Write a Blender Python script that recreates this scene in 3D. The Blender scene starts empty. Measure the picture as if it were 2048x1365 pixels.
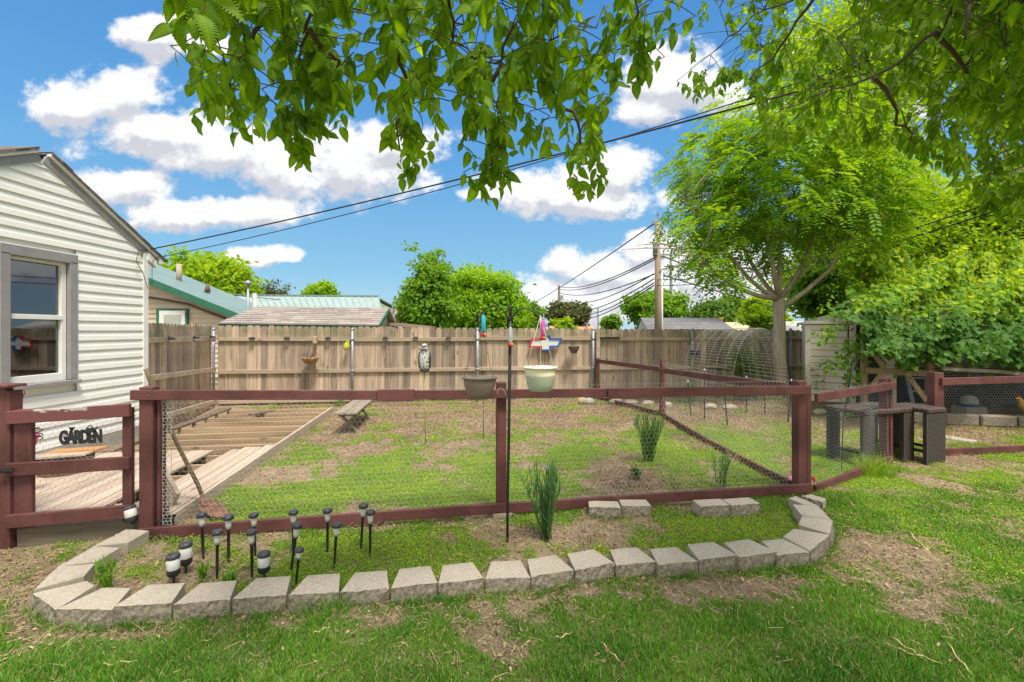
import bpy, math, random
import numpy as np
from mathutils import Vector, Matrix, noise as mnoise
random.seed(7)
RNG = np.random.default_rng(11)
C = bpy.context.scene.collection
S = bpy.context.scene
R = math.radians
# ------------------------------------------------------------------ camera
F, HY, CX, H = 910.0, 661.0, 1024.0, 1.68
cam = bpy.data.objects.new('camera', bpy.data.cameras.new('camera'))
C.objects.link(cam)
cam.location = (0, 0, H); cam.rotation_euler = (R(90), 0, 0)
cam.data.sensor_width = 36; cam.data.lens = 36 * F / 2048
cam.data.shift_y = -(682.5 - HY) / 2048
cam.data.clip_start = 0.05; cam.data.clip_end = 3000
S.camera = cam
S.render.resolution_x, S.render.resolution_y = 1024, 682
S.view_settings.view_transform = 'Standard'; S.view_settings.look = 'None'
S.view_settings.exposure = 0.50; S.view_settings.gamma = 1.0
S.view_settings.use_curve_mapping = False
S.cycles.max_bounces = 7; S.cycles.diffuse_bounces = 3; S.cycles.glossy_bounces = 3
S.cycles.transmission_bounces = 5; S.cycles.transparent_max_bounces = 8
S.cycles.use_denoising = True
# ------------------------------------------------------------------ sun + sky
SUN_DIR = Vector((0.24, -0.36, 0.90)).normalized()
sun = bpy.data.objects.new('sun', bpy.data.lights.new('sun', 'SUN'))
C.objects.link(sun)
sun.data.energy = 3.9; sun.data.angle = R(13); sun.data.color = (1.0, 0.93, 0.83)
sun.rotation_euler = SUN_DIR.to_track_quat('Z', 'Y').to_euler()
SUN_EL = math.asin(SUN_DIR.z); SUN_ROT = math.atan2(SUN_DIR.x, SUN_DIR.y)

class NT:
    """tiny node-tree writer"""
    def __init__(s, tree): s.t = tree; s.n = tree.nodes; s.l = tree.links
    def node(s, typ, **kw):
        n = s.n.new(typ)
        for k, v in kw.items(): setattr(n, k, v)
        return n
    def put(s, sock, v):
        if isinstance(v, bpy.types.NodeSocket): s.l.new(v, sock)
        elif v is not None:
            try: sock.default_value = v
            except Exception: sock.default_value = tuple(v) + (1,)
    def math(s, op, a, b=None, c=None, clamp=False):
        n = s.node('ShaderNodeMath', operation=op, use_clamp=clamp)
        s.put(n.inputs[0], a)
        if b is not None: s.put(n.inputs[1], b)
        if c is not None: s.put(n.inputs[2], c)
        return n.outputs[0]
    def vmath(s, op, a, b=None):
        n = s.node('ShaderNodeVectorMath', operation=op)
        s.put(n.inputs[0], a)
        if b is not None: s.put(n.inputs[1], b)
        return n.outputs['Value' if op == 'LENGTH' else 'Vector']
    def mix(s, f, a, b, mode='MIX'):
        n = s.node('ShaderNodeMixRGB', blend_type=mode)
        s.put(n.inputs[0], f); s.put(n.inputs[1], a); s.put(n.inputs[2], b)
        return n.outputs[0]
    def ramp(s, f, lo, hi, a=0.0, b=1.0):
        n = s.node('ShaderNodeMapRange', interpolation_type='SMOOTHSTEP')
        s.put(n.inputs[0], f)
        for i, v in enumerate((lo, hi, a, b)): n.inputs[i + 1].default_value = v
        return n.outputs[0]
    def noise(s, vec, scale, detail=4, rough=0.55, dist=0.0):
        n = s.node('ShaderNodeTexNoise')
        if vec is not None: s.put(n.inputs['Vector'], vec)
        n.inputs['Scale'].default_value = scale; n.inputs['Detail'].default_value = detail
        n.inputs['Roughness'].default_value = rough; n.inputs['Distortion'].default_value = dist
        return n.outputs[0]

# clouds: (px, py, rx, ry) as directions seen from the camera
CLOUDS = [(180,215,140,42),(250,190,95,55),(330,265,165,55),(450,300,120,50),(560,330,100,50),(700,330,150,72),
          (790,290,120,45),(240,372,110,36),(470,425,165,32),(350,430,110,36),(310,70,90,40),(420,90,70,22),(515,512,62,22),
          (580,512,32,15),(1140,385,175,50),(1240,350,75,55),(1180,400,170,36),(960,385,42,15),(1350,165,110,68),
          (1310,215,75,38),(1440,180,70,50),(1130,530,50,33),(1200,545,90,38),(1300,500,62,36),
          (1280,470,34,16),(1360,560,130,70),(1180,600,150,60),(1480,560,120,90),(1100,600,70,40),
          (1700,250,160,80),(1600,100,60,30),(-250,250,160,60),(-420,420,200,50),(1900,520,150,60),(2300,300,200,90),(-300,600,200,40),
          (900,-500,400,200),(100,-900,400,250),(1900,-700,400,200)]
world = bpy.data.worlds.new('World'); S.world = world; world.use_nodes = True
world.node_tree.nodes.clear()
grp = bpy.data.node_groups.new('cloud_field', 'ShaderNodeTree')
grp.interface.new_socket('P', in_out='INPUT', socket_type='NodeSocketVector')
grp.interface.new_socket('D', in_out='OUTPUT', socket_type='NodeSocketFloat')
g = NT(grp)
gi = g.node('NodeGroupInput'); go = g.node('NodeGroupOutput')
acc = None
for (px, py, rx, ry) in CLOUDS:
    u, v = (px - CX) / F, (HY - py) / F
    q = g.vmath('SUBTRACT', gi.outputs[0], (u, v, 0))
    q = g.vmath('MULTIPLY', q, (F / rx, F / ry, 0))
    d = g.vmath('LENGTH', q)
    acc = d if acc is None else g.math('SMOOTH_MIN', acc, d, 0.35)
nz = g.noise(g.vmath('MULTIPLY', gi.outputs[0], (1, 1.35, 1)), 8.5, 10, 0.60)
nz2 = g.noise(gi.outputs[0], 26.0, 6, 0.6)
f = g.math('SUBTRACT', 1.22, acc)
f = g.math('ADD', f, g.math('MULTIPLY', g.math('SUBTRACT', nz, 0.5), 2.3))
f = g.math('ADD', f, g.math('MULTIPLY', g.math('SUBTRACT', nz2, 0.5), 0.9))
g.l.new(f, go.inputs[0])
w = NT(world.node_tree)
tc = w.node('ShaderNodeTexCoord')
sep = w.node('ShaderNodeSeparateXYZ'); w.l.new(tc.outputs['Generated'], sep.inputs[0])
yy = w.math('MAXIMUM', w.math('ABSOLUTE', sep.outputs[1]), 0.08)
comb = w.node('ShaderNodeCombineXYZ')
w.l.new(w.math('DIVIDE', sep.outputs[0], yy), comb.inputs[0]); w.l.new(w.math('DIVIDE', sep.outputs[2], yy), comb.inputs[1])
g1 = w.node('ShaderNodeGroup'); g1.node_tree = grp; w.l.new(comb.outputs[0], g1.inputs[0])
g2 = w.node('ShaderNodeGroup'); g2.node_tree = grp; w.l.new(w.vmath('ADD', comb.outputs[0], (0.01, 0.035, 0)), g2.inputs[0])
cov = w.ramp(g1.outputs[0], -0.03, 0.50)
shade = w.math('SUBTRACT', g1.outputs[0], g2.outputs[0])
lit = w.ramp(shade, -0.42, 0.28)
deep = w.ramp(g1.outputs[0], 0.1, 1.5)
ccol = w.mix(lit, (0.46, 0.475, 0.525, 1), (0.77, 0.77, 0.77, 1))
ccol = w.mix(w.math('MULTIPLY', deep, 0.22), ccol, (0.50, 0.51, 0.55, 1))
sky = w.node('ShaderNodeTexSky', sky_type='NISHITA', sun_disc=False)
sky.sun_elevation = SUN_EL; sky.sun_rotation = SUN_ROT; sky.air_density = 1.0; sky.dust_density = 0.4; sky.ozone_density = 2.2
cr = w.node('ShaderNodeValToRGB'); el_ = cr.color_ramp.elements
for i_, (p_, c_) in enumerate(((0.0, (.38,.53,.63,1)), (.12, (.20,.42,.61,1)), (.34, (.095,.30,.59,1)), (.62, (.05,.20,.51,1)))):
    e_ = el_[i_] if i_ < 2 else el_.new(p_); e_.position = p_; e_.color = c_
w.l.new(sep.outputs[2], cr.inputs[0])
skc = w.mix(0.82, w.mix(1.0, sky.outputs[0], (0.07, 0.09, 0.09, 1), 'MULTIPLY'), cr.outputs[0])
# unseen bright cloud added overhead and behind the camera for neutral fill light
over = w.math('MAXIMUM', w.ramp(sep.outputs[2], 0.66, 0.80), w.ramp(sep.outputs[1], 0.12, -0.12))
on = w.ramp(w.noise(tc.outputs['Generated'], 2.6, 6), 0.36, 0.5)
fin = w.mix(cov, skc, ccol)
fin = w.mix(w.math('MULTIPLY', over, on), fin, (0.95, 0.92, 0.88, 1))
# below the horizon: dull ground tone
fin = w.mix(w.ramp(sep.outputs[2], -0.02, 0.0), (0.2, 0.2, 0.15, 1), fin)
bg = w.node('ShaderNodeBackground'); w.l.new(fin, bg.inputs[0]); bg.inputs[1].default_value = 1.0
wo = w.node('ShaderNodeOutputWorld'); w.l.new(bg.outputs[0], wo.inputs[0])
world.cycles.sampling_method = 'MANUAL'; world.cycles.sample_map_resolution = 512

# ------------------------------------------------------------------ pixel <-> place (authoring only)
def G(px, py, z=0.0):
    d = F * (H - z) / (py - HY); return Vector(((px - CX) * d / F, d, z))
def At(px, py, d): return Vector(((px - CX) * d / F, d, H + (HY - py) * d / F))
A8 = R(8); T8 = Vector((-math.sin(A8), math.cos(A8), 0)); S8 = Vector((math.cos(A8), math.sin(A8), 0)); UP = Vector((0, 0, 1))

# ------------------------------------------------------------------ objects
def tag(o, label=None, cat=None, group=None, kind=None):
    if label: o['label'] = label
    if cat: o['category'] = cat
    if group: o['group'] = group
    if kind: o['kind'] = kind
    return o
def thing(name, label, cat, loc=(0, 0, 0), rotz=0.0, group=None):
    o = bpy.data.objects.new(name, None); C.objects.link(o)
    o.empty_display_size = 0.1
    o.location = loc; o.rotation_euler = (0, 0, rotz)
    return tag(o, label, cat, group)
def root_matrix(p):
    while p.parent: p = p.parent
    return Matrix.Translation(p.location) @ p.rotation_euler.to_matrix().to_4x4()
def dup(root, loc=None, rotz=None, label=None, group=None):
    r = root.copy(); C.objects.link(r)
    if loc is not None: r.location = loc
    if rotz is not None: r.rotation_euler = (0, 0, rotz)
    if label: r['label'] = label
    if group: r['group'] = group
    for ch in list(root.children):
        c = ch.copy(); C.objects.link(c); c.parent = r
        for gch in list(ch.children):
            d = gch.copy(); C.objects.link(d); d.parent = c
    return r
def finish(me, name, mat, parent, smooth, bevel):
    o = bpy.data.objects.new(name, me); C.objects.link(o)
    for m in (mat if isinstance(mat, (list, tuple)) else [mat]): me.materials.append(m)
    if smooth: me.polygons.foreach_set('use_smooth', [True] * len(me.polygons))
    if parent is not None: o.parent = parent
    if bevel:
        b = o.modifiers.new('edge', 'BEVEL'); b.width = bevel; b.segments = 1; b.limit_method = 'ANGLE'
    return o
class MB:
    def __init__(s): s.v = []; s.f = []; s.m = []; s.mi = 0
    def add(s, vs, fs):
        b = len(s.v); s.v += [tuple(v) for v in vs]
        s.f += [tuple(b + i for i in f) for f in fs]; s.m += [s.mi] * len(fs); return s
    def hexa(s, c):
        return s.add(c, [(0,3,2,1),(4,5,6,7),(0,1,5,4),(1,2,6,5),(2,3,7,6),(3,0,4,7)])
    def box(s, c, size, ax=None):
        x, y, z = ax or (Vector((1,0,0)), Vector((0,1,0)), UP)
        c = Vector(c); a, b, h = [q / 2 for q in size]
        return s.hexa([c + x*i*a + y*j*b + z*k*h for k in (-1, 1) for (i, j) in ((-1,-1),(1,-1),(1,1),(-1,1))])
    def bar(s, p0, p1, wd, ht, up=UP):
        """rectangular bar; wd sideways, ht along up"""
        p0, p1 = Vector(p0), Vector(p1); d = (p1 - p0).normalized()
        sd = d.cross(Vector(up)).normalized(); u = sd.cross(d).normalized()
        cs = []
        for p in (p0, p1):
            for (i, j) in ((-1,-1),(1,-1),(1,1),(-1,1)): cs.append(p + sd*i*wd/2 + u*j*ht/2)
        return s.hexa(cs)
    def tube(s, pts, rad, n=8, cap=True):
        pts = [Vector(p) for p in pts]
        if not hasattr(rad, '__len__'): rad = [rad] * len(pts)
        b = len(s.v); ref = None
        for i, p in enumerate(pts):
            d = (pts[min(i+1, len(pts)-1)] - pts[max(i-1, 0)]).normalized()
            if ref is None: ref = d.cross(UP if abs(d.z) < 0.9 else Vector((1,0,0))).normalized()
            else: ref = (ref - d * ref.dot(d)).normalized()
            o = d.cross(ref)
            for k in range(n):
                a = 2 * math.pi * k / n
                s.v.append(tuple(p + (ref * math.cos(a) + o * math.sin(a)) * rad[i]))
        for i in range(len(pts) - 1):
            for k in range(n):
                s.f.append((b+i*n+k, b+i*n+(k+1)%n, b+(i+1)*n+(k+1)%n, b+(i+1)*n+k)); s.m.append(s.mi)
        if cap:
            s.f.append(tuple(b+k for k in range(n))[::-1]); s.f.append(tuple(b+(len(pts)-1)*n+k for k in range(n))); s.m += [s.mi]*2
        return s
    def lathe(s, prof, c=(0,0,0), n=20, axis=UP, closed=False, fn=None):
        c = Vector(c); axis = Vector(axis).normalized()
        x = axis.cross(Vector((0,1,0)) if abs(axis.y) < .9 else Vector((1,0,0))).normalized(); y = axis.cross(x)
        b = len(s.v)
        for (r, z) in prof:
            for k in range(n):
                a = 2*math.pi*k/n; rr = r * (fn(a, z) if fn else 1)
                s.v.append(tuple(c + axis*z + (x*math.cos(a) + y*math.sin(a))*rr))
        for i in range(len(prof)-1):
            for k in range(n):
                s.f.append((b+i*n+k, b+i*n+(k+1)%n, b+(i+1)*n+(k+1)%n, b+(i+1)*n+k)); s.m.append(s.mi)
        if prof[0][0] > 1e-4: s.f.append(tuple(b+k for k in range(n))[::-1]); s.m.append(s.mi)
        if prof[-1][0] > 1e-4: s.f.append(tuple(b+(len(prof)-1)*n+k for k in range(n))); s.m.append(s.mi)
        return s
    def ball(s, c, r, n=12, m=8, sc=(1,1,1), ax=None):
        x, y, z = ax or (Vector((1,0,0)), Vector((0,1,0)), UP); c = Vector(c); b = len(s.v)
        for i in range(m+1):
            t = math.pi*i/m
            for k in range(n):
                a = 2*math.pi*k/n
                s.v.append(tuple(c + x*(math.sin(t)*math.cos(a)*r*sc[0]) + y*(math.sin(t)*math.sin(a)*r*sc[1]) - z*(math.cos(t)*r*sc[2])))
        for i in range(m):
            for k in range(n):
                s.f.append((b+i*n+k, b+i*n+(k+1)%n, b+(i+1)*n+(k+1)%n, b+(i+1)*n+k)); s.m.append(s.mi)
        return s
    def prism(s, poly, off):
        """polygon (3D points) extruded by off"""
        n = len(poly); off = Vector(off); poly = [Vector(p) for p in poly]
        return s.add(poly + [p + off for p in poly], [tuple(range(n))[::-1], tuple(range(n, 2*n))] + [(i, (i+1)%n, n+(i+1)%n, n+i) for i in range(n)])
    def build(s, name, mat, parent=None, smooth=False, bevel=0.0):
        me = bpy.data.meshes.new(name)
        vs = s.v
        if parent is not None:
            mi = root_matrix(parent).inverted(); vs = [tuple(mi @ Vector(v)) for v in vs]
        me.from_pydata(vs, [], s.f)
        if any(s.m): me.polygons.foreach_set('material_index', s.m)
        me.update()
        return finish(me, name, mat, parent, smooth, bevel)
def npmesh(name, V, Fc, mat, parent=None, smooth=False, uv=None):
    """V (n,3), Fc (m,k) -> object"""
    V = np.asarray(V, dtype=np.float64); Fc = np.asarray(Fc, dtype=np.int32)
    if parent is not None:
        m = np.array(root_matrix(parent).inverted()); V = V @ m[:3,:3].T + m[:3,3]
    me = bpy.data.meshes.new(name); k = Fc.shape[1]
    me.vertices.add(len(V)); me.vertices.foreach_set('co', V.astype(np.float32).ravel())
    me.loops.add(Fc.size); me.loops.foreach_set('vertex_index', Fc.ravel())
    me.polygons.add(len(Fc)); me.polygons.foreach_set('loop_start', np.arange(0, Fc.size, k, dtype=np.int32))
    me.polygons.foreach_set('loop_total', np.full(len(Fc), k, dtype=np.int32))
    if uv is not None:
        l = me.uv_layers.new(name='UVMap'); l.data.foreach_set('uv', np.asarray(uv, dtype=np.float32)[Fc.ravel()].ravel())
    me.update(calc_edges=True)
    return finish(me, name, mat, parent, smooth, 0)
def norm(a): return a / np.maximum(np.linalg.norm(a, axis=-1, keepdims=True), 1e-9)
def rdir(n, r=None):
    r = r or RNG
    return norm(r.normal(size=(n, 3)))
def instance(tv, tf, P, A, N, L, W, tuv=None):
    """copies of a template: tv columns = (along A, across, along N)"""
    P, A, N = [np.asarray(q, float) for q in (P, A, N)]
    A = norm(A); B = norm(np.cross(N, A)); N = np.cross(A, B)
    L = np.broadcast_to(np.asarray(L, float), (len(P),)); W = np.broadcast_to(np.asarray(W, float), (len(P),))
    V = (P[:, None] + A[:, None]*(tv[None, :, 0, None]*L[:, None, None]) + B[:, None]*(tv[None, :, 1, None]*W[:, None, None]) + N[:, None]*(tv[None, :, 2, None]*L[:, None, None]))
    Fc = tf[None] + (np.arange(len(P))*len(tv))[:, None, None]
    uv = None if tuv is None else np.tile(tuv, (len(P), 1))
    return V.reshape(-1, 3), Fc.reshape(-1, tf.shape[1]), uv
def segs(P0, P1, r, n=3):
    P0, P1 = np.asarray(P0, float), np.asarray(P1, float); d = norm(P1 - P0)
    ref = np.where(np.abs(d[:, 2:3]) < 0.9, np.array([[0, 0, 1.0]]), np.array([[1.0, 0, 0]]))
    a = norm(np.cross(d, ref)); b = np.cross(d, a)
    r = np.broadcast_to(np.asarray(r, float), (len(P0),))[:, None]
    ring = [a*math.cos(2*math.pi*k/n)*r + b*math.sin(2*math.pi*k/n)*r for k in range(n)]
    V = np.stack([P0 + q for q in ring] + [P1 + q for q in ring], 1)
    f = np.array([(k, (k+1) % n, n+(k+1) % n, n+k) for k in range(n)])
    Fc = f[None] + (np.arange(len(P0))*2*n)[:, None, None]
    return V.reshape(-1, 3), Fc.reshape(-1, 4)
def hexwire(name, fn, wd, ht, mat, parent, cell=0.042, r=0.0007, jit=0.0):
    """chicken wire over (s,t) in [0,wd]x[0,ht]; fn maps arrays (s,t)->(n,3)"""
    a = cell / 2; hx = a * 0.62
    E = []
    cols = int(wd / (a)) + 2; rows = int(ht / (hx*3)) + 2
    # pointy-top honeycomb: horizontal pitch 2a, vertical pitch 3*hx
    for j in range(-1, rows + 1):
        y0 = j * 3 * hx
        for i in range(-1, int(wd / (2*a)) + 2):
            x0 = i*2*a + (a if j % 2 else 0)
            E += [(x0, y0, x0 + a, y0 + hx), (x0 + a, y0 + hx, x0 + 2*a, y0), (x0 + a, y0 + hx, x0 + a, y0 + 3*hx)]
    E = np.array(E)
    E[:, [0, 2]] = np.clip(E[:, [0, 2]], 0, wd); E[:, [1, 3]] = np.clip(E[:, [1, 3]], 0, ht)
    E = E[(np.abs(E[:, 0]-E[:, 2]) + np.abs(E[:, 1]-E[:, 3])) > 1e-4]
    P0, P1 = fn(E[:, 0], E[:, 1]), fn(E[:, 2], E[:, 3])
    V, Fc = segs(P0, P1, r)
    return npmesh(name, V, Fc, mat, parent)
def plane_fn(p0, p1, z0, z1, ht, bulge=0.0):
    """vertical sheet from p0 to p1; z interpolated between (z0 at start, z1 at end)"""
    p0, p1 = np.array(p0[:2], float), np.array(p1[:2], float); L = np.linalg.norm(p1-p0); d = (p1-p0)/L; nrm = np.array([-d[1], d[0]])
    def fn(s, t):
        k = s / L
        bl = bulge*(np.sin(k*math.pi*5+1)*np.sin(t/ht*math.pi) + 0.5*np.sin(k*17+t*9))
        xy = p0 + d*s[:, None] + nrm*bl[:, None]
        return np.column_stack([xy, z0 + (z1-z0)*k + t])
    return fn, L
def sn(x, y, sc, seed=0, oct=3):
    """cheap smooth noise ~[-1,1]"""
    r = np.random.default_rng(seed); out = 0; amp = 1.0; tot = 0
    for o in range(oct):
        for k in range(5):
            th = r.uniform(0, 2*math.pi); ph = r.uniform(0, 6.28); fq = sc * (2**o) * r.uniform(0.7, 1.4)
            out = out + amp*np.sin((x*math.cos(th) + y*math.sin(th))*fq + ph + 1.3*np.sin((x*math.sin(th)-y*math.cos(th))*fq*0.6+ph*2))
        tot += amp*2.2; amp *= 0.55
    return out / tot

# ------------------------------------------------------------------ materials
MATS = {}
def base(name):
    m = bpy.data.materials.new(name); m.use_nodes = True; t = NT(m.node_tree)
    p = [n for n in t.n if n.type == 'BSDF_PRINCIPLED'][0]; MATS[name] = m
    return m, t, p
def coord(t, scale=(1,1,1), island=True, space='Object'):
    tcn = t.node('ShaderNodeTexCoord'); v = t.vmath('MULTIPLY', tcn.outputs[space], scale)
    isl = None
    if island:
        gm = t.node('ShaderNodeNewGeometry'); isl = gm.outputs['Random Per Island']
        cb = t.node('ShaderNodeCombineXYZ')
        t.l.new(t.math('MULTIPLY', isl, 37.0), cb.inputs[0]); t.l.new(t.math('MULTIPLY', isl, 91.0), cb.inputs[1])
        v = t.vmath('ADD', v, cb.outputs[0])
    return v, isl
def bump(t, p, h, st=0.3, dist=0.01):
    b = t.node('ShaderNodeBump'); b.inputs['Strength'].default_value = st; b.inputs['Distance'].default_value = dist
    t.l.new(h, b.inputs['Height']); t.l.new(b.outputs[0], p.inputs['Normal'])
def mat(name, c1, c2=None, scale=8, stretch=(1,1,1), rough=0.7, metal=0.0, isl=0.0, bst=0.2, bd=0.004, detail=5, spec=0.4, lo=0.3, hi=0.7):
    m, t, p = base(name); c2 = c2 or tuple(x*0.75 for x in c1)
    v, i = coord(t, stretch, True)
    n = t.noise(v, scale, detail, 0.6)
    c = t.mix(t.ramp(n, lo, hi), c2 + (1,), c1 + (1,))
    if isl:
        c = t.mix(1.0, c, t.mix(i, (1-isl,)*3 + (1,), (1+isl,)*3 + (1,)), 'MULTIPLY')
    t.l.new(c, p.inputs['Base Color']); p.inputs['Roughness'].default_value = rough; p.inputs['Metallic'].default_value = metal
    p.inputs['Specular IOR Level'].default_value = spec
    if bst: bump(t, p, n, bst, bd)
    return m
def wood(name, c1, c2, c3, axis='z', isl=0.25, moss=0.0, grain=60, rough=0.85, knots=True):
    """weathered boards: grain along axis, per-board tone, knots, streaks"""
    m, t, p = base(name)
    lo = 0.05
    st = {'x': (lo,1,1), 'y': (1,lo,1), 'z': (1,1,lo)}[axis]
    v, i = coord(t, st, True)
    n1 = t.noise(v, grain, 5, 0.65); n2 = t.noise(v, grain*0.16, 4, 0.6, 1.5); n3 = t.noise(v, grain*0.05, 3, 0.5)
    c = t.mix(t.ramp(n2, 0.32, 0.68), c2 + (1,), c1 + (1,))
    c = t.mix(t.math('MULTIPLY', t.ramp(n1, 0.50, 0.68), 0.55), c, c3 + (1,))
    c = t.mix(t.math('MULTIPLY', t.ramp(n3, 0.5, 0.7), 0.45), c, c3 + (1,))
    if knots:
        st2 = {'x': (0.45,1,1), 'y': (1,0.45,1), 'z': (1,1,0.45)}[axis]
        v2, _ = coord(t, st2, True)
        vo = t.node('ShaderNodeTexVoronoi'); vo.inputs['Scale'].default_value = 4.2; t.l.new(v2, vo.inputs['Vector'])
        k = t.ramp(vo.outputs['Distance'], 0.07, 0.15, 1.0, 0.0)
        c = t.mix(t.math('MULTIPLY', k, 0.6), c, (c3[0]*0.5, c3[1]*0.42, c3[2]*0.38, 1))
    c = t.mix(1.0, c, t.mix(i, (1-isl, 1-isl, 1-isl*0.9, 1), (1+isl, 1+isl*0.92, 1+isl*0.85, 1)), 'MULTIPLY')
    if moss:
        tcn = t.node('ShaderNodeTexCoord'); sp = t.node('ShaderNodeSeparateXYZ'); t.l.new(tcn.outputs['Object'], sp.inputs[0])
        up = t.ramp(sp.outputs[2], 1.25, 1.6); mn = t.ramp(t.noise(tcn.outputs['Object'], 2.2, 4), 0.42, 0.62)
        c = t.mix(t.math('MULTIPLY', t.math('MULTIPLY', up, mn), moss), c, (0.16, 0.17, 0.08, 1))
    t.l.new(c, p.inputs['Base Color']); p.inputs['Roughness'].default_value = rough; p.inputs['Specular IOR Level'].default_value = 0.25
    bump(t, p, n1, 0.5, 0.003)
    return m
def leafmat(name, c1, c2, trans=0.45, rough=0.5, veins=False, pos=1.2, tcol=None, glow=1.0):
    m, t, p = base(name)
    gm = t.node('ShaderNodeNewGeometry'); i = gm.outputs['Random Per Island']
    tcn = t.node('ShaderNodeTexCoord')
    n = t.noise(tcn.outputs['Object'], pos, 3, 0.5)
    f = t.math('ADD', t.math('MULTIPLY', i, 0.6), t.math('MULTIPLY', t.ramp(n, 0.3, 0.7), 0.4))
    c = t.mix(f, c1 + (1,), c2 + (1,))
    if veins:
        sp = t.node('ShaderNodeSeparateXYZ'); t.l.new(tcn.outputs['UV'], sp.inputs[0])
        ab = t.math('ABSOLUTE', t.math('SUBTRACT', sp.outputs[1], 0.5))
        w_ = t.math('SINE', t.math('MULTIPLY', t.math('SUBTRACT', sp.outputs[0], t.math('MULTIPLY', ab, 0.55)), 75))
        vn = t.ramp(w_, 0.55, 1.0); mid = t.ramp(ab, 0.0, 0.03, 1.0, 0.0)
        vv = t.math('MAXIMUM', vn, mid)
        c = t.mix(t.math('MULTIPLY', vv, 0.28), c, (c2[0]*1.7, c2[1]*1.5, c2[2]*1.7, 1))
        bump(t, p, w_, 0.12, 0.0008)
    t.l.new(c, p.inputs['Base Color']); p.inputs['Roughness'].default_value = rough + .08; p.inputs['Specular IOR Level'].default_value = 0.25
    tr = t.node('ShaderNodeBsdfTranslucent')
    tc_ = t.mix(1.0, c, (tcol or (1.9, 1.55, 0.5)) + (1,), 'MULTIPLY'); t.l.new(tc_, tr.inputs[0])
    mx = t.node('ShaderNodeMixShader'); mx.inputs[0].default_value = trans
    out = [n for n in t.n if n.type == 'OUTPUT_MATERIAL'][0]
    t.l.new(p.outputs[0], mx.inputs[1]); t.l.new(tr.outputs[0], mx.inputs[2]); t.l.new(mx.outputs[0], out.inputs[0])
    return m
M = {}
M['fence'] = wood('weathered_cedar', (0.50,0.395,0.295), (0.31,0.24,0.175), (0.14,0.108,0.08), 'z', 0.34, moss=0.6)
M['fence_rail'] = wood('weathered_rail', (0.47,0.38,0.285), (0.36,0.28,0.205), (0.22,0.17,0.125), 'x', 0.15, moss=0.35, grain=40)
M['deckwood'] = wood('weathered_decking', (0.50,0.40,0.32), (0.38,0.30,0.23), (0.22,0.17,0.13), 'y', 0.14, grain=45)
M['joist'] = wood('raw_joist', (0.41,0.30,0.195), (0.25,0.18,0.115), (0.16,0.10,0.06), 'x', 0.2, grain=40)
M['darkwood'] = wood('dark_board', (0.20,0.14,0.10), (0.13,0.09,0.065), (0.07,0.05,0.04), 'y', 0.15, grain=40)
M['coopwood'] = wood('coop_timber', (0.34,0.25,0.16), (0.24,0.17,0.11), (0.13,0.09,0.06), 'z', 0.15, grain=40)
M['sleeper'] = wood('sleeper_wood', (0.20,0.165,0.12), (0.12,0.10,0.075), (0.05,0.042,0.035), 'x', 0.1, grain=25)
M['benchwood'] = wood('bench_wood', (0.30,0.25,0.19), (0.18,0.15,0.115), (0.09,0.075,0.06), 'y', 0.15, grain=45)
def maroon(name, st):
    m, t, p = base(name); v, i = coord(t, (1,1,1), True); gv = t.vmath('MULTIPLY', v, st)
    n = t.noise(v, 3.0, 4); n2 = t.noise(v, 45, 5, 0.7); gr = t.noise(gv, 34, 7, 0.75)
    c = t.mix(t.ramp(n, 0.3, 0.7), (0.075,0.029,0.027,1), (0.132,0.051,0.047,1))
    c = t.mix(t.math('MULTIPLY', t.ramp(gr, 0.52, 0.72), 0.35), c, (0.22,0.10,0.095,1))
    c = t.mix(t.math('MULTIPLY', t.ramp(n2, 0.655, 0.72), 0.7), c, (0.38,0.27,0.24,1))
    cn = t.noise(t.vmath('MULTIPLY', v, tuple(q*.6 for q in st)), 9, 5, 0.6, 0.4)
    ck = t.ramp(t.math('ABSOLUTE', t.math('SUBTRACT', cn, 0.56)), 0.0, 0.007, 1.0, 0.0)
    c = t.mix(t.math('MULTIPLY', ck, t.ramp(t.noise(v, 2.0, 2), .5, .62)), c, (0.02,0.010,0.010,1))
    c = t.mix(1.0, c, t.mix(i, (0.82,0.82,0.82,1), (1.18,1.16,1.15,1)), 'MULTIPLY')
    t.l.new(c, p.inputs['Base Color']); p.inputs['Roughness'].default_value = 0.6; p.inputs['Specular IOR Level'].default_value = 0.3
    bump(t, p, t.math('SUBTRACT', gr, t.math('MULTIPLY', ck, .5)), 0.55, 0.004); return m
M['maroon'] = maroon('maroon_paint', (3, 3, 0.25)); M['maroonx'] = maroon('maroon_rail_paint', (0.25, 3, 3))
def peeling():
    m, t, p = base('peeling_maroon_paint'); v, i = coord(t, (1,1,1), False)
    n = t.noise(t.vmath('MULTIPLY', v, (1, 1, 2.2)), 14, 7, 0.72); sp = t.node('ShaderNodeSeparateXYZ'); t.l.new(v, sp.inputs[0])
    up = t.ramp(sp.outputs[2], 1.02, 1.085)
    side = t.ramp(t.math('ABSOLUTE', t.math('SUBTRACT', sp.outputs[0], 0.36)), 0.12, 0.30, 1.0, 0.0)
    k = t.ramp(t.math('ADD', n, t.math('MULTIPLY', t.math('MULTIPLY', up, side), 0.33)), 0.69, 0.72)
    c = t.mix(k, (0.16,0.052,0.052,1), (0.42,0.40,0.37,1))
    t.l.new(c, p.inputs['Base Color']); p.inputs['Roughness'].default_value = 0.7; bump(t, p, k, 0.3, -0.002); return m
M['peel'] = peeling()
M['galv'] = mat('galvanised_steel', (0.36,0.39,0.41), (0.25,0.275,0.29), 30, rough=0.5, metal=0.4, bst=0.05)
M['wire'] = mat('galvanised_wire', (0.62,0.62,0.58), (0.45,0.45,0.42), 30, rough=0.5, metal=0.2, bst=0)
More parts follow.
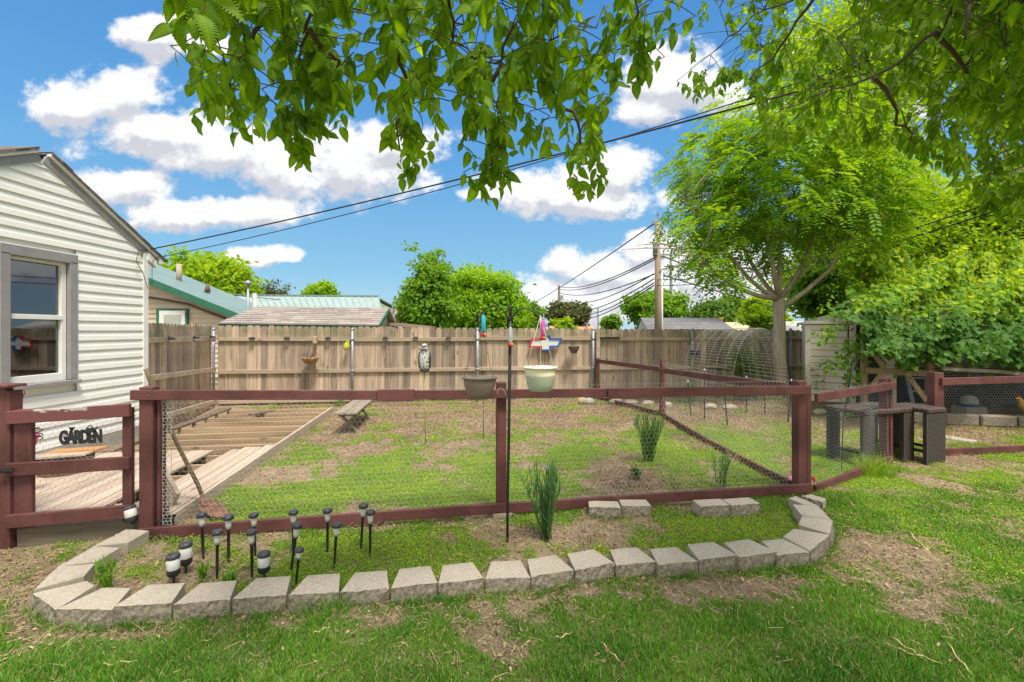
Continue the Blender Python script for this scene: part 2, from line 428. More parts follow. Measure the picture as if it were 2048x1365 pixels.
M['blackwire'] = mat('dull_coop_wire', (0.42,0.44,0.44), (0.25,0.27,0.27), 30, rough=0.5, metal=0.2, bst=0)
M['black'] = mat('black_metal', (0.022,0.022,0.022), (0.012,0.012,0.012), 20, rough=0.45, bst=0.1)
M['blackplastic'] = mat('black_plastic', (0.035,0.035,0.038), (0.02,0.02,0.022), 20, rough=0.4, bst=0.05)
M['blacktop'] = mat('solar_cap_plastic', (0.07,0.072,0.08), (0.03,0.03,0.034), 60, rough=0.35, bst=0.05)
M['siding'] = mat('white_vinyl_siding', (0.84,0.83,0.795), (0.79,0.78,0.74), 2.5, stretch=(1,1,3), rough=0.5, isl=0.02, bst=0.04)
M['whitetrim'] = mat('white_trim', (0.78,0.77,0.74), (0.70,0.69,0.66), 4, rough=0.45, bst=0.03)
M['greytrim'] = mat('grey_trim_paint', (0.30,0.29,0.29), (0.25,0.24,0.245), 5, rough=0.6, bst=0.08)
M['foundation'] = mat('grey_foundation_block', (0.40,0.37,0.32), (0.29,0.27,0.23), 7, rough=0.9, bst=0.4)
M['vinylgreen'] = mat('dark_green_trim', (0.028,0.16,0.095), (0.022,0.13,0.075), 3, rough=0.5, bst=0)
M['tansiding'] = mat('tan_siding', (0.60,0.50,0.38), (0.55,0.45,0.34), 2, rough=0.6, bst=0, isl=0.03)
def glassm():
    m, t, p = base('window_glass'); p.inputs['Base Color'].default_value = (0.75,0.8,0.8,1); p.inputs['Roughness'].default_value = 0.03
    gl = t.node('ShaderNodeBsdfGlossy'); gl.inputs['Roughness'].default_value = 0.02; gl.inputs[0].default_value = (0.9,0.95,1,1)
    tr = t.node('ShaderNodeBsdfTransparent'); tr.inputs[0].default_value = (0.6,0.63,0.63,1)
    fr = t.node('ShaderNodeFresnel'); fr.inputs[0].default_value = 1.5
    mx = t.node('ShaderNodeMixShader'); t.l.new(t.math('ADD', t.math('MULTIPLY', fr.outputs[0], 1.2), 0.10, clamp=True), mx.inputs[0])
    t.l.new(tr.outputs[0], mx.inputs[1]); t.l.new(gl.outputs[0], mx.inputs[2])
    t.l.new(mx.outputs[0], [n for n in t.n if n.type == 'OUTPUT_MATERIAL'][0].inputs[0]); return m
M['glass'] = glassm()
def clearplastic():
    m, t, p = base('clear_lamp_plastic'); p.inputs['Base Color'].default_value = (0.85,0.86,0.83,1); p.inputs['Roughness'].default_value = 0.18
    tr = t.node('ShaderNodeBsdfTransparent'); mx = t.node('ShaderNodeMixShader'); mx.inputs[0].default_value = 0.5
    t.l.new(tr.outputs[0], mx.inputs[1]); t.l.new(p.outputs[0], mx.inputs[2])
    t.l.new(mx.outputs[0], [n for n in t.n if n.type == 'OUTPUT_MATERIAL'][0].inputs[0]); return m
M['clear'] = clearplastic()
M['curtain'] = mat('pale_curtain', (0.10,0.098,0.09), (0.05,0.048,0.045), 6, stretch=(1,4,0.3), rough=0.9, bst=0.1)
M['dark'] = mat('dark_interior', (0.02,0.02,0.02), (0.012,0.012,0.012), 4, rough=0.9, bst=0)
M['concrete'] = None
def blockm():
    m, t, p = base('split_face_concrete'); v, i = coord(t, (1,1,1), True, 'Object')
    n = t.noise(v, 60, 8, 0.75); n2 = t.noise(v, 5, 4); gm = t.node('ShaderNodeNewGeometry')
    sp = t.node('ShaderNodeSeparateXYZ'); t.l.new(gm.outputs['Normal'], sp.inputs[0])
    c = t.mix(t.ramp(n, 0.3, 0.7), (0.32,0.275,0.215,1), (0.50,0.44,0.355,1))
    c = t.mix(t.math('MULTIPLY', t.ramp(n2, 0.45, 0.7), 0.35), c, (0.26,0.24,0.18,1))
    vo = t.node('ShaderNodeTexVoronoi'); vo.inputs['Scale'].default_value = 130; t.l.new(v, vo.inputs['Vector'])
    c = t.mix(t.math('MULTIPLY', t.ramp(vo.outputs['Distance'], 0.05, 0.3, 1, 0), 0.35), c, (0.17,0.15,0.12,1))
    t.l.new(c, p.inputs['Base Color']); p.inputs['Roughness'].default_value = 0.92; bump(t, p, t.noise(v, 90, 8, 0.8), 0.8, 0.006); return m
M['block'] = blockm()
def splitm():
    m, t, p = base('rough_split_concrete'); v, i = coord(t, (1,1,1), True, 'Object')
    n = t.noise(v, 38, 8, 0.75)
    c = t.mix(t.ramp(n, 0.32, 0.68), (0.15,0.125,0.09,1), (0.40,0.35,0.275,1))
    c = t.mix(t.math('MULTIPLY', t.ramp(t.noise(v, 9, 4), 0.5, 0.7), 0.35), c, (0.10,0.11,0.05,1))
    t.l.new(c, p.inputs['Base Color']); p.inputs['Roughness'].default_value = 0.95; bump(t, p, n, 1.0, 0.02); return m
M['split'] = splitm()
# ================================================================== GROUND
def topix(x, y, z=0.0):
    y = np.maximum(y, 0.3); return CX + F*x/y, HY + F*(H-z)/y
MOUND = G(1268, 962)
def gz(x, y):
    x = np.asarray(x, float); y = np.asarray(y, float)
    z = 0.014*sn(x, y, 2.0, 3) + 0.006*sn(x, y, 9.0, 4)
    r2 = ((x-MOUND.x)/0.42)**2 + ((y-MOUND.y)/0.36)**2
    z = z + 0.12*np.exp(-r2*1.4)*(1+0.25*sn(x, y, 14, 8))
    tr = ((x-6.9)/1.0)**2 + ((y-11.3)/0.8)**2
    z = z + 0.16*np.exp(-tr)
    return z
# painted-by-place patches: (px, py, rx, ry, value); grass cover = sum, evaluated at world points
PATCH = [
 # foreground lawn
 (1024,1390,1500,112,1.5),(250,1345,420,60,.7),(1800,1290,420,110,.8),(1350,1265,300,50,.5),(750,1310,300,60,.45),(1990,1180,150,130,.6),(1024,1255,1200,36,.18),(1010,1240,90,22,-.35),
 (60,1150,80,50,-.45),(100,1250,90,25,-.35),(60,1330,120,30,.6),
 (1330,1192,170,13,-.6),(1480,1167,110,12,-.6),(900,1215,120,14,-.6),(640,1225,60,14,-.5),(1000,1295,75,36,-.95),(1220,1330,80,28,-1.0),(1500,1290,60,16,-.7),
 (1850,1226,90,34,-1.9),(1150,1260,60,25,-.5),(700,1250,80,18,-.6),(400,1265,120,18,-.3),
 (1740,1108,150,18,-.85),(1930,1055,100,26,-.85),(1890,1140,60,14,-.6),(1600,1172,80,14,-.6),(2000,985,80,25,-.5),(1850,1010,330,110,.5),(1650,1240,520,50,.5),(2030,1110,60,30,.7),
 (1790,1020,160,50,.95),(1700,1000,70,40,.6),(1780,950,90,20,.6),(2010,960,40,30,1.2),(1860,955,110,26,-.4),(1700,1135,60,14,.3),
 # flower bed inside the curb
 (740,1110,180,50,.85),(860,1090,120,34,.7),(560,1150,120,30,.5),(1380,1075,160,34,1.0),(1550,1050,110,40,.8),(1220,1090,120,20,.2),
 (300,1130,60,40,.5),(250,1165,90,22,.6),(1010,1075,90,30,-.6),(1160,1070,70,20,-.5),(540,1070,120,20,-.3),(640,1160,80,16,.5),(480,1180,150,12,.6),
 # garden behind the maroon fence
 (950,845,800,26,-.38),(560,955,120,18,-.5),(660,930,70,14,-.5),(1150,985,70,12,-.3),
 (900,985,420,75,.45),(1300,900,250,60,.25),(560,985,130,50,.3),(850,1115,520,40,.35),
 (620,990,140,34,.95),(520,1020,90,22,.9),(760,960,170,42,.75),(900,1000,130,26,1.0),(1100,960,150,40,.7),(1230,900,120,30,.4),(800,880,90,18,.5),
 (1060,900,140,30,.35),(1380,910,110,45,.9),(1420,965,110,26,.75),(1330,870,90,14,.5),(700,930,80,18,.4),(600,900,50,14,.4),(1560,920,90,45,.55),(1480,880,90,16,.45),
 (580,950,110,16,-.7),(480,1040,40,10,.6),(720,900,60,14,-.3),(1270,955,95,30,-1.6),(1600,880,70,30,.4),
 (1690,900,60,60,.55),(1900,880,120,20,.3),(1640,940,40,50,.6),
]
def grassness(x, y):
    px, py = topix(x, y); v = np.zeros_like(px) - 0.16
    for (a, b, rx, ry, k) in PATCH: v += k*np.exp(-(((px-a)/rx)**2 + ((py-b)/ry)**2)*0.9)
    v += 0.60*sn(x, y, 2.4, 21, 4) + np.where(y > 3.6, 1.0, 0.65)*sn(x, y, 6.5, 22, 3) + 0.5*sn(x, y, 24.0, 23, 2)
    return v
def graded(a, b, c, d, st, big):
    mid = list(np.arange(b, c, st)); lo = []; s_ = st; x = b
    while x > a: s_ *= big; x -= s_; lo.append(x)
    hi = []; s_ = st; x = mid[-1]
    while x < d: s_ *= big; x += s_; hi.append(x)
    return np.array(lo[::-1] + mid + hi)
gx = graded(-900, -7, 10, 900, 0.05, 1.25); gy = graded(-400, 1.2, 12.5, 1500, 0.05, 1.25)
XX, YY = np.meshgrid(gx, gy); ZZ = gz(XX, YY); far = (np.abs(XX) > 13) | (YY > 14) | (YY < 0); ZZ[far] = -0.02
GV = np.column_stack([XX.ravel(), YY.ravel(), ZZ.ravel()]); nx, ny = len(gx), len(gy)
ii, jj = np.meshgrid(np.arange(nx-1), np.arange(ny-1)); q = (jj*nx + ii).ravel()
GF = np.column_stack([q, q+1, q+1+nx, q+nx])
def groundm():
    m, t, p = base('garden_soil'); tcn = t.node('ShaderNodeTexCoord'); P = tcn.outputs['Object']
    at = t.node('ShaderNodeAttribute'); at.attribute_name = 'cover'
    n1 = t.noise(P, 55, 8, 0.75); n2 = t.noise(P, 2.3, 4); n3 = t.noise(P, 160, 4, 0.7)
    c = t.mix(t.ramp(n1, 0.3, 0.7), (0.145,0.10,0.064,1), (0.33,0.25,0.168,1))
    c = t.mix(t.math('MULTIPLY', t.ramp(n2, 0.4, 0.65), 0.5), c, (0.39,0.30,0.205,1))
    c = t.mix(t.ramp(n3, 0.60, 0.75), c, (0.42,0.33,0.20,1))
    k = t.ramp(t.math('ADD', at.outputs['Fac'], t.math('MULTIPLY', t.math('SUBTRACT', n1, 0.5), 0.9)), 0.05, 0.5)
    gc = t.mix(t.ramp(n3, 0.3, 0.7), (0.08,0.12,0.025,1), (0.16,0.22,0.045,1))
    c = t.mix(t.math('MULTIPLY', k, 0.85), c, gc)
    sp = t.node('ShaderNodeSeparateXYZ'); t.l.new(P, sp.inputs[0])
    c = t.mix(t.ramp(sp.outputs[1], 13, 18), c, (0.07,0.11,0.03,1))
    t.l.new(c, p.inputs['Base Color']); p.inputs['Roughness'].default_value = 0.97; p.inputs['Specular IOR Level'].default_value = 0.1
    bump(t, p, n1, 0.8, 0.02); return m
go_ = npmesh('ground', GV, GF, groundm(), smooth=True); tag(go_, kind='structure')
at_ = go_.data.attributes.new('cover', 'FLOAT', 'POINT')
cv = grassness(XX.ravel(), YY.ravel()); cv[far.ravel()] = 0.6
at_.data.foreach_set('value', cv.astype(np.float32))

# zones --------------------------------------------------------------
CURB = [(252,1057,187,1091),(187,1092,115,1132),(115,1134,65,1183),(64,1187,110,1219),(112,1220,222,1221),(228,1214,342,1207),(346,1208,459,1198),
 (465,1199,571,1192),(577,1193,677,1186),(680,1183,778,1176),(782,1178,875,1168),(877,1168,967,1157),(971,1158,1061,1154),(1063,1155,1148,1141),
 (1151,1141,1230,1126),(1233,1130,1313,1122),(1317,1129,1396,1122),(1399,1122,1477,1113),(1481,1117,1555,1105),(1557,1110,1621,1103),
 (1622,1104,1660,1072),(1661,1071,1667,1043),(1666,1042,1636,1011),(1635,1010,1592,992),(1645,1004,1602,991)]
FL = Vector((-2.94, 3.69, 0)); FR = Vector((2.97, 4.65, 0))      # feet of the front fence
def infront(x, y):   # >0 where nearer to the camera than the maroon fence line
    return (FL.y + (FR.y-FL.y)*(x-FL.x)/(FR.x-FL.x)) - y
ring = [G((a+c)/2, (b+d)/2, .1) for (a, b, c, d) in CURB[:24]]
poly = np.array([[p.x, p.y] for p in ring] )
def inbed(x, y):
    n = len(poly); ins = np.zeros(len(x), bool); j = n-1
    for i in range(n):
        xi, yi = poly[i]; xj, yj = poly[j]
        c = ((yi > y) != (yj > y)) & (x < (xj-xi)*(y-yi)/(yj-yi+1e-9)+xi); ins ^= c; j = i
    return ins
DO = Vector((-2.89, 3.87, 0))
def indeck(x, y):
    rx, ry = x-DO.x, y-DO.y; s_ = -(rx*S8.x + ry*S8.y); t_ = rx*T8.x + ry*T8.y
    return (s_ > -0.03) & (t_ > -0.3) & (t_ < 5.3)
def blades(n, x0, x1, y0, y1, power=1.0):
    y = y0 + (y1-y0)*RNG.random(n)**power; half = 1.17*y + 2.0
    x = (RNG.random(n)*2-1)*half; k = (x > x0) & (x < x1); return x[k], y[k]
TB = np.array([(0,-.5,0),(0,.5,0),(.45,-.42,.03),(.45,.42,.03),(.8,-.28,.13),(.8,.28,.13),(1,0,.26)])
TBF = np.array([(0,1,3),(0,3,2),(2,3,5),(2,5,4),(4,5,6)])
def grass(name, x, y, hgt, wid, lean, m, label, ck='grass'):
    n = len(x); z = gz(x, y) - 0.004
    A = np.column_stack([RNG.normal(0, lean, n), RNG.normal(0, lean, n), np.ones(n)])
    N = rdir(n)*np.array([1, 1, 0.2]); V, Fc, _ = instance(TB, TBF, np.column_stack([x, y, z]), A, N, hgt, wid)
    return tag(npmesh(name, V, Fc, m), label, ck, kind='stuff')
def grassm(name, c1, c2, dry, amt, tr=0.3):
    m, t, p = base(name); gm = t.node('ShaderNodeNewGeometry'); i = gm.outputs['Random Per Island']
    tcn = t.node('ShaderNodeTexCoord'); n = t.noise(tcn.outputs['Object'], 1.6, 4)
    c = t.mix(t.ramp(n, 0.3, 0.7), c1 + (1,), c2 + (1,)); j = t.math('FRACT', t.math('MULTIPLY', i, 13.7))
    c = t.mix(1.0, c, t.mix(j, (0.62,0.7,0.7,1), (1.35,1.25,1.2,1)), 'MULTIPLY')
    c = t.mix(t.ramp(i, 1-amt, 1-amt+0.01), c, dry + (1,))
    t.l.new(c, p.inputs['Base Color']); p.inputs['Roughness'].default_value = 0.55; p.inputs['Specular IOR Level'].default_value = 0.3
    trn = t.node('ShaderNodeBsdfTranslucent'); t.l.new(t.mix(1.0, c, (1.6,1.5,0.6,1), 'MULTIPLY'), trn.inputs[0])
    mx = t.node('ShaderNodeMixShader'); mx.inputs[0].default_value = tr
    t.l.new(p.outputs[0], mx.inputs[1]); t.l.new(trn.outputs[0], mx.inputs[2])
    t.l.new(mx.outputs[0], [n for n in t.n if n.type == 'OUTPUT_MATERIAL'][0].inputs[0]); return m
GRM = grassm('lawn_grass', (0.075,0.225,0.022), (0.165,0.35,0.034), (0.42,0.36,0.16), 0.09)
# lawn in front
x, y = blades(560000, -5.5, 11, 1.75, 6.6, 1.55)
fr = infront(x, y) > 0.06; fr &= ~inbed(x, y); fr &= (x > -4.2) | (y < 3.4)
x, y = x[fr], y[fr]; g_ = grassness(x, y) + 0.12; k = RNG.random(len(x)) < np.clip(0.50+g_*0.58, 0.20, 1)**1.5; x, y, g_ = x[k], y[k], g_[k]
hh = np.clip(0.019 + 0.016*np.clip(g_, 0, 1.4), 0.013, 0.05)*RNG.uniform(0.5, 1.4, len(x))*(1+.45*sn(x, y, 9, 71, 2))
ex, ey = [], []
for (a_, b_, c_, d_) in CURB[3:22]:
    p0_, p1_ = G(a_, b_, .0), G(c_, d_, .0); n_ = int(RNG.integers(30, 190)); t_ = RNG.random(n_); off_ = RNG.random(n_)**2*.05
    p0_, p1_ = G(a_, b_, .1), G(c_, d_, .1); ex.append(p0_.x+(p1_.x-p0_.x)*t_); ey.append(p0_.y+(p1_.y-p0_.y)*t_ - .02 - off_)
ex, ey = np.concatenate(ex), np.concatenate(ey); x = np.concatenate([x, ex]); y = np.concatenate([y, ey]); hh = np.concatenate([hh, RNG.uniform(.02, .085, len(ex))])
grass('lawn_grass', x, y, hh, 0.0032*(1+0.16*y), 0.45, GRM, 'deep green lawn grass across the foreground')
print('lawn', len(x))
# low bright weeds / ground cover (leafy)
TQ = np.array([(0,0,0),(.5,-.42,.10),(1,0,.02),(.5,.42,.10)]); TQF = np.array([(0,1,2),(0,2,3)])
CLM = grassm('clover_leaf', (0.20,0.38,0.012), (0.33,0.50,0.02), (0.34,0.30,0.13), 0.05, 0.35)
x, y = blades(1150000, -6, 10.5, 2.6, 11.2, 0.95)
bed = inbed(x, y); beh = infront(x, y) < 0.02
rt = (~bed) & (~beh) & (y > 3.0)
g_ = grassness(x, y); k = (bed | (beh & ~indeck(x, y)) | (rt & (RNG.random(len(x)) < 0.6))) & (RNG.random(len(x)) < np.clip(g_*0.85+0.38, 0.04, 1)**1.5)
k &= ~((x > 3.2) & (y > 7.8)) | (RNG.random(len(x)) < 0.1)
k &= (x > -5.4)
x, y = x[k], y[k]; n = len(x); print('clover', n)
z = gz(x, y) + RNG.random(n)**1.5*0.028
V, Fc, _ = instance(TQ, TQF, np.column_stack([x, y, z]), np.column_stack([RNG.normal(size=n), RNG.normal(size=n), RNG.normal(0.25, 0.35, n)]),
                    np.column_stack([RNG.normal(0, .5, n), RNG.normal(0, .5, n), np.ones(n)]), RNG.uniform(0.007, 0.018, n)*(1+0.03*y), RNG.uniform(0.005, 0.012, n)*(1+0.03*y))
tag(npmesh('clover', V, Fc, CLM), 'low bright green clover and weeds patching the garden soil', 'ground cover', kind='stuff')
# upright blades among the cover
x, y = blades(420000, -5.4, 8.5, 2.6, 11.2, 1.0); g_ = grassness(x, y)
k = ((inbed(x, y)) | (infront(x, y) < 0.0)) & ~indeck(x, y) & (RNG.random(len(x)) < np.clip(g_*0.8, 0.015, 0.7))
x, y = x[k], y[k]
grass('weed_grass', x, y, RNG.uniform(0.02, 0.055, len(x)), 0.0030*(1+0.10*y), 0.55, grassm('weed_grass', (0.19,0.37,0.014), (0.29,0.46,0.022), (0.42,0.34,0.17), 0.12), 'short yellow green grass growing through the garden soil')
# dead leaves and chips
LITM = grassm('leaf_litter', (0.33,0.22,0.14), (0.50,0.37,0.245), (0.13,0.078,0.05), 0.30, 0.1)
x, y = blades(400000, -6, 10.5, 1.8, 11.4, 0.85); px, py = topix(x, y); g_ = grassness(x, y)
dens = np.where(infront(x, y) < 0, np.clip(0.16 + (y-5.2)*0.22, 0.16, 1.0), 0.22)
dens = np.where(((x-MOUND.x)/0.5)**2 + ((y-MOUND.y)/0.42)**2 < 1, 1.0, dens)*np.clip(1.15-g_*0.9, 0.12, 1)
k = (RNG.random(len(x)) < dens) & ~indeck(x, y) & (x > -5.4); x, y = x[k], y[k]; n = len(x); print('litter', n)
V, Fc, _ = instance(TQ*np.array([1, 1, 2.0]), TQF, np.column_stack([x, y, gz(x, y) + RNG.random(n)*0.015]), np.column_stack([RNG.normal(size=(n, 2)), RNG.normal(0.05, 0.25, n)]),
                    np.column_stack([RNG.normal(0, .45, n), RNG.normal(0, .45, n), np.ones(n)]), RNG.uniform(0.012, 0.042, n), RNG.uniform(0.006, 0.022, n))
tag(npmesh('leaf_litter', V, Fc, LITM), 'dry brown leaf litter and wood chips over the back of the garden', 'leaf litter', kind='stuff')
# straw
STM = grassm('dry_straw', (0.46,0.36,0.20), (0.58,0.47,0.29), (0.27,0.19,0.11), 0.2, 0.1)
x, y = blades(50000, -5, 10, 1.8, 9.5, 1.0); g_ = grassness(x, y)
k = (RNG.random(len(x)) < np.clip(0.9-g_*0.75, 0.10, 0.9)) & ~indeck(x, y); x, y = x[k], y[k]; n = len(x); print('straw', n)
a = RNG.uniform(0, 6.28, n); L = RNG.uniform(0.03, 0.13, n)*RNG.uniform(0.5, 1, n); dx, dy = np.cos(a)*L/2, np.sin(a)*L/2; z = gz(x, y) + RNG.uniform(0.004, 0.03, n)
b2 = RNG.normal(0, 0.18, (n, 2))*L[:, None]; t2 = RNG.normal(0, 0.012, n)
P0 = np.column_stack([x-dx, y-dy, z+t2]); P1 = np.column_stack([x+b2[:, 0], y+b2[:, 1], z+0.006]); P2 = np.column_stack([x+dx, y+dy, z-t2])
V1, F1 = segs(P0, P1, 0.0015); V2, F2 = segs(P1, P2, 0.0013)
tag(npmesh('dry_straw', np.vstack([V1, V2]), np.vstack([F1, F2+len(V1)]), STM), 'scattered pale dry straw stems lying on the soil and lawn', 'straw', kind='stuff')
# bigger fallen twigs in the lawn, a few of them countable
def twig(a, b, r=0.0035):
    pts = []; p0, p1 = G(*a), G(*b); m_ = (p0+p1)/2 + Vector((random.uniform(-.04,.04), random.uniform(-.05,.05), 0))
    for i in range(7):
        t = i/6; p = p0*(1-t)**2 + m_*2*t*(1-t) + p1*t*t; pts.append(Vector((p.x, p.y, float(gz(p.x, p.y)) + 0.026 + 0.008*math.sin(i*2))))
    return MB().tube(pts, [r*(0.5+0.5*math.sin(math.pi*(i+.6)/7)) for i in range(7)], 5)
TW = [((1110,1285),(1145,1272),'pale curled twig lying in the lawn, highest of the lawn twigs at mid picture'),((1200,1293),(1240,1333),'bent pale twig beside the worn brown lawn patch'),
 ((1783,1290),(1845,1330),'pale forked twig in the lawn below the yellow worn patch'),((1790,1312),(1885,1338),'thin straight twig crossing under the forked twig'),
 ((1655,1325),(1700,1358),'short thick twig near the bottom edge of the lawn'),((1895,1300),(1945,1358),'long thin twig in the grass toward the right bottom corner'),
 ((1820,1070),(1860,1110),'bent straw-coloured twig on bare soil right of the curved stone end'),((205,1335),(275,1322),'flat pale twig in the lawn below the left stone curve'),
 ((1690,1000),(1712,1025),'small pale twig in the bright clover right of the curved stone end'),((625,1275),(660,1262),'curled twig in the lawn under the front stones')]
for a_, b_, lb in TW: tag(twig(a_, b_).build('twig', STM, None, True), lb, 'twig', 'twigs fallen on the lawn')

# ================================================================== CURB STONES
random.seed(3)
def stone(p0, p1, depth, hgt, label, grp, taper=0.66, inward=None, jz=0.0):
    """wall block: split front from p0 to p1 (top edge), narrower at the back"""
    p0, p1 = Vector(p0), Vector(p1); c = (p0+p1)/2; d = (p1-p0); L = d.length; d.normalize()
    nrm = Vector((-d.y, d.x, 0))
    if inward is not None and nrm.dot(inward) < 0: nrm = -nrm
    base_z = float(gz(c.x, c.y)) - 0.03; top = 0.1 + jz
    rt = thing('curb_stone', label, 'stone block', (c.x, c.y, base_z), 0, grp)
    n = 12; m = 5; V = []; Fq = []
    # rough front face as displaced grid, bulging outward
    mb = MB()
    for j in range(m+1):
        for i in range(n+1):
            u, v_ = i/n, j/m; pt = p0 + d*L*u; edge = min(u, 1-u, 0.12)/0.12
            o = -0.014*edge*math.sin(math.pi*min(1, v_*1.0+.12)) + random.uniform(-.006, .006)*(1 if 0 < j < m else 0.55)
            z = base_z + (top-base_z)*v_ + (random.uniform(-.004, .004) if 0 < j < m else 0) - (0.007*random.random() if j == m else 0)
            V.append(pt + nrm*(o + 0.004) - Vector((0, 0, pt.z)) + Vector((0, 0, z)))
    for j in range(m):
        for i in range(n): a = j*(n+1)+i; Fq.append((a, a+1, a+n+2, a+n+1))
    mb.add(V, Fq)
    mb.build('split_face', M['split'], rt)
    h2 = L*taper/2; b0 = c - d*h2 + nrm*depth; b1 = c + d*h2 + nrm*depth
    cs = []
    topring = V[m*(n+1):]
    tv = [Vector((p.x, p.y, p.z)) for p in topring] + [Vector((b1.x, b1.y, top)), Vector((b0.x, b0.y, top))]
    mb = MB(); k = len(tv); bv = [Vector((p.x, p.y, base_z)) for p in tv]
    mb.add(tv + bv, [tuple(range(k)), tuple(range(2*k-1, k-1, -1))] + [(i, k+i, k+(i+1) % k, (i+1) % k) for i in range(n, k)])
    mb.build('block_body', M['block'], rt)
    return rt
cen = Vector((0, 3.6, 0))
names = ['beside the gate post','second down from the gate post','third down from the gate post, in the left bend','at the sharpest point of the left bend','just right of the left bend']
for i, (a, b, c, d) in enumerate(CURB):
    p0, p1 = G(a, b, .1), G(c, d, .1); mid = (p0+p1)/2; inw = Vector((0, 4.1, 0)) - mid
    if i < 3: inw = Vector((1, 0.2, 0))
    if i == 3: inw = Vector((.6, 1, 0))
    if i in (21,22,23): inw = Vector((-1, 0.25, 0))
    if i == 24: inw = Vector((0.0, 1, 0))
    dp = 0.215 if i not in (23, 24) else 0.12
    if i == 3: tp = 0.35
    elif i in (2, 4, 20): tp = 0.55
    else: tp = 0.70
    if i < 5: lb = 'grey split-face stone ' + names[i]
    elif i < 20: lb = 'grey split-face stone in the front row, %s right of the left bend' % ['second','third','fourth','fifth','sixth','seventh','eighth','ninth','tenth','eleventh','twelfth','thirteenth','fourteenth','fifteenth','sixteenth'][i-5]
    else: lb = ['grey stone where the front row turns up at its right end','grey stone in the right bend, second before the corner post run','grey stone at the outermost right of the curb','tapered grey stone ending the curb under the corner post','small grey stone tucked behind the curb end at the corner post'][i-20]
    stone(p0, p1, dp, 0.1, lb, 'stones edging the flower bed', tp, inw, random.uniform(-.006, .008))
for (a, b, c, d, lb) in [(1178,1014,1242,1016,'loose grey stone left of its neighbour against the middle of the maroon bottom rail'),(1244,1012,1303,1012,'loose grey stone touching its left neighbour under the maroon bottom rail'),
                         (1401,1013,1461,1010,'loose grey stone, left one of the pair near the corner post'),(1464,1011,1521,1007,'loose grey stone, right one of the pair near the corner post')]:
    p0, p1 = G(a, b, .1), G(c, d, .1); stone(p0, p1, 0.15, .1, lb, 'loose stone pairs by the bottom rail', 0.95, Vector((0, 1, 0)))
# row of stones at the back bed
random.seed(5)
bk = [(1232,808),(1262,810),(1296,812),(1330,815),(1420,818),(1460,820),(1640,830),(1672,833)]
for i, (a, b) in enumerate(bk):
    p = G(a, b); mb = MB(); mb.ball((p.x, p.y, .05), 1, 9, 6, (random.uniform(.13,.18), .09, .07)); 
    mb.v = [(x_+random.uniform(-.012,.012), y_+random.uniform(-.012,.012), z_+random.uniform(-.01,.01)) for (x_, y_, z_) in mb.v]
    tag(mb.build('field_stone', M['block'], None, False), 'rough pale fieldstone edging the back bed, number %s from its left end' % ['one','two','three','four','five','six','seven','eight'][i], 'stone', 'fieldstones along the back bed')
for i, (a, b, cc) in enumerate([(1165,808,'yellowish'),(1178,809,'grey')]):
    p = G(a, b); tag(MB().ball((p.x, p.y, .06), 1, 9, 6, (.13, .09, .09)).build('rock', mat('rock_%s' % cc, (0.42,0.34,0.16) if i == 0 else (0.4,0.37,0.33), None, 12, bst=.6, bd=.02)), cc + ' rock at the foot of the steel fence post', 'rock')
# ================================================================== BACK AND SIDE FENCES
random.seed(9)
def pickets(mb, p0, p1, ztop0, ztop1, zb, pw=0.142, gap=0.007, th=0.016, side=1):
    p0, p1 = Vector(p0), Vector(p1); d = p1-p0; L = d.length; d.normalize(); nrm = Vector((-d.y, d.x, 0))
    n = int(L/(pw+gap))
    for i in range(n):
        s0 = i*(pw+gap) + random.uniform(-.002, .002); k = s0/L; zt = ztop0 + (ztop1-ztop0)*k + random.uniform(-.012, .012)
        w_ = pw + random.uniform(-.004, .002); e = 0.026; a = p0 + d*s0 + nrm*random.uniform(0, .004); b = a + d*w_
        tl = random.uniform(-.002, .002)
        prof = [a, b, b+UP*(zt-e-.02), a+d*(w_-e)+UP*(zt), a+d*e+UP*(zt), a+UP*(zt-e-.02)]
        prof = [Vector((q.x, q.y, (zb if j < 2 else q.z))) for j, q in enumerate(prof)]
        mb.prism(prof, nrm*th)
BC = Vector((-6.5, 10.0, 0)); BE = BC + S8*16.2
bf = thing('wooden_fence', 'tall weathered cedar privacy fence across the back of the yard', 'fence', BC, A8)
mb = MB(); pickets(mb, BC + T8*0.07, BE + T8*0.07, 1.785, 1.665, -0.02); mb.build('board_panel', M['fence'], bf)
def backz(s_): return 0.0
posts = [428,705,955,1186,1384,1580]
pc = []
for px in posts:
    k = (px-CX)/F; # solve BC + s*S8 on ray
    s_ = (k*BC.y - BC.x)/(S8.x - k*S8.y); pc.append(s_)
edges = [0.0] + pc[1:] + [16.2]
for i in range(len(edges)-1):
    a, b = edges[i]+.03, edges[i+1]-.03
    for j, z in enumerate((1.475, 0.755, 0.11)):
        z2 = z + random.uniform(-.012, .012) + (0.05 if j == 2 and i > 0 else 0)
        rl = MB().bar(BC + S8*a + T8*0.045 + UP*z2, BC + S8*b + T8*0.045 + UP*(z2-.006), 0.04, 0.088).build('rail', M['fence_rail'], bf, bevel=.003)
for s_ in pc:
    c = BC + S8*s_ - T8*0.02
    MB().tube([c, c + UP*1.69], 0.030, 12).lathe([(0.033,1.68),(0.034,1.705),(0.022,1.73),(0.0,1.738)], c, 12).build('post', M['galv'], bf, True)
    for z in (1.475, 0.755): MB().tube([c + UP*(z-.03), c + UP*(z+.03)], 0.037, 12).build('bracket', M['galv'], bf, True)
MB().box(BC + S8*(pc[3]+.12) + UP*0.85, (.09, .09, 1.62), (S8, T8, UP)).build('post', M['fence_rail'], bf)
LF0 = Vector((-5.52, 6.9, 0)); LF1 = BC + Vector((0.02, -.04, 0)); ld = (LF1-LF0).normalized(); ln = Vector((ld.y, -ld.x, 0))
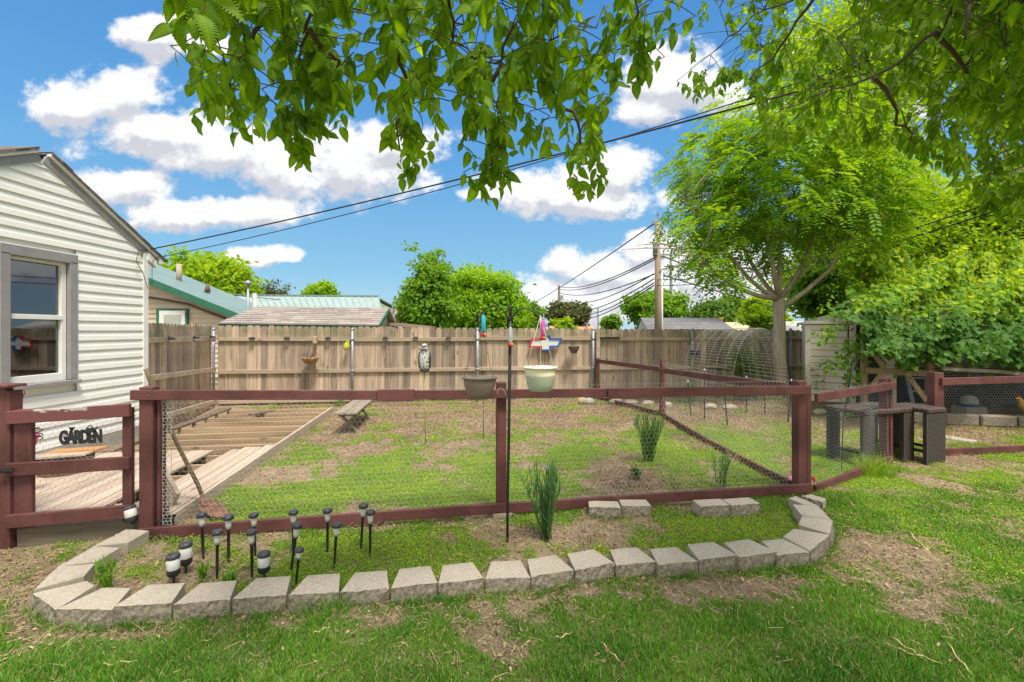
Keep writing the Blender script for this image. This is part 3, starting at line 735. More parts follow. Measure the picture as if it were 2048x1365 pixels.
lf = thing('wooden_fence', 'shorter weathered cedar fence running from the white house to the back corner', 'fence', LF0)
mb = MB(); pickets(mb, LF0 - ln*.06, LF1 - ln*.06 - ld*.05, 1.79, 1.785, -0.02, pw=.135); mb.build('board_panel', M['fence'], lf)
for (za, zb2) in ((1.53, 1.50), (0.95, 0.83), (0.30, 0.13)):
    MB().bar(LF0 + ld*.03 + UP*za, LF1 - ld*.06 + UP*zb2, 0.04, 0.088).build('rail', M['fence_rail'], lf, bevel=.003)

# little solar lights on the fence rails
def fence_light():
    r = thing('fence_light', 'x', 'solar light')
    MB().hexa([(-.05,-.075,-.005),(.05,-.075,-.005),(.05,0,-.005),(-.05,0,-.005),(-.06,-.085,.022),(.06,-.085,.022),(.055,0,.045),(-.055,0,.045)]).build('cover', M['blacktop'], r, bevel=.004)
    MB().hexa([(-.035,-.055,-.035),(.035,-.055,-.035),(.035,0,-.045),(-.035,0,-.045),(-.045,-.06,-.006),(.045,-.06,-.006),(.045,0,-.006),(-.045,0,-.006)]).build('lens', M['clear'], r)
    MB().box((0, -.004, 0), (.085, .008, .095)).build('back_plate', M['blackplastic'], r)
    return r
fl = fence_light(); first = True
lits = [(504,'black solar light on the back fence rail, first from the corner post'),(574,'black solar light on the back fence rail, second from the corner post'),(656,'black solar light on the back fence rail above the coir basket'),
        (771,'black solar light on the back fence rail, left one of the pair before the owl'),(831,'black solar light on the back fence rail directly left above the owl'),(897,'black solar light on the back fence rail just right of the owl')]
for px, lb in lits:
    k = (px-CX)/F; s_ = (k*BC.y - BC.x)/(S8.x - k*S8.y); p = BC + S8*s_ + T8*0.024 + UP*1.485
    o = fl if first else dup(fl); first = False; o.location = p; o.rotation_euler = (0, 0, A8); o['label'] = lb; o['group'] = 'solar lights on the fence rails'
for t_, lb in ((0.22,'black solar light on the side fence, nearest the white house'),(0.57,'black solar light on the side fence, middle one of three'),(0.86,'black solar light on the side fence, closest to the corner post')):
    p = LF0 + (LF1-LF0)*t_ + ln*0.022 + UP*1.53; o = dup(fl, p, math.atan2(ln.y, ln.x)+R(90), lb, 'solar lights on the fence rails')

def backpt(px, z, off=0.0):
    k = (px-CX)/F; s_ = (k*BC.y - BC.x)/(S8.x - k*S8.y); return BC + S8*s_ + T8*off + UP*z
# ================================================================== MAROON GARDEN FENCE
fd = (FR-FL).normalized(); fn_ = Vector((-fd.y, fd.x, 0))
mf = thing('garden_fence', 'long maroon post and rail garden fence with chicken wire behind the flower bed', 'fence', FL)
def onf(px): # point on fence line at pixel column
    k = (px-CX)/F; s_ = (k*FL.y - FL.x)/(fd.x - k*fd.y); return FL + fd*s_, s_
for px, w_, zt in ((299, .15, 1.225), (1003, .10, 1.205), (1603, .13, 1.165)):
    c, s_ = onf(px)
    if px == 299:
        MB().box(c + UP*(zt/2) - fn_*.0, (.100, .10, zt), (fd, fn_, UP)).build('post', M['maroon'], mf, bevel=.006)
        MB().box(c + fd*.072 + fn_*.03 + UP*(zt/2-.01), (.026, .09, zt-.05), (fd, fn_, UP)).build('post', M['maroon'], mf, bevel=.004)
    elif px == 1003:
        MB().box(c + fn_*.03 + UP*(zt/2), (.088, .088, zt), (fd, fn_, UP)).build('post', M['maroon'], mf, bevel=.006)
        MB().box(c - fn_*.0 + UP*.015, (.17, .17, .05), (fd, fn_, UP)).build('base_plate', M['fence_rail'], mf, bevel=.004)
    else:
        MB().box(c + fn_*.03 + UP*(zt/2), (.098, .10, zt), (fd, fn_, UP)).build('post', M['maroon'], mf, bevel=.006)
        MB().box(c + fd*.095 + fn_*.05 + UP*(zt/2-.03), (.05, .09, zt-.06), (fd, fn_, UP)).build('post', M['maroon'], mf, bevel=.004)
def rail(parent, a, za, b, zb_, hgt=.085, th=.036, off=-.055):
    return MB().bar(a + fn_*off + UP*za, b + fn_*off + UP*zb_, th, hgt).build('rail', M['maroonx'], parent, bevel=.003)
ea = FL - fd*.10; e1, _ = onf(796); e2, _ = onf(1240); e3 = FR + fd*.03
rail(mf, ea, 1.165, e1, 1.118, .078); rail(mf, e1 + fd*.004, 1.118, e2, 1.095, .078); rail(mf, e2 + fd*.004, 1.095, e3, 1.075, .088)
for (a, b) in ((757, 830), (1209, 1270)):
    p, _ = onf(a); q, _ = onf(b); z = 1.165 - .09*((p-FL).length/5.98)
    MB().bar(p - fn_*.088 + UP*(z-.014), q - fn_*.088 + UP*(z-.018), .022, .098).build('splice_plate', M['maroonx'], mf, bevel=.003)
b1, _ = onf(770); b2, _ = onf(1216)
rail(mf, FL - fd*.04, .055, b1, .075, .095, off=-.062); rail(mf, b1 + fd*.004, .078, b2, .085, .088, off=-.060); rail(mf, b2 + fd*.003, .085, FR + fd*.04, .088, .09, off=-.062)
fn1, L1 = plane_fn(FL + fn_*.085, FR + fn_*.085, 0.0, 0.0, 1.24, .010)
hexwire('wire_mesh', fn1, L1, 1.16, M['wire'], mf, .044, .0009)
# bunched wire folded round the left post
fn2, L2 = plane_fn(FL + fd*.11 - fn_*.034, FL + fd*.185 - fn_*.034, 0, 0, 1.2, .01); hexwire('wire_mesh', fn2, L2, 1.12, M['wire'], mf, .028, .0016)
# gate -----------------------------------------------------------------
GL = Vector((-3.87, 3.555, 0)); GR = Vector((-3.045, 3.665, 0)); gd = (GR-GL).normalized(); gn = Vector((-gd.y, gd.x, 0))
gt = thing('garden_gate', 'maroon garden gate with three rails, peeling paint on top and chicken wire', 'gate', GL, math.atan2(gd.y, gd.x))
for s_, w_ in ((.055, .125), (GR-GL).length and ((GR-GL).length-.04, .07)):
    MB().box(GL + gd*s_ + UP*.60, (w_, .04, .92), (gd, gn, UP)).build('stile', M['maroon'], gt, bevel=.004)
for (z0, z1, m_) in ((1.005, 1.045, 'peel'), (.605, .625, 'maroon'), (.205, .24, 'maroonx')):
    r_ = MB().bar(GL - gd*.03 - gn*.042 + UP*z0, GR + gd*.0 - gn*.042 + UP*z1, .038, .10).build('rail', M[m_], gt, bevel=.004)
    if m_ == 'peel': r_['label'] = 'top rail with grey wood showing through peeling maroon paint'
MB().box(GL - gd*.02 - gn*.07 + UP*.607, (.10, .02, .035), (gd, gn, UP)).tube([GL - gd*.09 - gn*.083 + UP*.607, GL + gd*.05 - gn*.083 + UP*.607], .008, 8).build('latch', M['black'], gt, bevel=.002)
fg, Lg = plane_fn(GL + gn*.025, GR + gn*.025, 0.14, 0.16, .95, .006); hexwire('wire_mesh', fg, Lg, .92, M['wire'], gt, .042, .0010)
gp = thing('gate_post', 'thick maroon board post with small cap left of the gate', 'post', (-3.97, 3.55, 0))
MB().box((-3.985, 3.55, .61), (.13, .06, 1.26)).build('front_board', M['maroon'], gp, bevel=.004)
MB().box((-3.905, 3.57, .60), (.035, .10, 1.22)).build('side_board', M['maroon'], gp, bevel=.004)
MB().box((-3.965, 3.55, 1.25), (.21, .15, .022)).build('cap', M['maroon'], gp, bevel=.004)
tag(MB().bar(Vector((-3.88, 3.60, .055)), Vector((-2.99, 3.71, .085)), .09, .15).build('sleeper', M['sleeper'], None, bevel=.006), 'dark weathered timber sleeper lying under the gate', 'timber')
# angled panel on the right
RA = Vector((3.07, 4.70, 0)); RB = Vector((4.78, 5.79, 0)); rd = (RB-RA).normalized(); rn = Vector((-rd.y, rd.x, 0))
rp = thing('garden_fence', 'short angled maroon fence panel between the corner post and the wicker table', 'fence', RA)
MB().box(RB + UP*.53, (.07, .09, 1.09), (rd, rn, UP)).build('post', M['maroon'], rp, bevel=.004)
MB().box(RB - rd*.065 + rn*.02 + UP*.53, (.04, .09, 1.07), (rd, rn, UP)).build('post', M['maroon'], rp, bevel=.004)
MB().bar(RA + rd*.0 - rn*.065 + UP*.99, RB + rd*.03 - rn*.065 + UP*.985, .036, .088).build('rail', M['maroonx'], rp, bevel=.003)
MB().bar(RA + rd*.0 - rn*.05 + UP*.05, RB - rd*.06 - rn*.05 + UP*.06, .036, .085).build('rail', M['maroonx'], rp, bevel=.003)
f3, L3 = plane_fn(RA - rn*.02, RB - rd*.05 - rn*.02, .02, .02, 1.0, .02); hexwire('wire_mesh', f3, L3, 1.02, M['blackwire'], rp, .040, .0007)
# far right section
QA = Vector((5.70, 6.10, 0)); QB = Vector((9.2, 6.62, 0)); qd = (QB-QA).normalized(); qn = Vector((-qd.y, qd.x, 0))
qp = thing('garden_fence', 'far maroon fence section right of the wicker table in front of the chicken run', 'fence', QA)
MB().box(QA + UP*.55, (.11, .09, 1.13), (qd, qn, UP)).build('post', M['maroon'], qp, bevel=.004)
MB().box(QA - qd*.078 + UP*.56, (.045, .10, 1.13), (qd, qn, UP)).build('post', M['maroon'], qp, bevel=.004)
MB().box(QB + UP*.55, (.10, .09, 1.1), (qd, qn, UP)).build('post', M['maroon'], qp, bevel=.004)
MB().bar(QA - qd*.02 - qn*.065 + UP*1.0, QB - qn*.065 + UP*1.02, .036, .095).build('rail', M['maroonx'], qp, bevel=.003)
MB().bar(QA - qd*.1 - qn*.05 + UP*.055, QB - qn*.05 + UP*.06, .036, .09).build('rail', M['maroonx'], qp, bevel=.003)
# divider running back
V0, V1_, V2_ = Vector((2.93, 4.78, 0)), Vector((2.89, 8.85, 0)), Vector((2.08, 11.05, 0))
dv = thing('garden_fence', 'low maroon divider fence running back from the corner post to the cedar fence', 'fence', V0)
MB().bar(V1_ + Vector((.03, 0, 0)), V1_ + Vector((.06, .02, 1.12)), .10, .09, up=Vector((0, 1, 0))).build('post', M['maroon'], dv, bevel=.004)
MB().bar(V2_, V2_ + UP*1.0, .09, .06, up=Vector((0, 1, 0))).build('post', M['maroon'], dv, bevel=.004)
for (a, za, b, zb_) in ((V0, 1.08, V1_, .905), (V1_, .925, V2_, .94)):
    dd = (b-a).normalized(); nn = Vector((dd.y, -dd.x, 0)); MB().bar(a - nn*.04 + UP*za, b - nn*.04 + UP*zb_, .036, .088).build('rail', M['maroonx'], dv, bevel=.003)
mid = Vector((2.86, 6.6, 0))
for (a, b) in ((V0, mid), (mid, V1_), (V1_, V2_)):
    MB().bar(a + UP*.045, b - (b-a).normalized()*.01 + UP*.045, .036, .10).build('rail', M['maroonx'], dv, bevel=.003)
for (a, b) in ((V0, V1_), (V1_, V2_)):
    f4, L4 = plane_fn(a + Vector((.03, 0, 0)), b + Vector((.03, 0, 0)), 0, 0, 1.1, .02); hexwire('wire_mesh', f4, L4, 1.08, M['wire'], dv, .05, .0008)

# ================================================================== HOUSE
HX = -5.5; HY0, HYR, HY1 = 3.75, 5.30, 6.82
RZ, EZ = 3.63, 2.76   # siding height at ridge and corner
ho = thing('house', 'white vinyl sided gable end of a house with grey trimmed window', 'house', (HX, HY1, 0))
def sidz(y): # siding top at y
    return RZ - (y-HYR)*(RZ-EZ)/(HY1-HYR) if y > HYR else RZ - (HYR-y)*0.5
mb = MB(); z = 0.28; ex = 0.127
WY0, WY1, WZ0, WZ1 = 4.86, 5.73, 1.02, 2.62
def course(mb, ya0, yb0, ya1, yb1, z0, z1):
    spans = [(ya0, yb0, ya1, yb1)] if not (z1 > WZ0+.001 and z0 < WZ1-.001) else [(ya0, WY0, ya1, WY0), (WY1, yb0, WY1, yb1)]
    k = min(.06, (z1-z0)*.5)/(z1-z0); k2 = k + .03
    for (a0, b0, a1, b1) in spans:
        if max(b0-a0, b1-a1) < .005: continue
        m0, n0, m2, n2 = a0+(a1-a0)*k, b0+(b1-b0)*k, a0+(a1-a0)*k2, b0+(b1-b0)*k2; zk, zk2 = z0+(z1-z0)*k, z0+(z1-z0)*k2
        mb.add([(HX+.022, a0, z0), (HX+.022, b0, z0), (HX+.007, b1, z1), (HX+.007, a1, z1), (HX-.012, a0, z0), (HX-.012, b0, z0), (HX+.018, m0, zk), (HX+.018, n0, zk), (HX+.0135, m2, zk2), (HX+.0135, n2, zk2)],
               [(0,1,7,6), (8,9,2,3), (6,7,9,8), (4,5,1,0)])
def lim(zz):
    yb = HY1-.06 if zz <= EZ else min(HY1-.06, HYR + (RZ-zz)/((RZ-EZ)/(HY1-HYR))); ya = max(HY0, HYR - (RZ-zz)/0.5)
    return ya, yb
while z < RZ-.01:
    z1 = min(z + ex, RZ); (a0, b0), (a1, b1) = lim(z), lim(z1)
    if z < EZ < z1: b1 = lim(z1)[1]
    course(mb, a0, b0, a1, b1, z, z1); z = z1
mb.build('siding', M['siding'], ho)
# wall body behind
mc = MB().prism([(HX-.02, HY0, WZ1), (HX-.02, HY1, WZ1), (HX-.02, HY1, EZ-.02), (HX-.02, HYR, RZ-.02), (HX-.02, HY0, RZ-.79)], (-.06, 0, 0))
mc.box((HX-.05, (HY0+HY1)/2, (.25+WZ0)/2), (.06, HY1-HY0, WZ0-.25)).box((HX-.05, (HY0+WY0)/2, (WZ0+WZ1)/2), (.06, WY0-HY0, WZ1-WZ0)).box((HX-.05, (HY1+WY1)/2, (WZ0+WZ1)/2), (.06, HY1-WY1, WZ1-WZ0)).build('wall_core', M['siding'], ho)
MB().bar((HX-.04, HY0-.3, .12), (HX-.04, HY1-.02, .12), .12, .31).build('foundation', M['foundation'], ho)
MB().box((HX-3, HY1, 1.4), (6.0, .08, 2.9)).box((HX-3, HY0-.02, 1.4), (6.0, .08, 2.7)).build('wall', M['siding'], ho)
MB().box((HX+.008, HY1-.02, 1.56), (.05, .09, 2.55)).build('corner_board', M['whitetrim'], ho, bevel=.003)
for k_, (a, b) in enumerate(((Vector((HX, HYR, RZ)), Vector((HX, HY1+.16, EZ-.09))), (Vector((HX, HYR, RZ)), Vector((HX, HY0-.1, RZ-.82))))):
    ox = Vector((1, 0, 0)); dd = (b-a).normalized(); up_ = ox.cross(dd); up_ = up_ if up_.z > 0 else -up_
    MB().bar(a + ox*.012 + up_*.008, b + ox*.012 + up_*.008, .018, .016, up=up_).build('trim_strip', M['whitetrim'], ho)
    MB().bar(a + ox*.016 + up_*.065, b + ox*.016 + up_*.065, .03, .095, up=up_).build('rake_board', M['greytrim'], ho)
    MB().bar(a + ox*.036 + up_*.132, b + ox*.036 + up_*.132, .05, .038, up=up_).build('rake_molding', M['whitetrim'], ho, bevel=.006)
    nm = 'shingle_roof'
    mb = MB(); LL = (b-a).length; nn_ = int(LL/.13)
    mb.bar(a + ox*(-3.0) + up_*.160, b + ox*(-3.0) + up_*.160 + dd*.05, 6.15, .024, up=up_)
    for q_ in range(nn_+1):
        c_ = a + dd*(q_*LL/nn_) + up_*(.174) - ox*(3.0+random.uniform(-.008, .008)); mb.bar(c_ - dd*.01, c_ + dd*(.135) + up_*.003, 6.15, .006, up=up_)
    mb.build(nm, mat('grey_brown_shingle%s' % ('', '_rear')[k_], (0.21,0.17,0.15), (0.10,0.085,0.075), 25, rough=.95, isl=.25, bst=.4), ho)
# eave return, fascia, gutter end
MB().prism([(HX+.045, HY1+.0, EZ-.02), (HX+.045, HY1+.17, EZ-.12), (HX+.045, HY1+.17, EZ-.02), (HX+.045, HY1+.02, EZ+.09)], (-.06, 0, 0)).build('eave_return', M['whitetrim'], ho)
MB().bar((HX+.05, HY1+.19, EZ-.0), (HX-5.8, HY1+.19, EZ-.0), .03, .12).build('fascia', M['greytrim'], ho)
MB().hexa([(HX+.06, HY1+.205, EZ-.05), (HX+.06, HY1+.27, EZ-.05), (HX-5.8, HY1+.27, EZ-.05), (HX-5.8, HY1+.205, EZ-.05), (HX+.06, HY1+.205, EZ+.04), (HX+.06, HY1+.31, EZ+.04), (HX-5.8, HY1+.31, EZ+.04), (HX-5.8, HY1+.205, EZ+.04)]).build('gutter', M['whitetrim'], ho)
# window
SCR = mat('insect_screen', (0.05,0.052,0.05), (0.035,0.036,0.035), 6, rough=.6, bst=0)
wn = MB().box((HX+.012, (WY0+WY1)/2, WZ1-.055), (.05, WY1-WY0, .11)).box((HX+.012, WY1-.05, (WZ0+WZ1)/2-.02), (.05, .10, WZ1-WZ0-.15)).box((HX+.012, WY0+.05, (WZ0+WZ1)/2-.02), (.05, .10, WZ1-WZ0-.15)).build('window', M['greytrim'], ho, bevel=.003)
MB().box((HX+.025, (WY0+WY1)/2, WZ0+.025), (.10, WY1-WY0+.02, .045)).build('sill', M['greytrim'], wn, bevel=.003)
MB().box((HX+.006, WY1+.007, (WZ0+WZ1)/2), (.035, .014, WZ1-WZ0)).box((HX+.006, (WY0+WY1)/2, WZ1+.008), (.035, WY1-WY0+.03, .016)).box((HX+.006, WY0-.007, (WZ0+WZ1)/2), (.035, .014, WZ1-WZ0)).build('outer_channel', M['whitetrim'], wn)
fy0, fy1, fz0, fz1 = WY0+.10, WY1-.10, WZ0+.05, WZ1-.11; rx = HX-.045
for (yy_, ww) in ((fy0+.02, .04), (fy1-.03, .06)): MB().box((rx, yy_, (fz0+fz1)/2), (.06, ww, fz1-fz0)).build('frame', M['whitetrim'], wn, bevel=.003)
for (zz, hh_) in ((fz1-.02, .04), (fz0+.045, .09)): MB().box((rx-.002, (fy0+fy1)/2, zz), (.06, fy1-fy0, hh_)).build('frame', M['whitetrim'], wn, bevel=.003)
MB().box((rx+.004, (fy0+fy1)/2, 1.835), (.07, fy1-fy0-.1, .055)).build('meeting_rail', M['whitetrim'], wn, bevel=.003)
MB().box((rx-.01, (fy0+fy1)/2, (fz0+fz1)/2), (.006, fy1-fy0-.08, fz1-fz0-.1)).build('glass', M['glass'], wn)
mb = MB(); 
for q_ in range(22):
    yq = fy0 + .02 + q_*(fy1-fy0-.04)/21; mb.box((rx-.10-.02*math.sin(q_*1.9), yq, 1.86), (.015, .032, 1.3))
mb.build('curtain', M['curtain'], wn)
MB().box((rx-.018, (fy0+fy1)/2, 1.49), (.002, fy1-fy0-.1, .62)).build('screen', SCR, wn)
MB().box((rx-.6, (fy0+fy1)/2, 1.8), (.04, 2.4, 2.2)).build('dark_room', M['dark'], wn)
MB().box((rx-.02, (fy0+fy1)/2-.0, 2.0), (.002, .002, .002)).build('clip', M['whitetrim'], wn)

# ================================================================== DECK
dk = thing('deck', 'half dismantled weathered timber deck with open joists beside the white house', 'deck', DO, A8)
DZ = .14
def DP(s_, t_, z=0): return DO - S8*s_ + T8*t_ + UP*z
random.seed(12)
def plank(mb, s0, w_, t0, t1, z=DZ, th=.028, sk=0.0):
    mb.hexa([DP(s0, t0, z-th), DP(s0+w_, t0+random.uniform(-.01,.01), z-th), DP(s0+w_+sk, t1, z-th), DP(s0+sk, t1, z-th), DP(s0, t0, z), DP(s0+w_, t0, z+random.uniform(-.004,.004)), DP(s0+w_+sk, t1, z+random.uniform(-.004,.004)), DP(s0+sk, t1, z)])
mb = MB()
for i in range(4): plank(mb, .0+i*.112, .104, -.02, 2.28 + random.uniform(-.05, .05)-(0.05*i))
mb.build('deck_board', M['deckwood'], dk, bevel=.002)
mb = MB(); s_ = .66; i = 0
while s_ < 2.35:
    plank(mb, s_, .134, -.12 - (0.0), 2.12 + random.uniform(-.03, .05)); s_ += .142; i += 1
mb.build('deck_board', M['deckwood'], dk, bevel=.002)
mb = MB(); mb.bar(DP(-.022, -.05, .06), DP(-.022, 5.26, .07), .036, .15); mb.build('rim_joist', M['deckwood'], dk, bevel=.003)
mb = MB(); mb.bar(DP(1.92, 2.15, .15), DP(1.92, 5.3, .155), .14, .035); mb.build('rim_board', M['darkwood'], dk, bevel=.003)
for i in range(13):
    t_ = .35 + i*.405 + random.uniform(-.02, .02); top = DZ-.032 if t_ < 2.15 else DZ-.01
    MB().bar(DP(.0, t_, top-.05), DP(1.9 if t_ > 2.2 else 2.4, t_+random.uniform(-.04, .04), top-.05), .036, .095).build('joist', M['joist'], dk, bevel=.002)
MB().bar(DP(.02, 5.24, .08), DP(1.9, 5.24, .08), .036, .11).build('joist', M['joist'], dk, bevel=.002)
MB().bar(DP(1.2, 4.55, DZ+.012), DP(1.0, 5.0, DZ+.014), .13, .025).build('offcut', M['darkwood'], dk)
# loose pieces
a, b = G(316, 930, .33), G(360, 1000, .16); a = Vector((-3.0-.12, 4.02, .50)); b = Vector((-2.93, 4.0, .17))
tag(MB().bar(At(300, 905, 4.25), At(352, 1000, 3.98), .035, .14, up=Vector((.6, -.25, .8))).build('plank', M['deckwood'], None, bevel=.003), 'short grey plank leaning beside the left end of the garden fence', 'plank')
tag(MB().box(DP(.18, -.06, .165), (.30, .16, .035), (S8, T8, UP)).build('step_board', M['maroon'], None, bevel=.004), 'maroon painted step board lying on the near end of the deck', 'board')
cr = thing('plastic_crate', 'black open plastic crate under the maroon step board', 'crate', DP(.08, -.16))
mb = MB(); c = DP(.08, -.13, .0)
for i in range(6):
    for j in (-1, 1): mb.box(c + S8*(-.13+.052*i) + T8*j*.05 + UP*.065, (.014, .008, .13), (S8, T8, UP))
mb.build('slatted_side', M['blackplastic'], cr)
MB().box(c + T8*.05 + UP*.132, (.30, .012, .02), (S8, T8, UP)).box(c - T8*.05 + UP*.132, (.30, .012, .02), (S8, T8, UP)).box(c + UP*.008, (.29, .1, .01), (S8, T8, UP)).build('rim', M['blackplastic'], cr)
# wooden half barrel lid thing by the foundation: shallow tub with orange board on top
tb = thing('wooden_tub', 'low dark tub topped with pale and orange stained boards by the foundation', 'tub', (-4.86, 4.95, .14))
c = Vector((-4.86, 4.95, DZ))
MB().lathe([(.21, 0), (.235, .12), (.245, .17), (.225, .17), (.21, .03)], c, 20).build('tub_body', M['darkwood'], tb)
MB().bar(c + Vector((-.26, -.12, .19)), c + Vector((.28, .0, .21)), .18, .02).build('board', M['deckwood'], tb)
MB().bar(c + Vector((-.22, .07, .20)), c + Vector((.30, .12, .225)), .17, .02).build('board', mat('orange_stained_board', (0.55,0.25,0.07), (0.40,0.20,0.08), 9, stretch=(.2,2,1), bst=.2), tb)
# ================================================================== GARDEN OBJECTS
random.seed(21)
RUST = mat('rusty_steel', (0.30,0.15,0.10), (0.17,0.085,0.06), 14, rough=.8, metal=.2, bst=.2)
HANDLE = wood('old_handle_wood', (0.24,0.18,0.11), (0.15,0.115,0.07), (0.07,0.055,0.04), 'z', .05, grain=50)
pts = [At(291, 738, 3.83), At(312, 790, 3.87), At(335, 846, 3.95), At(366, 912, 4.05), At(395, 968, 4.12), At(404, 990, 4.14), At(405, 1009, 4.12)]
sh = thing('shovel', 'long handled rusty shovel leaning behind the left end of the garden fence', 'shovel', pts[-1])
hp = []
for i in range(len(pts)-1):
    for k in range(3): hp.append(pts[i].lerp(pts[i+1], k/3))
hp.append(pts[-1]); MB().tube(hp, [.017]*len(hp), 10).build('handle', HANDLE, sh, True)
mb = MB(); e = At(446, 1030, 4.05); s0 = pts[-1] + Vector((0, 0, -.005)); ax = (e-s0).normalized(); sd = ax.cross(Vector((.1, -.3, 1))).normalized(); up_ = sd.cross(ax)
L = .29; prof = [(0, .02), (.05, .07), (.6, .075), (.85, .055), (1, .012)]
V = []
for (t_, w_) in prof:
    for u in (-1, -.5, 0, .5, 1): V.append(s0 + ax*L*t_ + sd*w_*u + up_*(abs(u)**2*.022*(1-t_*.5)))
fs = [(i*5+j, i*5+j+1, i*5+j+6, i*5+j+5) for i in range(4) for j in range(4)]
mb.add(V, fs); b_ = mb.build('blade', RUST, sh, True); sm = b_.modifiers.new('t', 'SOLIDIFY'); sm.thickness = .003
MB().tube([pts[-2], pts[-1], s0 + ax*.05], [.02, .021, .012], 10).build('socket', RUST, sh, True)

# bench
BP = [G(665, 827, .36), G(712, 829, .36), G(747, 797, .36), G(715, 795, .36)]
bc = (BP[0]+BP[1]+BP[2]+BP[3])/4; bc.z = 0; ba = (BP[3]+BP[2]-BP[0]-BP[1]); ba.z = 0; ba.normalize(); bs = Vector((ba.y, -ba.x, 0)); bl = 1.55
bn = thing('garden_bench', 'weathered wooden plank bench on crossed legs beside the open deck joists', 'bench', bc)
mb = MB()
for i in range(2): mb.bar(bc + bs*(-.09+.18*i) - ba*bl/2 + UP*.345, bc + bs*(-.09+.18*i) + ba*bl/2 + UP*.345, .172, .038)
mb.build('seat', M['benchwood'], bn, bevel=.004)
for k in (-.58, .58):
    for j in (-1, 1):
        MB().bar(bc + ba*(k+.018*j) + bs*(-.17*j), bc + ba*(k+.018*j) + bs*(.15*j) + UP*.325, .032, .075, up=ba).build('leg', M['benchwood'], bn, bevel=.003)
    MB().bar(bc + ba*k - bs*.15 + UP*.30, bc + ba*k + bs*.15 + UP*.30, .04, .05).build('crosspiece', M['benchwood'], bn)

# owls ---------------------------------------------------------------
def owlmat():
    m, t, p = base('owl_speckle'); v, i = coord(t, (1,1,1), False); vo = t.node('ShaderNodeTexVoronoi'); vo.inputs['Scale'].default_value = 46; t.l.new(t.vmath('MULTIPLY', v, (1,1,.7)), vo.inputs['Vector'])
    n = t.noise(v, 30, 4); k = t.ramp(t.math('ADD', vo.outputs['Distance'], t.math('MULTIPLY', n, .4)), .5, .66)
    t.l.new(t.mix(k, (0.035,0.032,0.03,1), (0.50,0.49,0.47,1)), p.inputs['Base Color']); p.inputs['Roughness'].default_value = .7; bump(t, p, vo.outputs['Distance'], .5, .006); return m
OWL = owlmat(); YEL = mat('yellow_eye', (0.55,0.38,0.04), None, 5, bst=0, rough=.3); OWLD = mat('dark_wing', (0.06,0.055,0.05), (0.02,0.02,0.02), 40, bst=.5, bd=.01)
def owl(label):
    r = thing('owl_decoy', label, 'owl decoy')
    prof = [(.052, 0), (.066, .03), (.078, .09), (.082, .16), (.078, .22), (.064, .265), (.062, .285), (.070, .32), (.068, .35), (.05, .378), (.02, .392), (0, .394)]
    mb = MB(); mb.lathe(prof, (0,0,0), 20, fn=lambda a, z: 1-.16*abs(math.sin(a)))
    mb.build('body', OWL, r, True)
    for j in (-1, 1):
        MB().ball((j*.074, .01, .15), 1, 12, 8, (.020, .045, .12)).build('wing', OWLD, r, True)
        MB().lathe([(.019, 0), (.010, .03), (0, .055)], (j*.045, 0, .36), 8, axis=(j*.45, 0, 1)).build('ear_tuft', OWLD, r, True)
        MB().lathe([(.024, 0), (.022, .006), (0, .008)], (j*.026, -.052, .325), 12, axis=(j*.2, -1, .1)).build('eye_disc', OWL, r, True)
        e_ = MB().ball((j*.026, -.061, .325), .010, 8, 6).build('eye', YEL, r, True)
        MB().ball((j*.026, -.070, .325), .005, 8, 6).build('pupil', M['black'], e_, True)
        MB().bar((j*.004, -.066, .352), (j*.05, -.05, .375), .006, .014).build('brow', OWLD, r)
    MB().lathe([(.009, 0), (.006, .014), (0, .022)], (0, -.064, .31), 8, axis=(0, -.35, -1)).build('beak', M['black'], r, True)
    MB().lathe([(.062, 0), (.072, .012), (.066, .045)], (0, 0, -.012), 10, fn=lambda a, z: 1+.10*math.sin(a*5)).build('perch_base', OWLD, r)
    return r
o1 = owl('great horned owl decoy standing upright on a bamboo stake'); op = At(849, 742, 6.59); o1.location = op
BAM = mat('bamboo_stake', (0.42,0.34,0.14), (0.30,0.22,0.09), 8, bst=.1)
st = G(851, 893); tag(MB().tube([st - UP*.03, (st+op)/2 + Vector((.004,0,0)), op + UP*.005], .0085, 8).build('garden_stake', BAM, None, True), 'thin bamboo stake carrying the owl decoy', 'stake')
o2 = owl('owl decoy tipped over sideways at the steel post by the tree'); o2.location = backpt(1590, 1.42, -.30); o2.rotation_euler = (R(8), R(48), R(8))

# double shepherd hook -------------------------------------------------
hb = G(1015, 1084); d0 = hb.y; sk = thing('shepherd_hook', 'black double arm garden hook pole with finial standing in the flower bed', 'garden hook', hb)
ptop = At(1020.5, 640, d0); MB().tube([hb - UP*.05, hb + UP*.3, hb.lerp(ptop, .5), ptop], [.011, .0115, .0125, .0135], 10).build('pole', M['black'], sk, True)
MB().lathe([(.014, 0), (.017, .01), (.013, .03), (.013, .055), (.018, .065), (.012, .075), (.019, .09), (.016, .108), (.006, .12), (0, .124)], At(1020.5, 642, d0), 12).build('finial', M['black'], sk, True)
MB().tube([hb + Vector((0, 0, .012)), hb + Vector((-.02, -.02, -.01)), hb + Vector((-.045, -.02, -.02))], .006, 6).build('foot_prong', M['black'], sk, True)
def arc(pxs): return [At(a, b, d0) for a, b in pxs]
AL = arc([(1015,648),(1015,636),(1010,626),(1001,617),(990,613),(980,614),(970,619),(963,627),(960,634),(956,632),(954,625)])
ARr = arc([(1025,648),(1025,636),(1030,626),(1039,619),(1049,617),(1060,619),(1070,627),(1078,634),(1083,638),(1085,633),(1084,627)])
for a_ in (AL, ARr): MB().tube(a_, .0055, 8).build('arm', M['black'], sk, True)
wh = arc([(1008,797),(996,795),(994,786),(1000,780),(1008,777),(1011,783)]); 
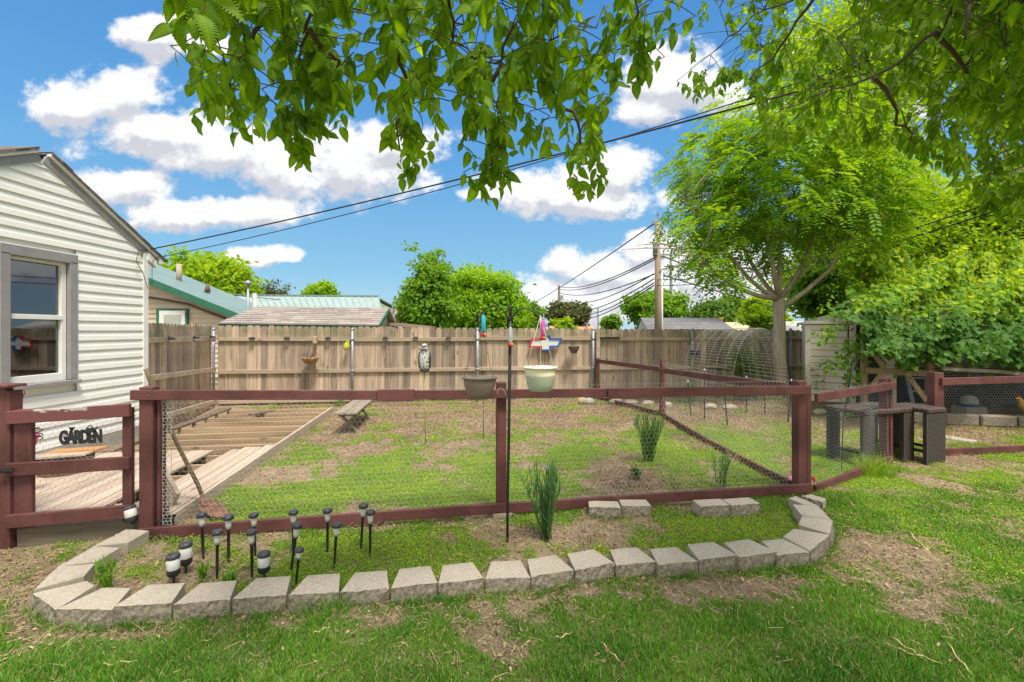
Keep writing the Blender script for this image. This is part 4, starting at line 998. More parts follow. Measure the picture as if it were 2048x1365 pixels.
tag(MB().tube([Vector((p.x, p.y+.02*math.sin(i), p.z)) for i, p in enumerate(arc([(1013,797),(1010,785),(1004,777),(997,778),(994,785),(997,789)]))], .0022, 6).build('wire_hook', M['galv'], None, True), 'small bent wire hook on the black hook pole', 'hook')
# hanging pots
TAUPE = mat('taupe_basket_plastic', (0.17,0.135,0.105), (0.13,0.10,0.08), 30, rough=.6, bst=.2)
def weavem(name, col, sc=(60, 60, 90)):
    m, t, p = base(name); v, i = coord(t, (1,1,1), False); sp = t.node('ShaderNodeSeparateXYZ'); t.l.new(v, sp.inputs[0])
    an = t.math('ARCTAN2', sp.outputs[0], sp.outputs[1])
    w_ = t.math('MULTIPLY', t.math('SINE', t.math('MULTIPLY', an, 46)), t.math('SINE', t.math('MULTIPLY', sp.outputs[2], 300)))
    t.l.new(t.mix(t.ramp(w_, -.6, .6), tuple(c*.72 for c in col)+(1,), col+(1,)), p.inputs['Base Color']); p.inputs['Roughness'].default_value = .6; bump(t, p, w_, .6, .004); return m
WV = weavem('basket_weave', (0.27,0.205,0.15))
CREAM = None
def creamm():
    m, t, p = base('cream_and_sage_pot'); v, i = coord(t, (1,1,1), False); sp = t.node('ShaderNodeSeparateXYZ'); t.l.new(v, sp.inputs[0])
    n = t.noise(v, 22, 3); k = t.ramp(t.math('ADD', sp.outputs[2], t.math('MULTIPLY', t.math('SUBTRACT', n, .5), .02)), .122, .126)
    t.l.new(t.mix(k, (0.46,0.52,0.40,1), (0.78,0.72,0.48,1)), p.inputs['Base Color']); p.inputs['Roughness'].default_value = .45; return m
CREAM = creamm(); CRIM = mat('cream_rim', (0.80,0.76,0.60), (0.74,0.70,0.54), 9, bst=0, rough=.45)
SOIL = mat('potting_soil', (0.10,0.07,0.05), (0.05,0.035,0.025), 60, bst=.6, bd=.01)
def pot(label, c, r, h, m, rim, strapm, hook, taper=.62, sr=.0016):
    o = thing('hanging_pot', label, 'hanging pot', c)
    c = Vector(c); MB().lathe([(r*taper*.9, 0), (r*taper, .004), (r*(taper+.13), h*.25), (r*.9, h*.6), (r*.96, h*.97), (r*.91, h*.97), (r*.8, h*.7)], c, 28).build('bowl', m, o, True)
    MB().lathe([(r*.93, h*.93), (r*1.04, h*.95), (r*1.05, h*1.0), (r*.97, h*1.01), (r*.9, h*.96)], c, 28).build('rim', rim, o, True)
    MB().lathe([(r*.88, h*.80), (r*.5, h*.83), (0, h*.82)], c, 20).build('soil', SOIL, o, True)
    for k in range(3):
        a = R(205 + 120*k); p = c + Vector((math.cos(a)*r*.97, math.sin(a)*r*.97, h*.98)); MB().tube([p - UP*.008, p + (hook-p)*.5 + Vector((0,0,-.003)), hook], sr, 6).build('strap', strapm, o, True)
    return o
c1 = At(959.5, 797, d0); hk1 = At(959.5, 628, d0)
p1 = pot('taupe woven-look hanging pot on the left arm of the hook pole', c1, .137, .168, WV, TAUPE, M['black'], hk1)
MB().tube([hk1, hk1 - UP*.15], .004, 8).build('hanger', HANDLE, p1, True)
c2 = At(1080.5, 782, d0); hk2 = At(1081, 632, d0); WH = mat('white_strap', (0.75,0.74,0.70), None, 8, bst=0)
p2 = pot('cream and sage green hanging pot on the right arm of the hook pole', c2, .131, .190, CREAM, CRIM, WH, hk2, .66, .0022)
MB().tube([hk2, hk2 - UP*.14], .006, 8).build('hanger', WH, p2, True)
# feeders
REDP = mat('red_plastic', (0.50,0.02,0.025), None, 8, bst=0, rough=.3); YELP = mat('yellow_plastic', (0.75,0.45,0.03), None, 8, bst=0, rough=.4)
def tint(name, col, tr=.35):
    m, t, p = base(name); p.inputs['Base Color'].default_value = col+(1,); p.inputs['Roughness'].default_value = .1
    q = t.node('ShaderNodeBsdfTransparent'); q.inputs[0].default_value = tuple(.4+.6*x for x in col)+(1,); mx = t.node('ShaderNodeMixShader'); mx.inputs[0].default_value = 1-tr
    t.l.new(q.outputs[0], mx.inputs[1]); t.l.new(p.outputs[0], mx.inputs[2]); t.l.new(mx.outputs[0], [n for n in t.n if n.type == 'OUTPUT_MATERIAL'][0].inputs[0]); return m
def feeder(label, c, m, h, r=.021):
    o = thing('hummingbird_feeder', label, 'bird feeder', c); c = Vector(c)
    MB().lathe([(r*.55, 0), (r, .018), (r, h-.02), (r*.7, h), (r*.5, h+.006), (0, h+.008)], c + UP*.028, 16).build('bottle', m, o, True)
    MB().lathe([(r*1.15, 0), (r*1.35, .006), (r*1.3, .018), (r*.9, .032)], c, 16).build('red_base', REDP, o, True)
    MB().lathe([(.011, 0), (.009, .004), (0, .005)], c + Vector((r*.8, -r*1.1, .017)), 7, axis=(.4, -1, 0), fn=lambda a, z: 1+.3*math.cos(a*5)).build('flower_port', YELP, o, True)
    MB().tube([c + UP*(h+.03), c + UP*(h+.05) + Vector((.008,0,0)), c + UP*(h+.065), c + UP*(h+.05) - Vector((.008,0,0)), c + UP*(h+.03)], .0016, 6).build('hanger_loop', M['galv'], o, True)
    return o
feeder('hummingbird feeder with a turquoise bottle by the left hook arm', At(967, 674, d0-.0), tint('turquoise_bottle', (0.03,0.50,0.62), .15), .135, .019)
feeder('hummingbird feeder with a clear bottle on the hook pole', At(1021, 694, d0-.035), tint('clear_bottle', (0.75,0.80,0.82), .55), .120, .017)
feeder('hummingbird feeder with a pink bottle by the right hook arm', At(1086, 681, d0-.0), tint('pink_bottle', (0.80,0.12,0.48), .15), .125, .019)

# solar path lights -----------------------------------------------------
def slim_light():
    r = thing('solar_path_light', 'x', 'solar light')
    MB().lathe([(.031, 0), (.034, .004), (.034, .020), (.031, .026), (.020, .028), (0, .0285)], (0, 0, .305), 20).build('cap', M['blacktop'], r, True)
    MB().lathe([(.014, 0), (.019, .02), (.021, .066), (.019, .066), (.013, .004)], (0, 0, .24), 16).build('lens', M['clear'], r, True)
    MB().lathe([(.006, 0), (.006, .03), (.010, .05), (.002, .055)], (0, 0, .245), 8).build('reflector', M['whitetrim'], r, True)
    MB().lathe([(.002, -.06), (.008, .04), (.0095, .06), (.0095, .225), (.014, .228), (.014, .242), (.0, .243)], (0, 0, 0), 12).build('spike', M['blackplastic'], r, True)
    return r
def fat_light():
    r = thing('solar_path_light', 'x', 'solar light')
    MB().lathe([(.043, 0), (.046, .003), (.046, .018), (.040, .026), (.022, .028), (0, .028)], (0, 0, .175), 22).build('cap', M['blacktop'], r, True)
    MB().lathe([(.042, 0), (.043, .002), (.043, .065), (.042, .066)], (0, 0, .11), 22).build('lens', FROST, r, True)
    MB().lathe([(.018, 0), (.035, .010), (.043, .018), (.044, .048), (.043, .052)], (0, 0, .06), 22).build('cup', M['blackplastic'], r, True)
    MB().lathe([(.003, -.05), (.009, .02), (.010, .065)], (0, 0, 0), 10).build('spike', M['blackplastic'], r, True)
    return r
FROST = mat('frosted_lens', (0.62,0.63,0.62), (0.45,0.44,0.42), 9, rough=.3, bst=0)
sl, ft = slim_light(), fat_light(); f1 = f2 = True
LIT = [ # cap px, cap py, base px, base py, kind, label
 (403,1031,407,1120,0,'slim solar light tallest at the left, directly right of the gate post'),
 (457,1036,457,1128,0,'slim solar light behind the front one, second from the left end'),
 (435,1066,434,1158,0,'slim solar light between and in front of the two leftmost slim ones'),
 (507,1032,511,1118,0,'slim solar light close to the bottom rail, third in the rear row'),
 (503,1066,504,1156,0,'slim solar light in front of the third rear one, above the frosted one'),
 (587,1026,586,1112,0,'slim solar light partly hidden behind its neighbour, fourth in the rear row'),
 (595,1052,582,1145,0,'leaning slim solar light just in front of the fourth rear one'),
 (655,1023,655,1107,0,'slim solar light fifth in the rear row'),
 (674,1052,668,1136,0,'slim solar light leaning a little, in front of the fifth rear one'),
 (727,1013,722,1098,0,'slim solar light at the back of the rightmost pair'),
 (741,1026,740,1114,0,'slim solar light at the right end of all the path lights'),
 (599,1102,592,1170,0,'short slim solar light sunk in grass behind the front stones'),
 (346,1113,348,1174,1,'fat solar light with a rust-stained frosted lens, nearest the left bend'),
 (371,1090,372,1152,1,'fat clean white solar light behind the stained one'),
 (528,1109,528,1165,1,'fat solar light with a clouded lens close behind the front stones'),
 (258,1031,264,1058,1,'fat solar light tipped over on the stone by the gate post')]
for (a, b, c, d, k, lb) in LIT:
    if k == 0: o = sl if f1 else dup(sl); f1 = False; hgt = .333
    else: o = ft if f2 else dup(ft); f2 = False; hgt = .203
    o['label'] = lb; o['group'] = 'solar path lights in the flower bed'
    if a == 258: o.location = At(268, 1060, 3.62); o.rotation_euler = (R(-5), R(-16), 0); o.scale = (.95,)*3; continue
    bp = G(c, d); tp = At(a, b-5, bp.y); v = tp - bp; L = v.length
    o.location = bp + UP*0.0; o.rotation_euler = v.to_track_quat('Z', 'Y').to_euler(); s_ = L/hgt
    o.scale = ((max(.86, min(1.08, s_)) if k == 0 else .88),)*2 + (s_,)

# plants ------------------------------------------------------------------
FINE = 1
BL = np.array([(0,-.5,0),(0,.5,0),(.33,-.6,.02),(.33,.6,.02),(.7,-.42,.10),(.7,.42,.10),(1,0,.22)])
def clump(name, label, cat, p, h, spread, n, wid, m, lean=.25, leaf=.10, rng=None):
    r = rng or np.random.default_rng(int(p.x*977) % 9999 + 5); o = thing(name, label, cat, p)
    # several stems, narrow leaves along them
    ns = max(4, n//26); P = []; A = []; N = []; L = []
    mb = MB()
    for i in range(ns):
        a = r.uniform(0, 6.28); ln_ = r.uniform(.1, 1)*lean; top = Vector(p) + Vector((math.cos(a)*ln_*h*.9, math.sin(a)*ln_*h*.9, h*r.uniform(.72, 1)))
        q0 = Vector(p) + Vector((math.cos(a), math.sin(a), 0))*spread*.25*r.random(); pm = q0.lerp(top, .5) + Vector((math.cos(a), math.sin(a), 0))*-.03
        pts = [q0*(1-t)**2 + pm*2*t*(1-t) + top*t*t for t in (0, .25, .5, .75, 1)]; mb.tube(pts, [.0035, .003, .0028, .002, .001], 5)
        for k in range(n//ns):
            t = r.uniform(.08, 1); j = min(3, int(t*4)); f_ = t*4-j; pt = pts[j].lerp(pts[j+1], f_); P.append(pt)
            b = r.uniform(0, 6.28); shr = wid > .018; A.append((math.cos(b)*(1 if shr else .55), math.sin(b)*(1 if shr else .55), (.05 if shr else .9) + r.normal()*.3)); N.append((math.cos(b+math.pi)*(.3 if shr else 1), math.sin(b+math.pi)*(.3 if shr else 1), .8 if shr else .5)); L.append(leaf*r.uniform(.6, 1.2))
    mb.build('stem', m, o, True)
    tv_, tf_ = (TQ, TQF) if wid > .018 else (BL, TBF)
    P = np.array([tuple(q) for q in P]); P = P + r.normal(size=P.shape)*(spread*.16 if wid > .018 else 0)*[1, 1, .6]
    V, Fc, _ = instance(tv_, tf_, P, np.array(A), np.array(N), np.array(L)*(.62 if wid > .018 else 1), wid*(1.2 if wid > .018 else 1)); npmesh('leaves', V, Fc, m, o); return o
LAV = leafmat('silvery_green_leaf', (0.075,0.17,0.055), (0.15,0.28,0.095), .25, .55, tcol=(1.3,1.3,.7)); BGR = leafmat('fresh_green_leaf', (0.065,0.175,0.028), (0.13,0.29,0.045), .3, .5, tcol=(1.5,1.4,.6))
clump('leafy_plant', 'tall narrow-leaved plant growing beside the black hook pole in the bed', 'plant', G(1093, 1084), .60, .22, 620, .008, LAV, .36, .12)
clump('leafy_plant', 'bushy narrow-leaved plant inside the garden near the divider fence', 'plant', G(1297, 925), .60, .26, 820, .006, BGR, .42, .13)
clump('weed_clump', 'loose weedy plant with a small blue flower by the divider rail', 'plant', G(1440, 978), .36, .3, 200, .006, BGR, .75, .09)
tag(MB().ball(At(1430, 929, 4.9), .013, 8, 6).build('blue_flower', mat('blue_petal', (0.16,0.20,0.62), None, 20, bst=0)), 'small blue flower head over the weedy clump', 'flower')
tag(MB().ball(At(1091, 936, 3.65), .011, 8, 6).build('blue_flower', MATS['blue_petal']), 'small blue flower at the top of the hook pole plant', 'flower')
clump('seedling', 'small bushy green seedling on top of the brown mulch mound', 'plant', G(1275, 955, .10), .12, .14, 160, .022, leafmat('seedling_leaf', (0.04,0.12,0.02), (0.09,0.21,0.03), .3), .8, .06)
for (a, b, h_, lb) in ((222,1182,.11,'leafy weed sprouting inside the left stone bend'),(218,1158,.10,'small weed sprig beside the left inner stones'),(462,1172,.07,'tiny weed beside the frosted fat light'),(405,1165,.10,'bright sprig left of the front slim light')):
    clump('weed', lb, 'weed', G(a, b), h_, .12, 46, .009, leafmat('bright_weed_leaf', (0.11,0.26,0.02), (0.17,0.34,0.03), .35) if 'bright_weed_leaf' not in MATS else MATS['bright_weed_leaf'], .9, .08)
# grass tufts between the stones, at posts and along rails
def tuft(a, b, h_, n, sp, lb, m=None, py=0):
    p = G(a, b); r = np.random.default_rng(a+b); x = p.x + r.normal(0, sp, n); y = p.y + r.normal(0, sp*.5, n)
    A = np.column_stack([r.normal(0, .45, n), r.normal(0, .35, n), np.ones(n)]); V, Fc, _ = instance(TB, TBF, np.column_stack([x, y, gz(x, y)-.004]), A, rdir(n, r)*[1, 1, .2], h_*r.uniform(.5, 1.15, n), .0045)
    tag(npmesh('grass_tuft', V, Fc, m or CLM), lb, 'grass tuft', 'grass tufts')
tuft(655,1225,.12,260,.10,'long grass hanging around the stones below the right slim lights', GRM); tuft(655,1190,.11,220,.08,'bright grass tuft growing behind the front stones', MATS['weed_grass'])
tuft(780,1200,.09,60,.02,'dry grass tuft wedged between two front stones', STM); tuft(568,1215,.10,60,.02,'dry straw tuft between stones left of the long grass', STM)
tuft(1745,950,.26,520,.11,'tall bright grass tuft at the foot of the angled panel post', MATS['weed_grass']); tuft(1775,912,.30,160,.07,'broad green tuft against the maroon post by the wicker table', MATS['weed_grass'])
tuft(1238,1150,.08,120,.03,'green tuft at the base of a front stone mid row', GRM); tuft(1405,1140,.07,100,.03,'green tuft at a front stone near the right bend', GRM)
tuft(180,1232,.09,200,.10,'lawn grass rising against the stones at the left bend', GRM); tuft(1395,900,.14,160,.10,'dry blond grass tuft on the divider bottom rail', STM); tuft(1250,823,.14,160,.12,'dry blond grass tuft at the far end of the divider', STM)
tuft(1460,930,.22,60,.10,'sparse dry stalks beside the blue flower clump', STM)
# brown stake behind the pots, fence ornaments
tp = G(967, 876); 
tag(MB().tube([tp, tp + UP*.04, tp + UP*.6], [.012, .006, .006], 8).build('plant_stake', M['black'], None, True), 'thin dark metal stake standing behind the taupe pot', 'stake')
# coir basket on back fence
cb = backpt(625, 1.02, -.16); o = thing('coir_basket', 'coconut fibre hanging basket on the back fence', 'hanging basket', cb)
COIR = mat('coir_fibre', (0.42,0.26,0.12), (0.22,0.13,0.06), 70, rough=.95, bst=.9, bd=.01)
MB().lathe([(.03, -.10), (.11, -.07), (.165, 0), (.18, .045), (.165, .055), (.14, .0), (.0, -.03)], cb, 20, fn=lambda a, z: 1+.05*math.sin(a*7+z*40)).build('liner', COIR, o, False)
hkk = backpt(628, 1.44, -.12)
for k in range(3):
    a = R(30+120*k); MB().tube([cb + Vector((math.cos(a)*.16, math.sin(a)*.16, .05)), hkk], .003, 5).build('chain', M['black'], o)
MB().box(backpt(631, 1.46, -.03), (.085, .12, .16), (S8, T8, UP)).build('bracket', M['fence_rail'], o, bevel=.01)
mb = MB()
for k in range(14): a = random.uniform(0, 6.28); q0 = cb + UP*.02; mb.tube([q0, q0 + Vector((math.cos(a)*.10, math.sin(a)*.06, .12)), q0 + Vector((math.cos(a)*.20, math.sin(a)*.1, random.uniform(.05, .2)))], .003, 4)
mb.build('dry_stems', M['darkwood'], o)
# green bug trap
c = backpt(697, 1.42, -.10); o = thing('fly_trap', 'yellow green plastic bag trap hanging by the steel fence post', 'trap', c)
LIME = mat('lime_plastic', (0.50,0.56,0.06), None, 8, bst=0, rough=.35)
MB().lathe([(0, -.20), (.04, -.195), (.075, -.15), (.075, -.09), (.045, -.02), (.035, 0)], c, 14, axis=(.25, 0, 1), fn=lambda a, z: 1-.25*abs(math.sin(a))).build('bag', LIME, o, True)
MB().lathe([(.035, 0), (.038, .02), (.02, .025), (0, .026)], c, 12, axis=(.25, 0, 1)).build('lid', LIME, o, True)
# small brown pot and sign
c = backpt(1143, 1.13, -.20); pot('small brown hanging pot on the back fence right of the bow-tie sign', c, .135, .165, mat('brown_plastic', (0.14,0.09,0.07), None, 9, bst=0), mat('brown_plastic_rim', (0.17,0.12,0.09), None, 9, bst=0), M['black'], c + UP*.62, .5, .002)
sg = thing('metal_sign', 'bow-tie shaped metal sign, red outlined left half and blue right half, white centre', 'sign', backpt(1090, 1.37, -.0))
sc0 = backpt(1090, 1.37, -.02)
def SP(a, b, o): return sc0 + S8*((a-1187)/512) + UP*((597-b)/512) - T8*o
def bord(poly, w_, m, nm, o=.03):
    mb = MB()
    for i in range(len(poly)-1):
        a, b = SP(*poly[i], o), SP(*poly[i+1], o); d = (b-a).normalized(); mb.bar(a - d*.012, b + d*.012, w_/1, .03, up=T8)
    mb.build(nm, m, sg)
outl = [(985,640),(1025,545),(1135,545),(1135,512),(1240,512),(1240,545),(1385,545),(1348,636),(1245,636),(1245,682),(1135,682),(1135,640)]
MB().prism([SP(a, b, .012) for a, b in outl[::-1]], -T8*.008).build('white_panel', mat('white_sign_panel', (0.62,0.66,0.64), (0.55,0.60,0.58), 5, bst=0), sg)
RD = mat('red_sign_paint', (0.62,0.03,0.035), None, 6, bst=0); BLU = mat('blue_sign_paint', (0.015,0.10,0.42), None, 6, bst=0)
bord([(1187,512),(1135,512),(1135,545),(1025,545),(985,640),(1135,640),(1135,676)], .034, RD, 'red_border'); bord([(1195,512),(1240,512),(1240,545),(1385,545),(1348,636),(1245,636),(1245,682),(1140,682)], .034, BLU, 'blue_border', .028)
c = backpt(1218, 1.49, .0); tag(MB().bar(c - S8*.28, c + S8*.28, .03, .045).ball(c, .03, 8, 6).build('bird_spike_strip', M['black']), 'thin black strip fixed on the back fence rail right of the steel post', 'strip')
c = backpt(1384, 1.13, -.12); o = thing('bucket', 'small blue grey bucket hung on the fence post behind the wire arch', 'bucket', c)
BG = mat('blue_grey_plastic', (0.10,0.14,0.19), None, 8, bst=0); MB().lathe([(.09, -.08), (.105, .05), (.115, .06), (.11, .07), (.095, .05), (.08, -.06), (0, -.06)], c, 18).build('pail', BG, o, True); MB().lathe([(.118, .045), (.122, .06), (.118, .07)], c, 18).build('rim', M['galv'], o, True)
# pink pails at the gate
PNK = mat('pink_plastic', (0.72,0.06,0.26), None, 8, bst=0, rough=.35)
for (a, b, d, lb, tz) in ((62,872,4.25,'pink toy bucket hanging behind the gate wire','a'),(38,790,3.64,'pink plastic pail hanging from the gate post cap','b')):
    c = At(a, b, d); o = thing('toy_bucket', lb, 'bucket', c)
    MB().lathe([(.035, -.09), (.055, 0), (.060, .004), (.058, .010), (.050, 0), (.03, -.08), (0, -.08)] if tz == 'a' else [(.012, -.08), (.030, 0), (.034, .01), (.026, 0), (.01, -.07)], c, 16).build('pail', PNK, o, True)
    MB().tube([c + Vector((-.05, 0, .0)), c + Vector((-.035, 0, .06)), c + Vector((0, 0, .085)), c + Vector((.035, 0, .06)), c + Vector((.05, 0, 0))], .0022, 6).build('handle', PNK, o, True)
c = At(63, 975, 3.95); o = thing('plant_stand', 'dark wire spiral plant stand behind the gate wire', 'plant stand', (c.x, c.y, .14))
MB().tube([(c.x, c.y, .14), (c.x, c.y, .86)], .008, 8).build('stem', M['black'], o, True)
for z_ in (.80, .76, .73): MB().tube([(c.x + .07*math.cos(q), c.y + .07*math.sin(q), z_+.006*q) for q in np.linspace(0, 6.28, 18)], .004, 6).build('coil', M['black'], o, True)
# GARDEN sign
cu = bpy.data.curves.new('garden_sign', 'FONT'); cu.body = 'GARDEN'; cu.size = .155; cu.extrude = .004; cu.offset = .0065; cu.space_character = .86; cu.align_x = 'CENTER'; cu.materials.append(M['blackplastic'])
gsn = bpy.data.objects.new('garden_sign', cu); C.objects.link(gsn); gc = At(162, 886, 3.60); gsn.location = gc; gsn.rotation_euler = (R(90), R(-1), math.atan2(gd.y, gd.x)); cu.size = .125
gsn.scale = (.66, 1.12, 1)
bpy.context.view_layer.update(); me_ = bpy.data.meshes.new_from_object(gsn); g2_ = bpy.data.objects.new('garden_sign', me_); C.objects.link(g2_); g2_.matrix_world = gsn.matrix_world.copy(); bpy.data.objects.remove(gsn); gsn = g2_; gsn.name = 'garden_sign'
tag(gsn, 'dark metal word sign reading GARDEN hung on the gate wire', 'sign')
ga = Vector((gd.x, gd.y, 0)); mb = MB(); q = At(180, 861, 3.60)
mb.box(q + UP*.0, (.055, .008, .035), (ga, gn, UP)).bar(q + ga*.027 + UP*.0, q + ga*.055 + UP*.022, .008, .010).tube([q - ga*.02 + UP*.018, q - ga*.01 + UP*.035, q + ga*.012 + UP*.035, q + ga*.02 + UP*.018], .004, 6)
mb.build('watering_can', M['blackplastic'], None); bpy.data.objects['watering_can'].parent = gsn; bpy.context.view_layer.update(); bpy.data.objects['watering_can'].matrix_parent_inverse = gsn.matrix_world.inverted()
q = At(144, 862, 3.60); mb = MB(); mb.bar(q - UP*.03, q + UP*.012, .008, .008, up=gn)
for j in (-1, -.3, .3, 1): mb.bar(q, q + ga*j*.02 + UP*.028, .006, .008, up=gn)
mb.build('sprout', M['blackplastic'], None); bpy.data.objects['sprout'].parent = gsn; bpy.data.objects['sprout'].matrix_parent_inverse = gsn.matrix_world.inverted()

# wire arch with stakes -----------------------------------------------------
a0, a1 = Vector((3.50, 9.35, 0)), Vector((3.83, 7.95, 0)); b0, b1 = Vector((4.92, 9.6, 0)), Vector((5.06, 8.30, 0))
ar = thing('wire_arch', 'arched grid of galvanised cattle panel wire forming a garden tunnel', 'trellis', (4.3, 8.8, 0))
def archp(u, v):  # u along axis 0..1, v around 0..1
    pa, pb = a0.lerp(a1, u), b0.lerp(b1, u); th = math.pi*v; w_ = (pb-pa)
    return pa + w_*(.5-.5*math.cos(th)) + UP*(1.72*math.sin(th)**.62)
P0, P1 = [], []
NU, NV = 6, 66
for i in range(NU+1):
    for j in range(NV): P0.append(archp(i/NU, j/NV)); P1.append(archp(i/NU, (j+1)/NV))
for j in range(NV+1):
    for i in range(NU): P0.append(archp(i/NU, j/NV)); P1.append(archp((i+1)/NU, j/NV))
V, Fc = segs(P0, P1, .0019, 3); npmesh('wire_grid', V, Fc, M['wire'], ar)
for (a, b, h_, dx, lb) in ((1382,832,.66,-.06,'far left'),(1409,840,.92,0,'second'),(1455,852,.55,-.05,'nearest left'),(1493,824,.70,0,'fourth'),(1530,831,.62,0,'fifth'),(1576,845,.75,.06,'rightmost')):
    p = G(a, b); MB().tube([p, p + Vector((dx, 0, h_))], .011, 6).build('stake', M['black'], ar)
    MB().tube([p + Vector((dx, 0, h_)), p + Vector((dx*1.05, 0, h_+.04))], .012, 6).build('stake_tip', M['whitetrim'], ar)
# black single hook right
p = G(1683, 940); q0 = p; pts = [p, p + Vector((.02, 0, .6)), At(1700, 760, p.y), At(1703, 725, p.y), At(1707, 712, p.y), At(1713, 712, p.y), At(1716, 720, p.y), At(1711, 730, p.y), At(1708, 738, p.y), At(1714, 744, p.y)]
o = thing('shepherd_hook', 'single black garden hook pole standing in front of the tan shed', 'garden hook', p)
MB().tube(pts, .0058, 8).build('pole', M['black'], o, True); MB().tube([At(1712, 714, p.y), At(1716, 708, p.y), At(1713, 704, p.y)], .005, 6).build('curl', M['black'], o, True)

# wicker table ---------------------------------------------------------------
def wick():
    m, t, p = base('brown_wicker'); v, i = coord(t, (1,1,1), False); sp = t.node('ShaderNodeSeparateXYZ'); t.l.new(v, sp.inputs[0])
    a = t.math('SINE', t.math('MULTIPLY', t.math('ADD', sp.outputs[0], sp.outputs[1]), 300)); b = t.math('SINE', t.math('MULTIPLY', sp.outputs[2], 420)); w_ = t.math('MULTIPLY', a, b)
    c = t.mix(t.ramp(b, -.7, .8), (0.010,0.007,0.006,1), (0.055,0.039,0.029,1)); c = t.mix(t.math('MULTIPLY', t.ramp(w_, -.2, .9), .4), c, (0.16,0.13,0.11,1))
    t.l.new(c, p.inputs['Base Color']); p.inputs['Roughness'].default_value = .55; bump(t, p, t.math('ADD', b, w_), .8, .004); return m
WK = wick()
def wicktop():
    m, t, p = base('faded_wicker_top'); v, i = coord(t, (1,1,1), False); sp = t.node('ShaderNodeSeparateXYZ'); t.l.new(v, sp.inputs[0])
    w_ = t.math('MULTIPLY', t.math('SINE', t.math('MULTIPLY', sp.outputs[0], 190)), t.math('SINE', t.math('MULTIPLY', sp.outputs[1], 190))); n = t.noise(v, 9, 4)
    c = t.mix(t.ramp(w_, -.5, .6), (0.025,0.016,0.012,1), (0.085,0.058,0.046,1)); c = t.mix(t.math('MULTIPLY', t.ramp(n, .4, .65), .5), c, (0.10,0.07,0.06,1))
    t.l.new(c, p.inputs['Base Color']); p.inputs['Roughness'].default_value = .6; bump(t, p, w_, .7, .004); return m
WT = wicktop()
ta = R(18); tx = Vector((math.cos(ta), math.sin(ta), 0)); ty = Vector((-math.sin(ta), math.cos(ta), 0))
def wtable(label, c, lx, ly, h, name, cat):
    o = thing(name, label, cat, c); c = Vector(c)
    MB().box(c + UP*(h-.03), (lx, ly, .06), (tx, ty, UP)).build('top', WT, o, bevel=.012)
    for i in (-1, 1):
        for j in (-1, 1): MB().box(c + tx*i*(lx/2-.10) + ty*j*(ly/2-.035) + UP*(h/2-.03), (.19, .055, h-.06), (tx, ty, UP)).build('leg', WK, o, bevel=.008)
        MB().box(c + tx*i*(lx/2-.02) + UP*.16, (.03, ly-.1, .03), (tx, ty, UP)).build('stretcher', M['black'], o)
    return o
wtable('brown wicker garden table with broad panel legs behind the angled fence panel', (4.66, 5.93, 0), .92, .50, .69, 'wicker_table', 'table')
wtable('smaller brown wicker stool table nested at the right end of the wicker table', (5.27, 5.93, 0), .36, .46, .70, 'wicker_stool', 'stool')

# shed -------------------------------------------------------------------------
S8o, T8o = S8, T8; AS = R(-27); S8 = Vector((math.cos(AS), math.sin(AS), 0)); T8 = Vector((-math.sin(AS), math.cos(AS), 0))
sa = At(1610, 650, 10.55); sb_ = Vector((sa.x, sa.y, 0)); SH = mat('tan_resin_siding', (0.82,0.745,0.65), (0.77,0.70,0.61), 3, rough=.6, bst=.03, isl=.03)
sd_ = thing('garden_shed', 'beige plastic garden shed with horizontal panels between the tree and the vine', 'shed', sb_, AS)
def SQ(s_, t_, z): return sb_ + S8*s_ + T8*t_ + UP*z
mb = MB(); nz_ = 12
for k in range(nz_):
    z0 = .05 + k*.147; 
    for (s0, s1) in ((.12, .80), (.83, 1.55)): mb.box(SQ((s0+s1)/2, -.01, z0+.0725), (s1-s0, .04, .135), (S8, T8, UP))
mb.build('front_panel', SH, sd_, bevel=.006)
MB().box(SQ(.06, 0, .92), (.12, .07, 1.78), (S8, T8, UP)).build('corner_post', SH, sd_, bevel=.01); MB().box(SQ(1.6, 0, .92), (.12, .07, 1.78), (S8, T8, UP)).build('corner_post', SH, sd_, bevel=.01)
MB().box(SQ(.83, .55, .92), (1.58, 1.05, 1.74), (S8, T8, UP)).build('wall', SH, sd_)
MB().box(SQ(.815, -.03, .92), (.012, .01, 1.7), (S8, T8, UP)).build('door_seam', M['dark'], sd_)
MB().hexa([SQ(-.06,-.08,1.82),SQ(1.75,-.08,1.82),SQ(1.75,1.2,1.82),SQ(-.06,1.2,1.82),SQ(-.06,-.08,1.87),SQ(1.75,-.08,1.87),SQ(1.75,1.2,1.87),SQ(-.06,1.2,1.87)]).hexa([SQ(.0,-.03,1.872),SQ(1.7,-.03,1.872),SQ(1.7,1.15,1.872),SQ(.0,1.15,1.872),SQ(.42,.35,2.02),SQ(1.25,.35,2.02),SQ(1.25,.8,2.02),SQ(.42,.8,2.02)]).build('roof', SH, sd_, bevel=.008)

S8, T8 = S8o, T8o
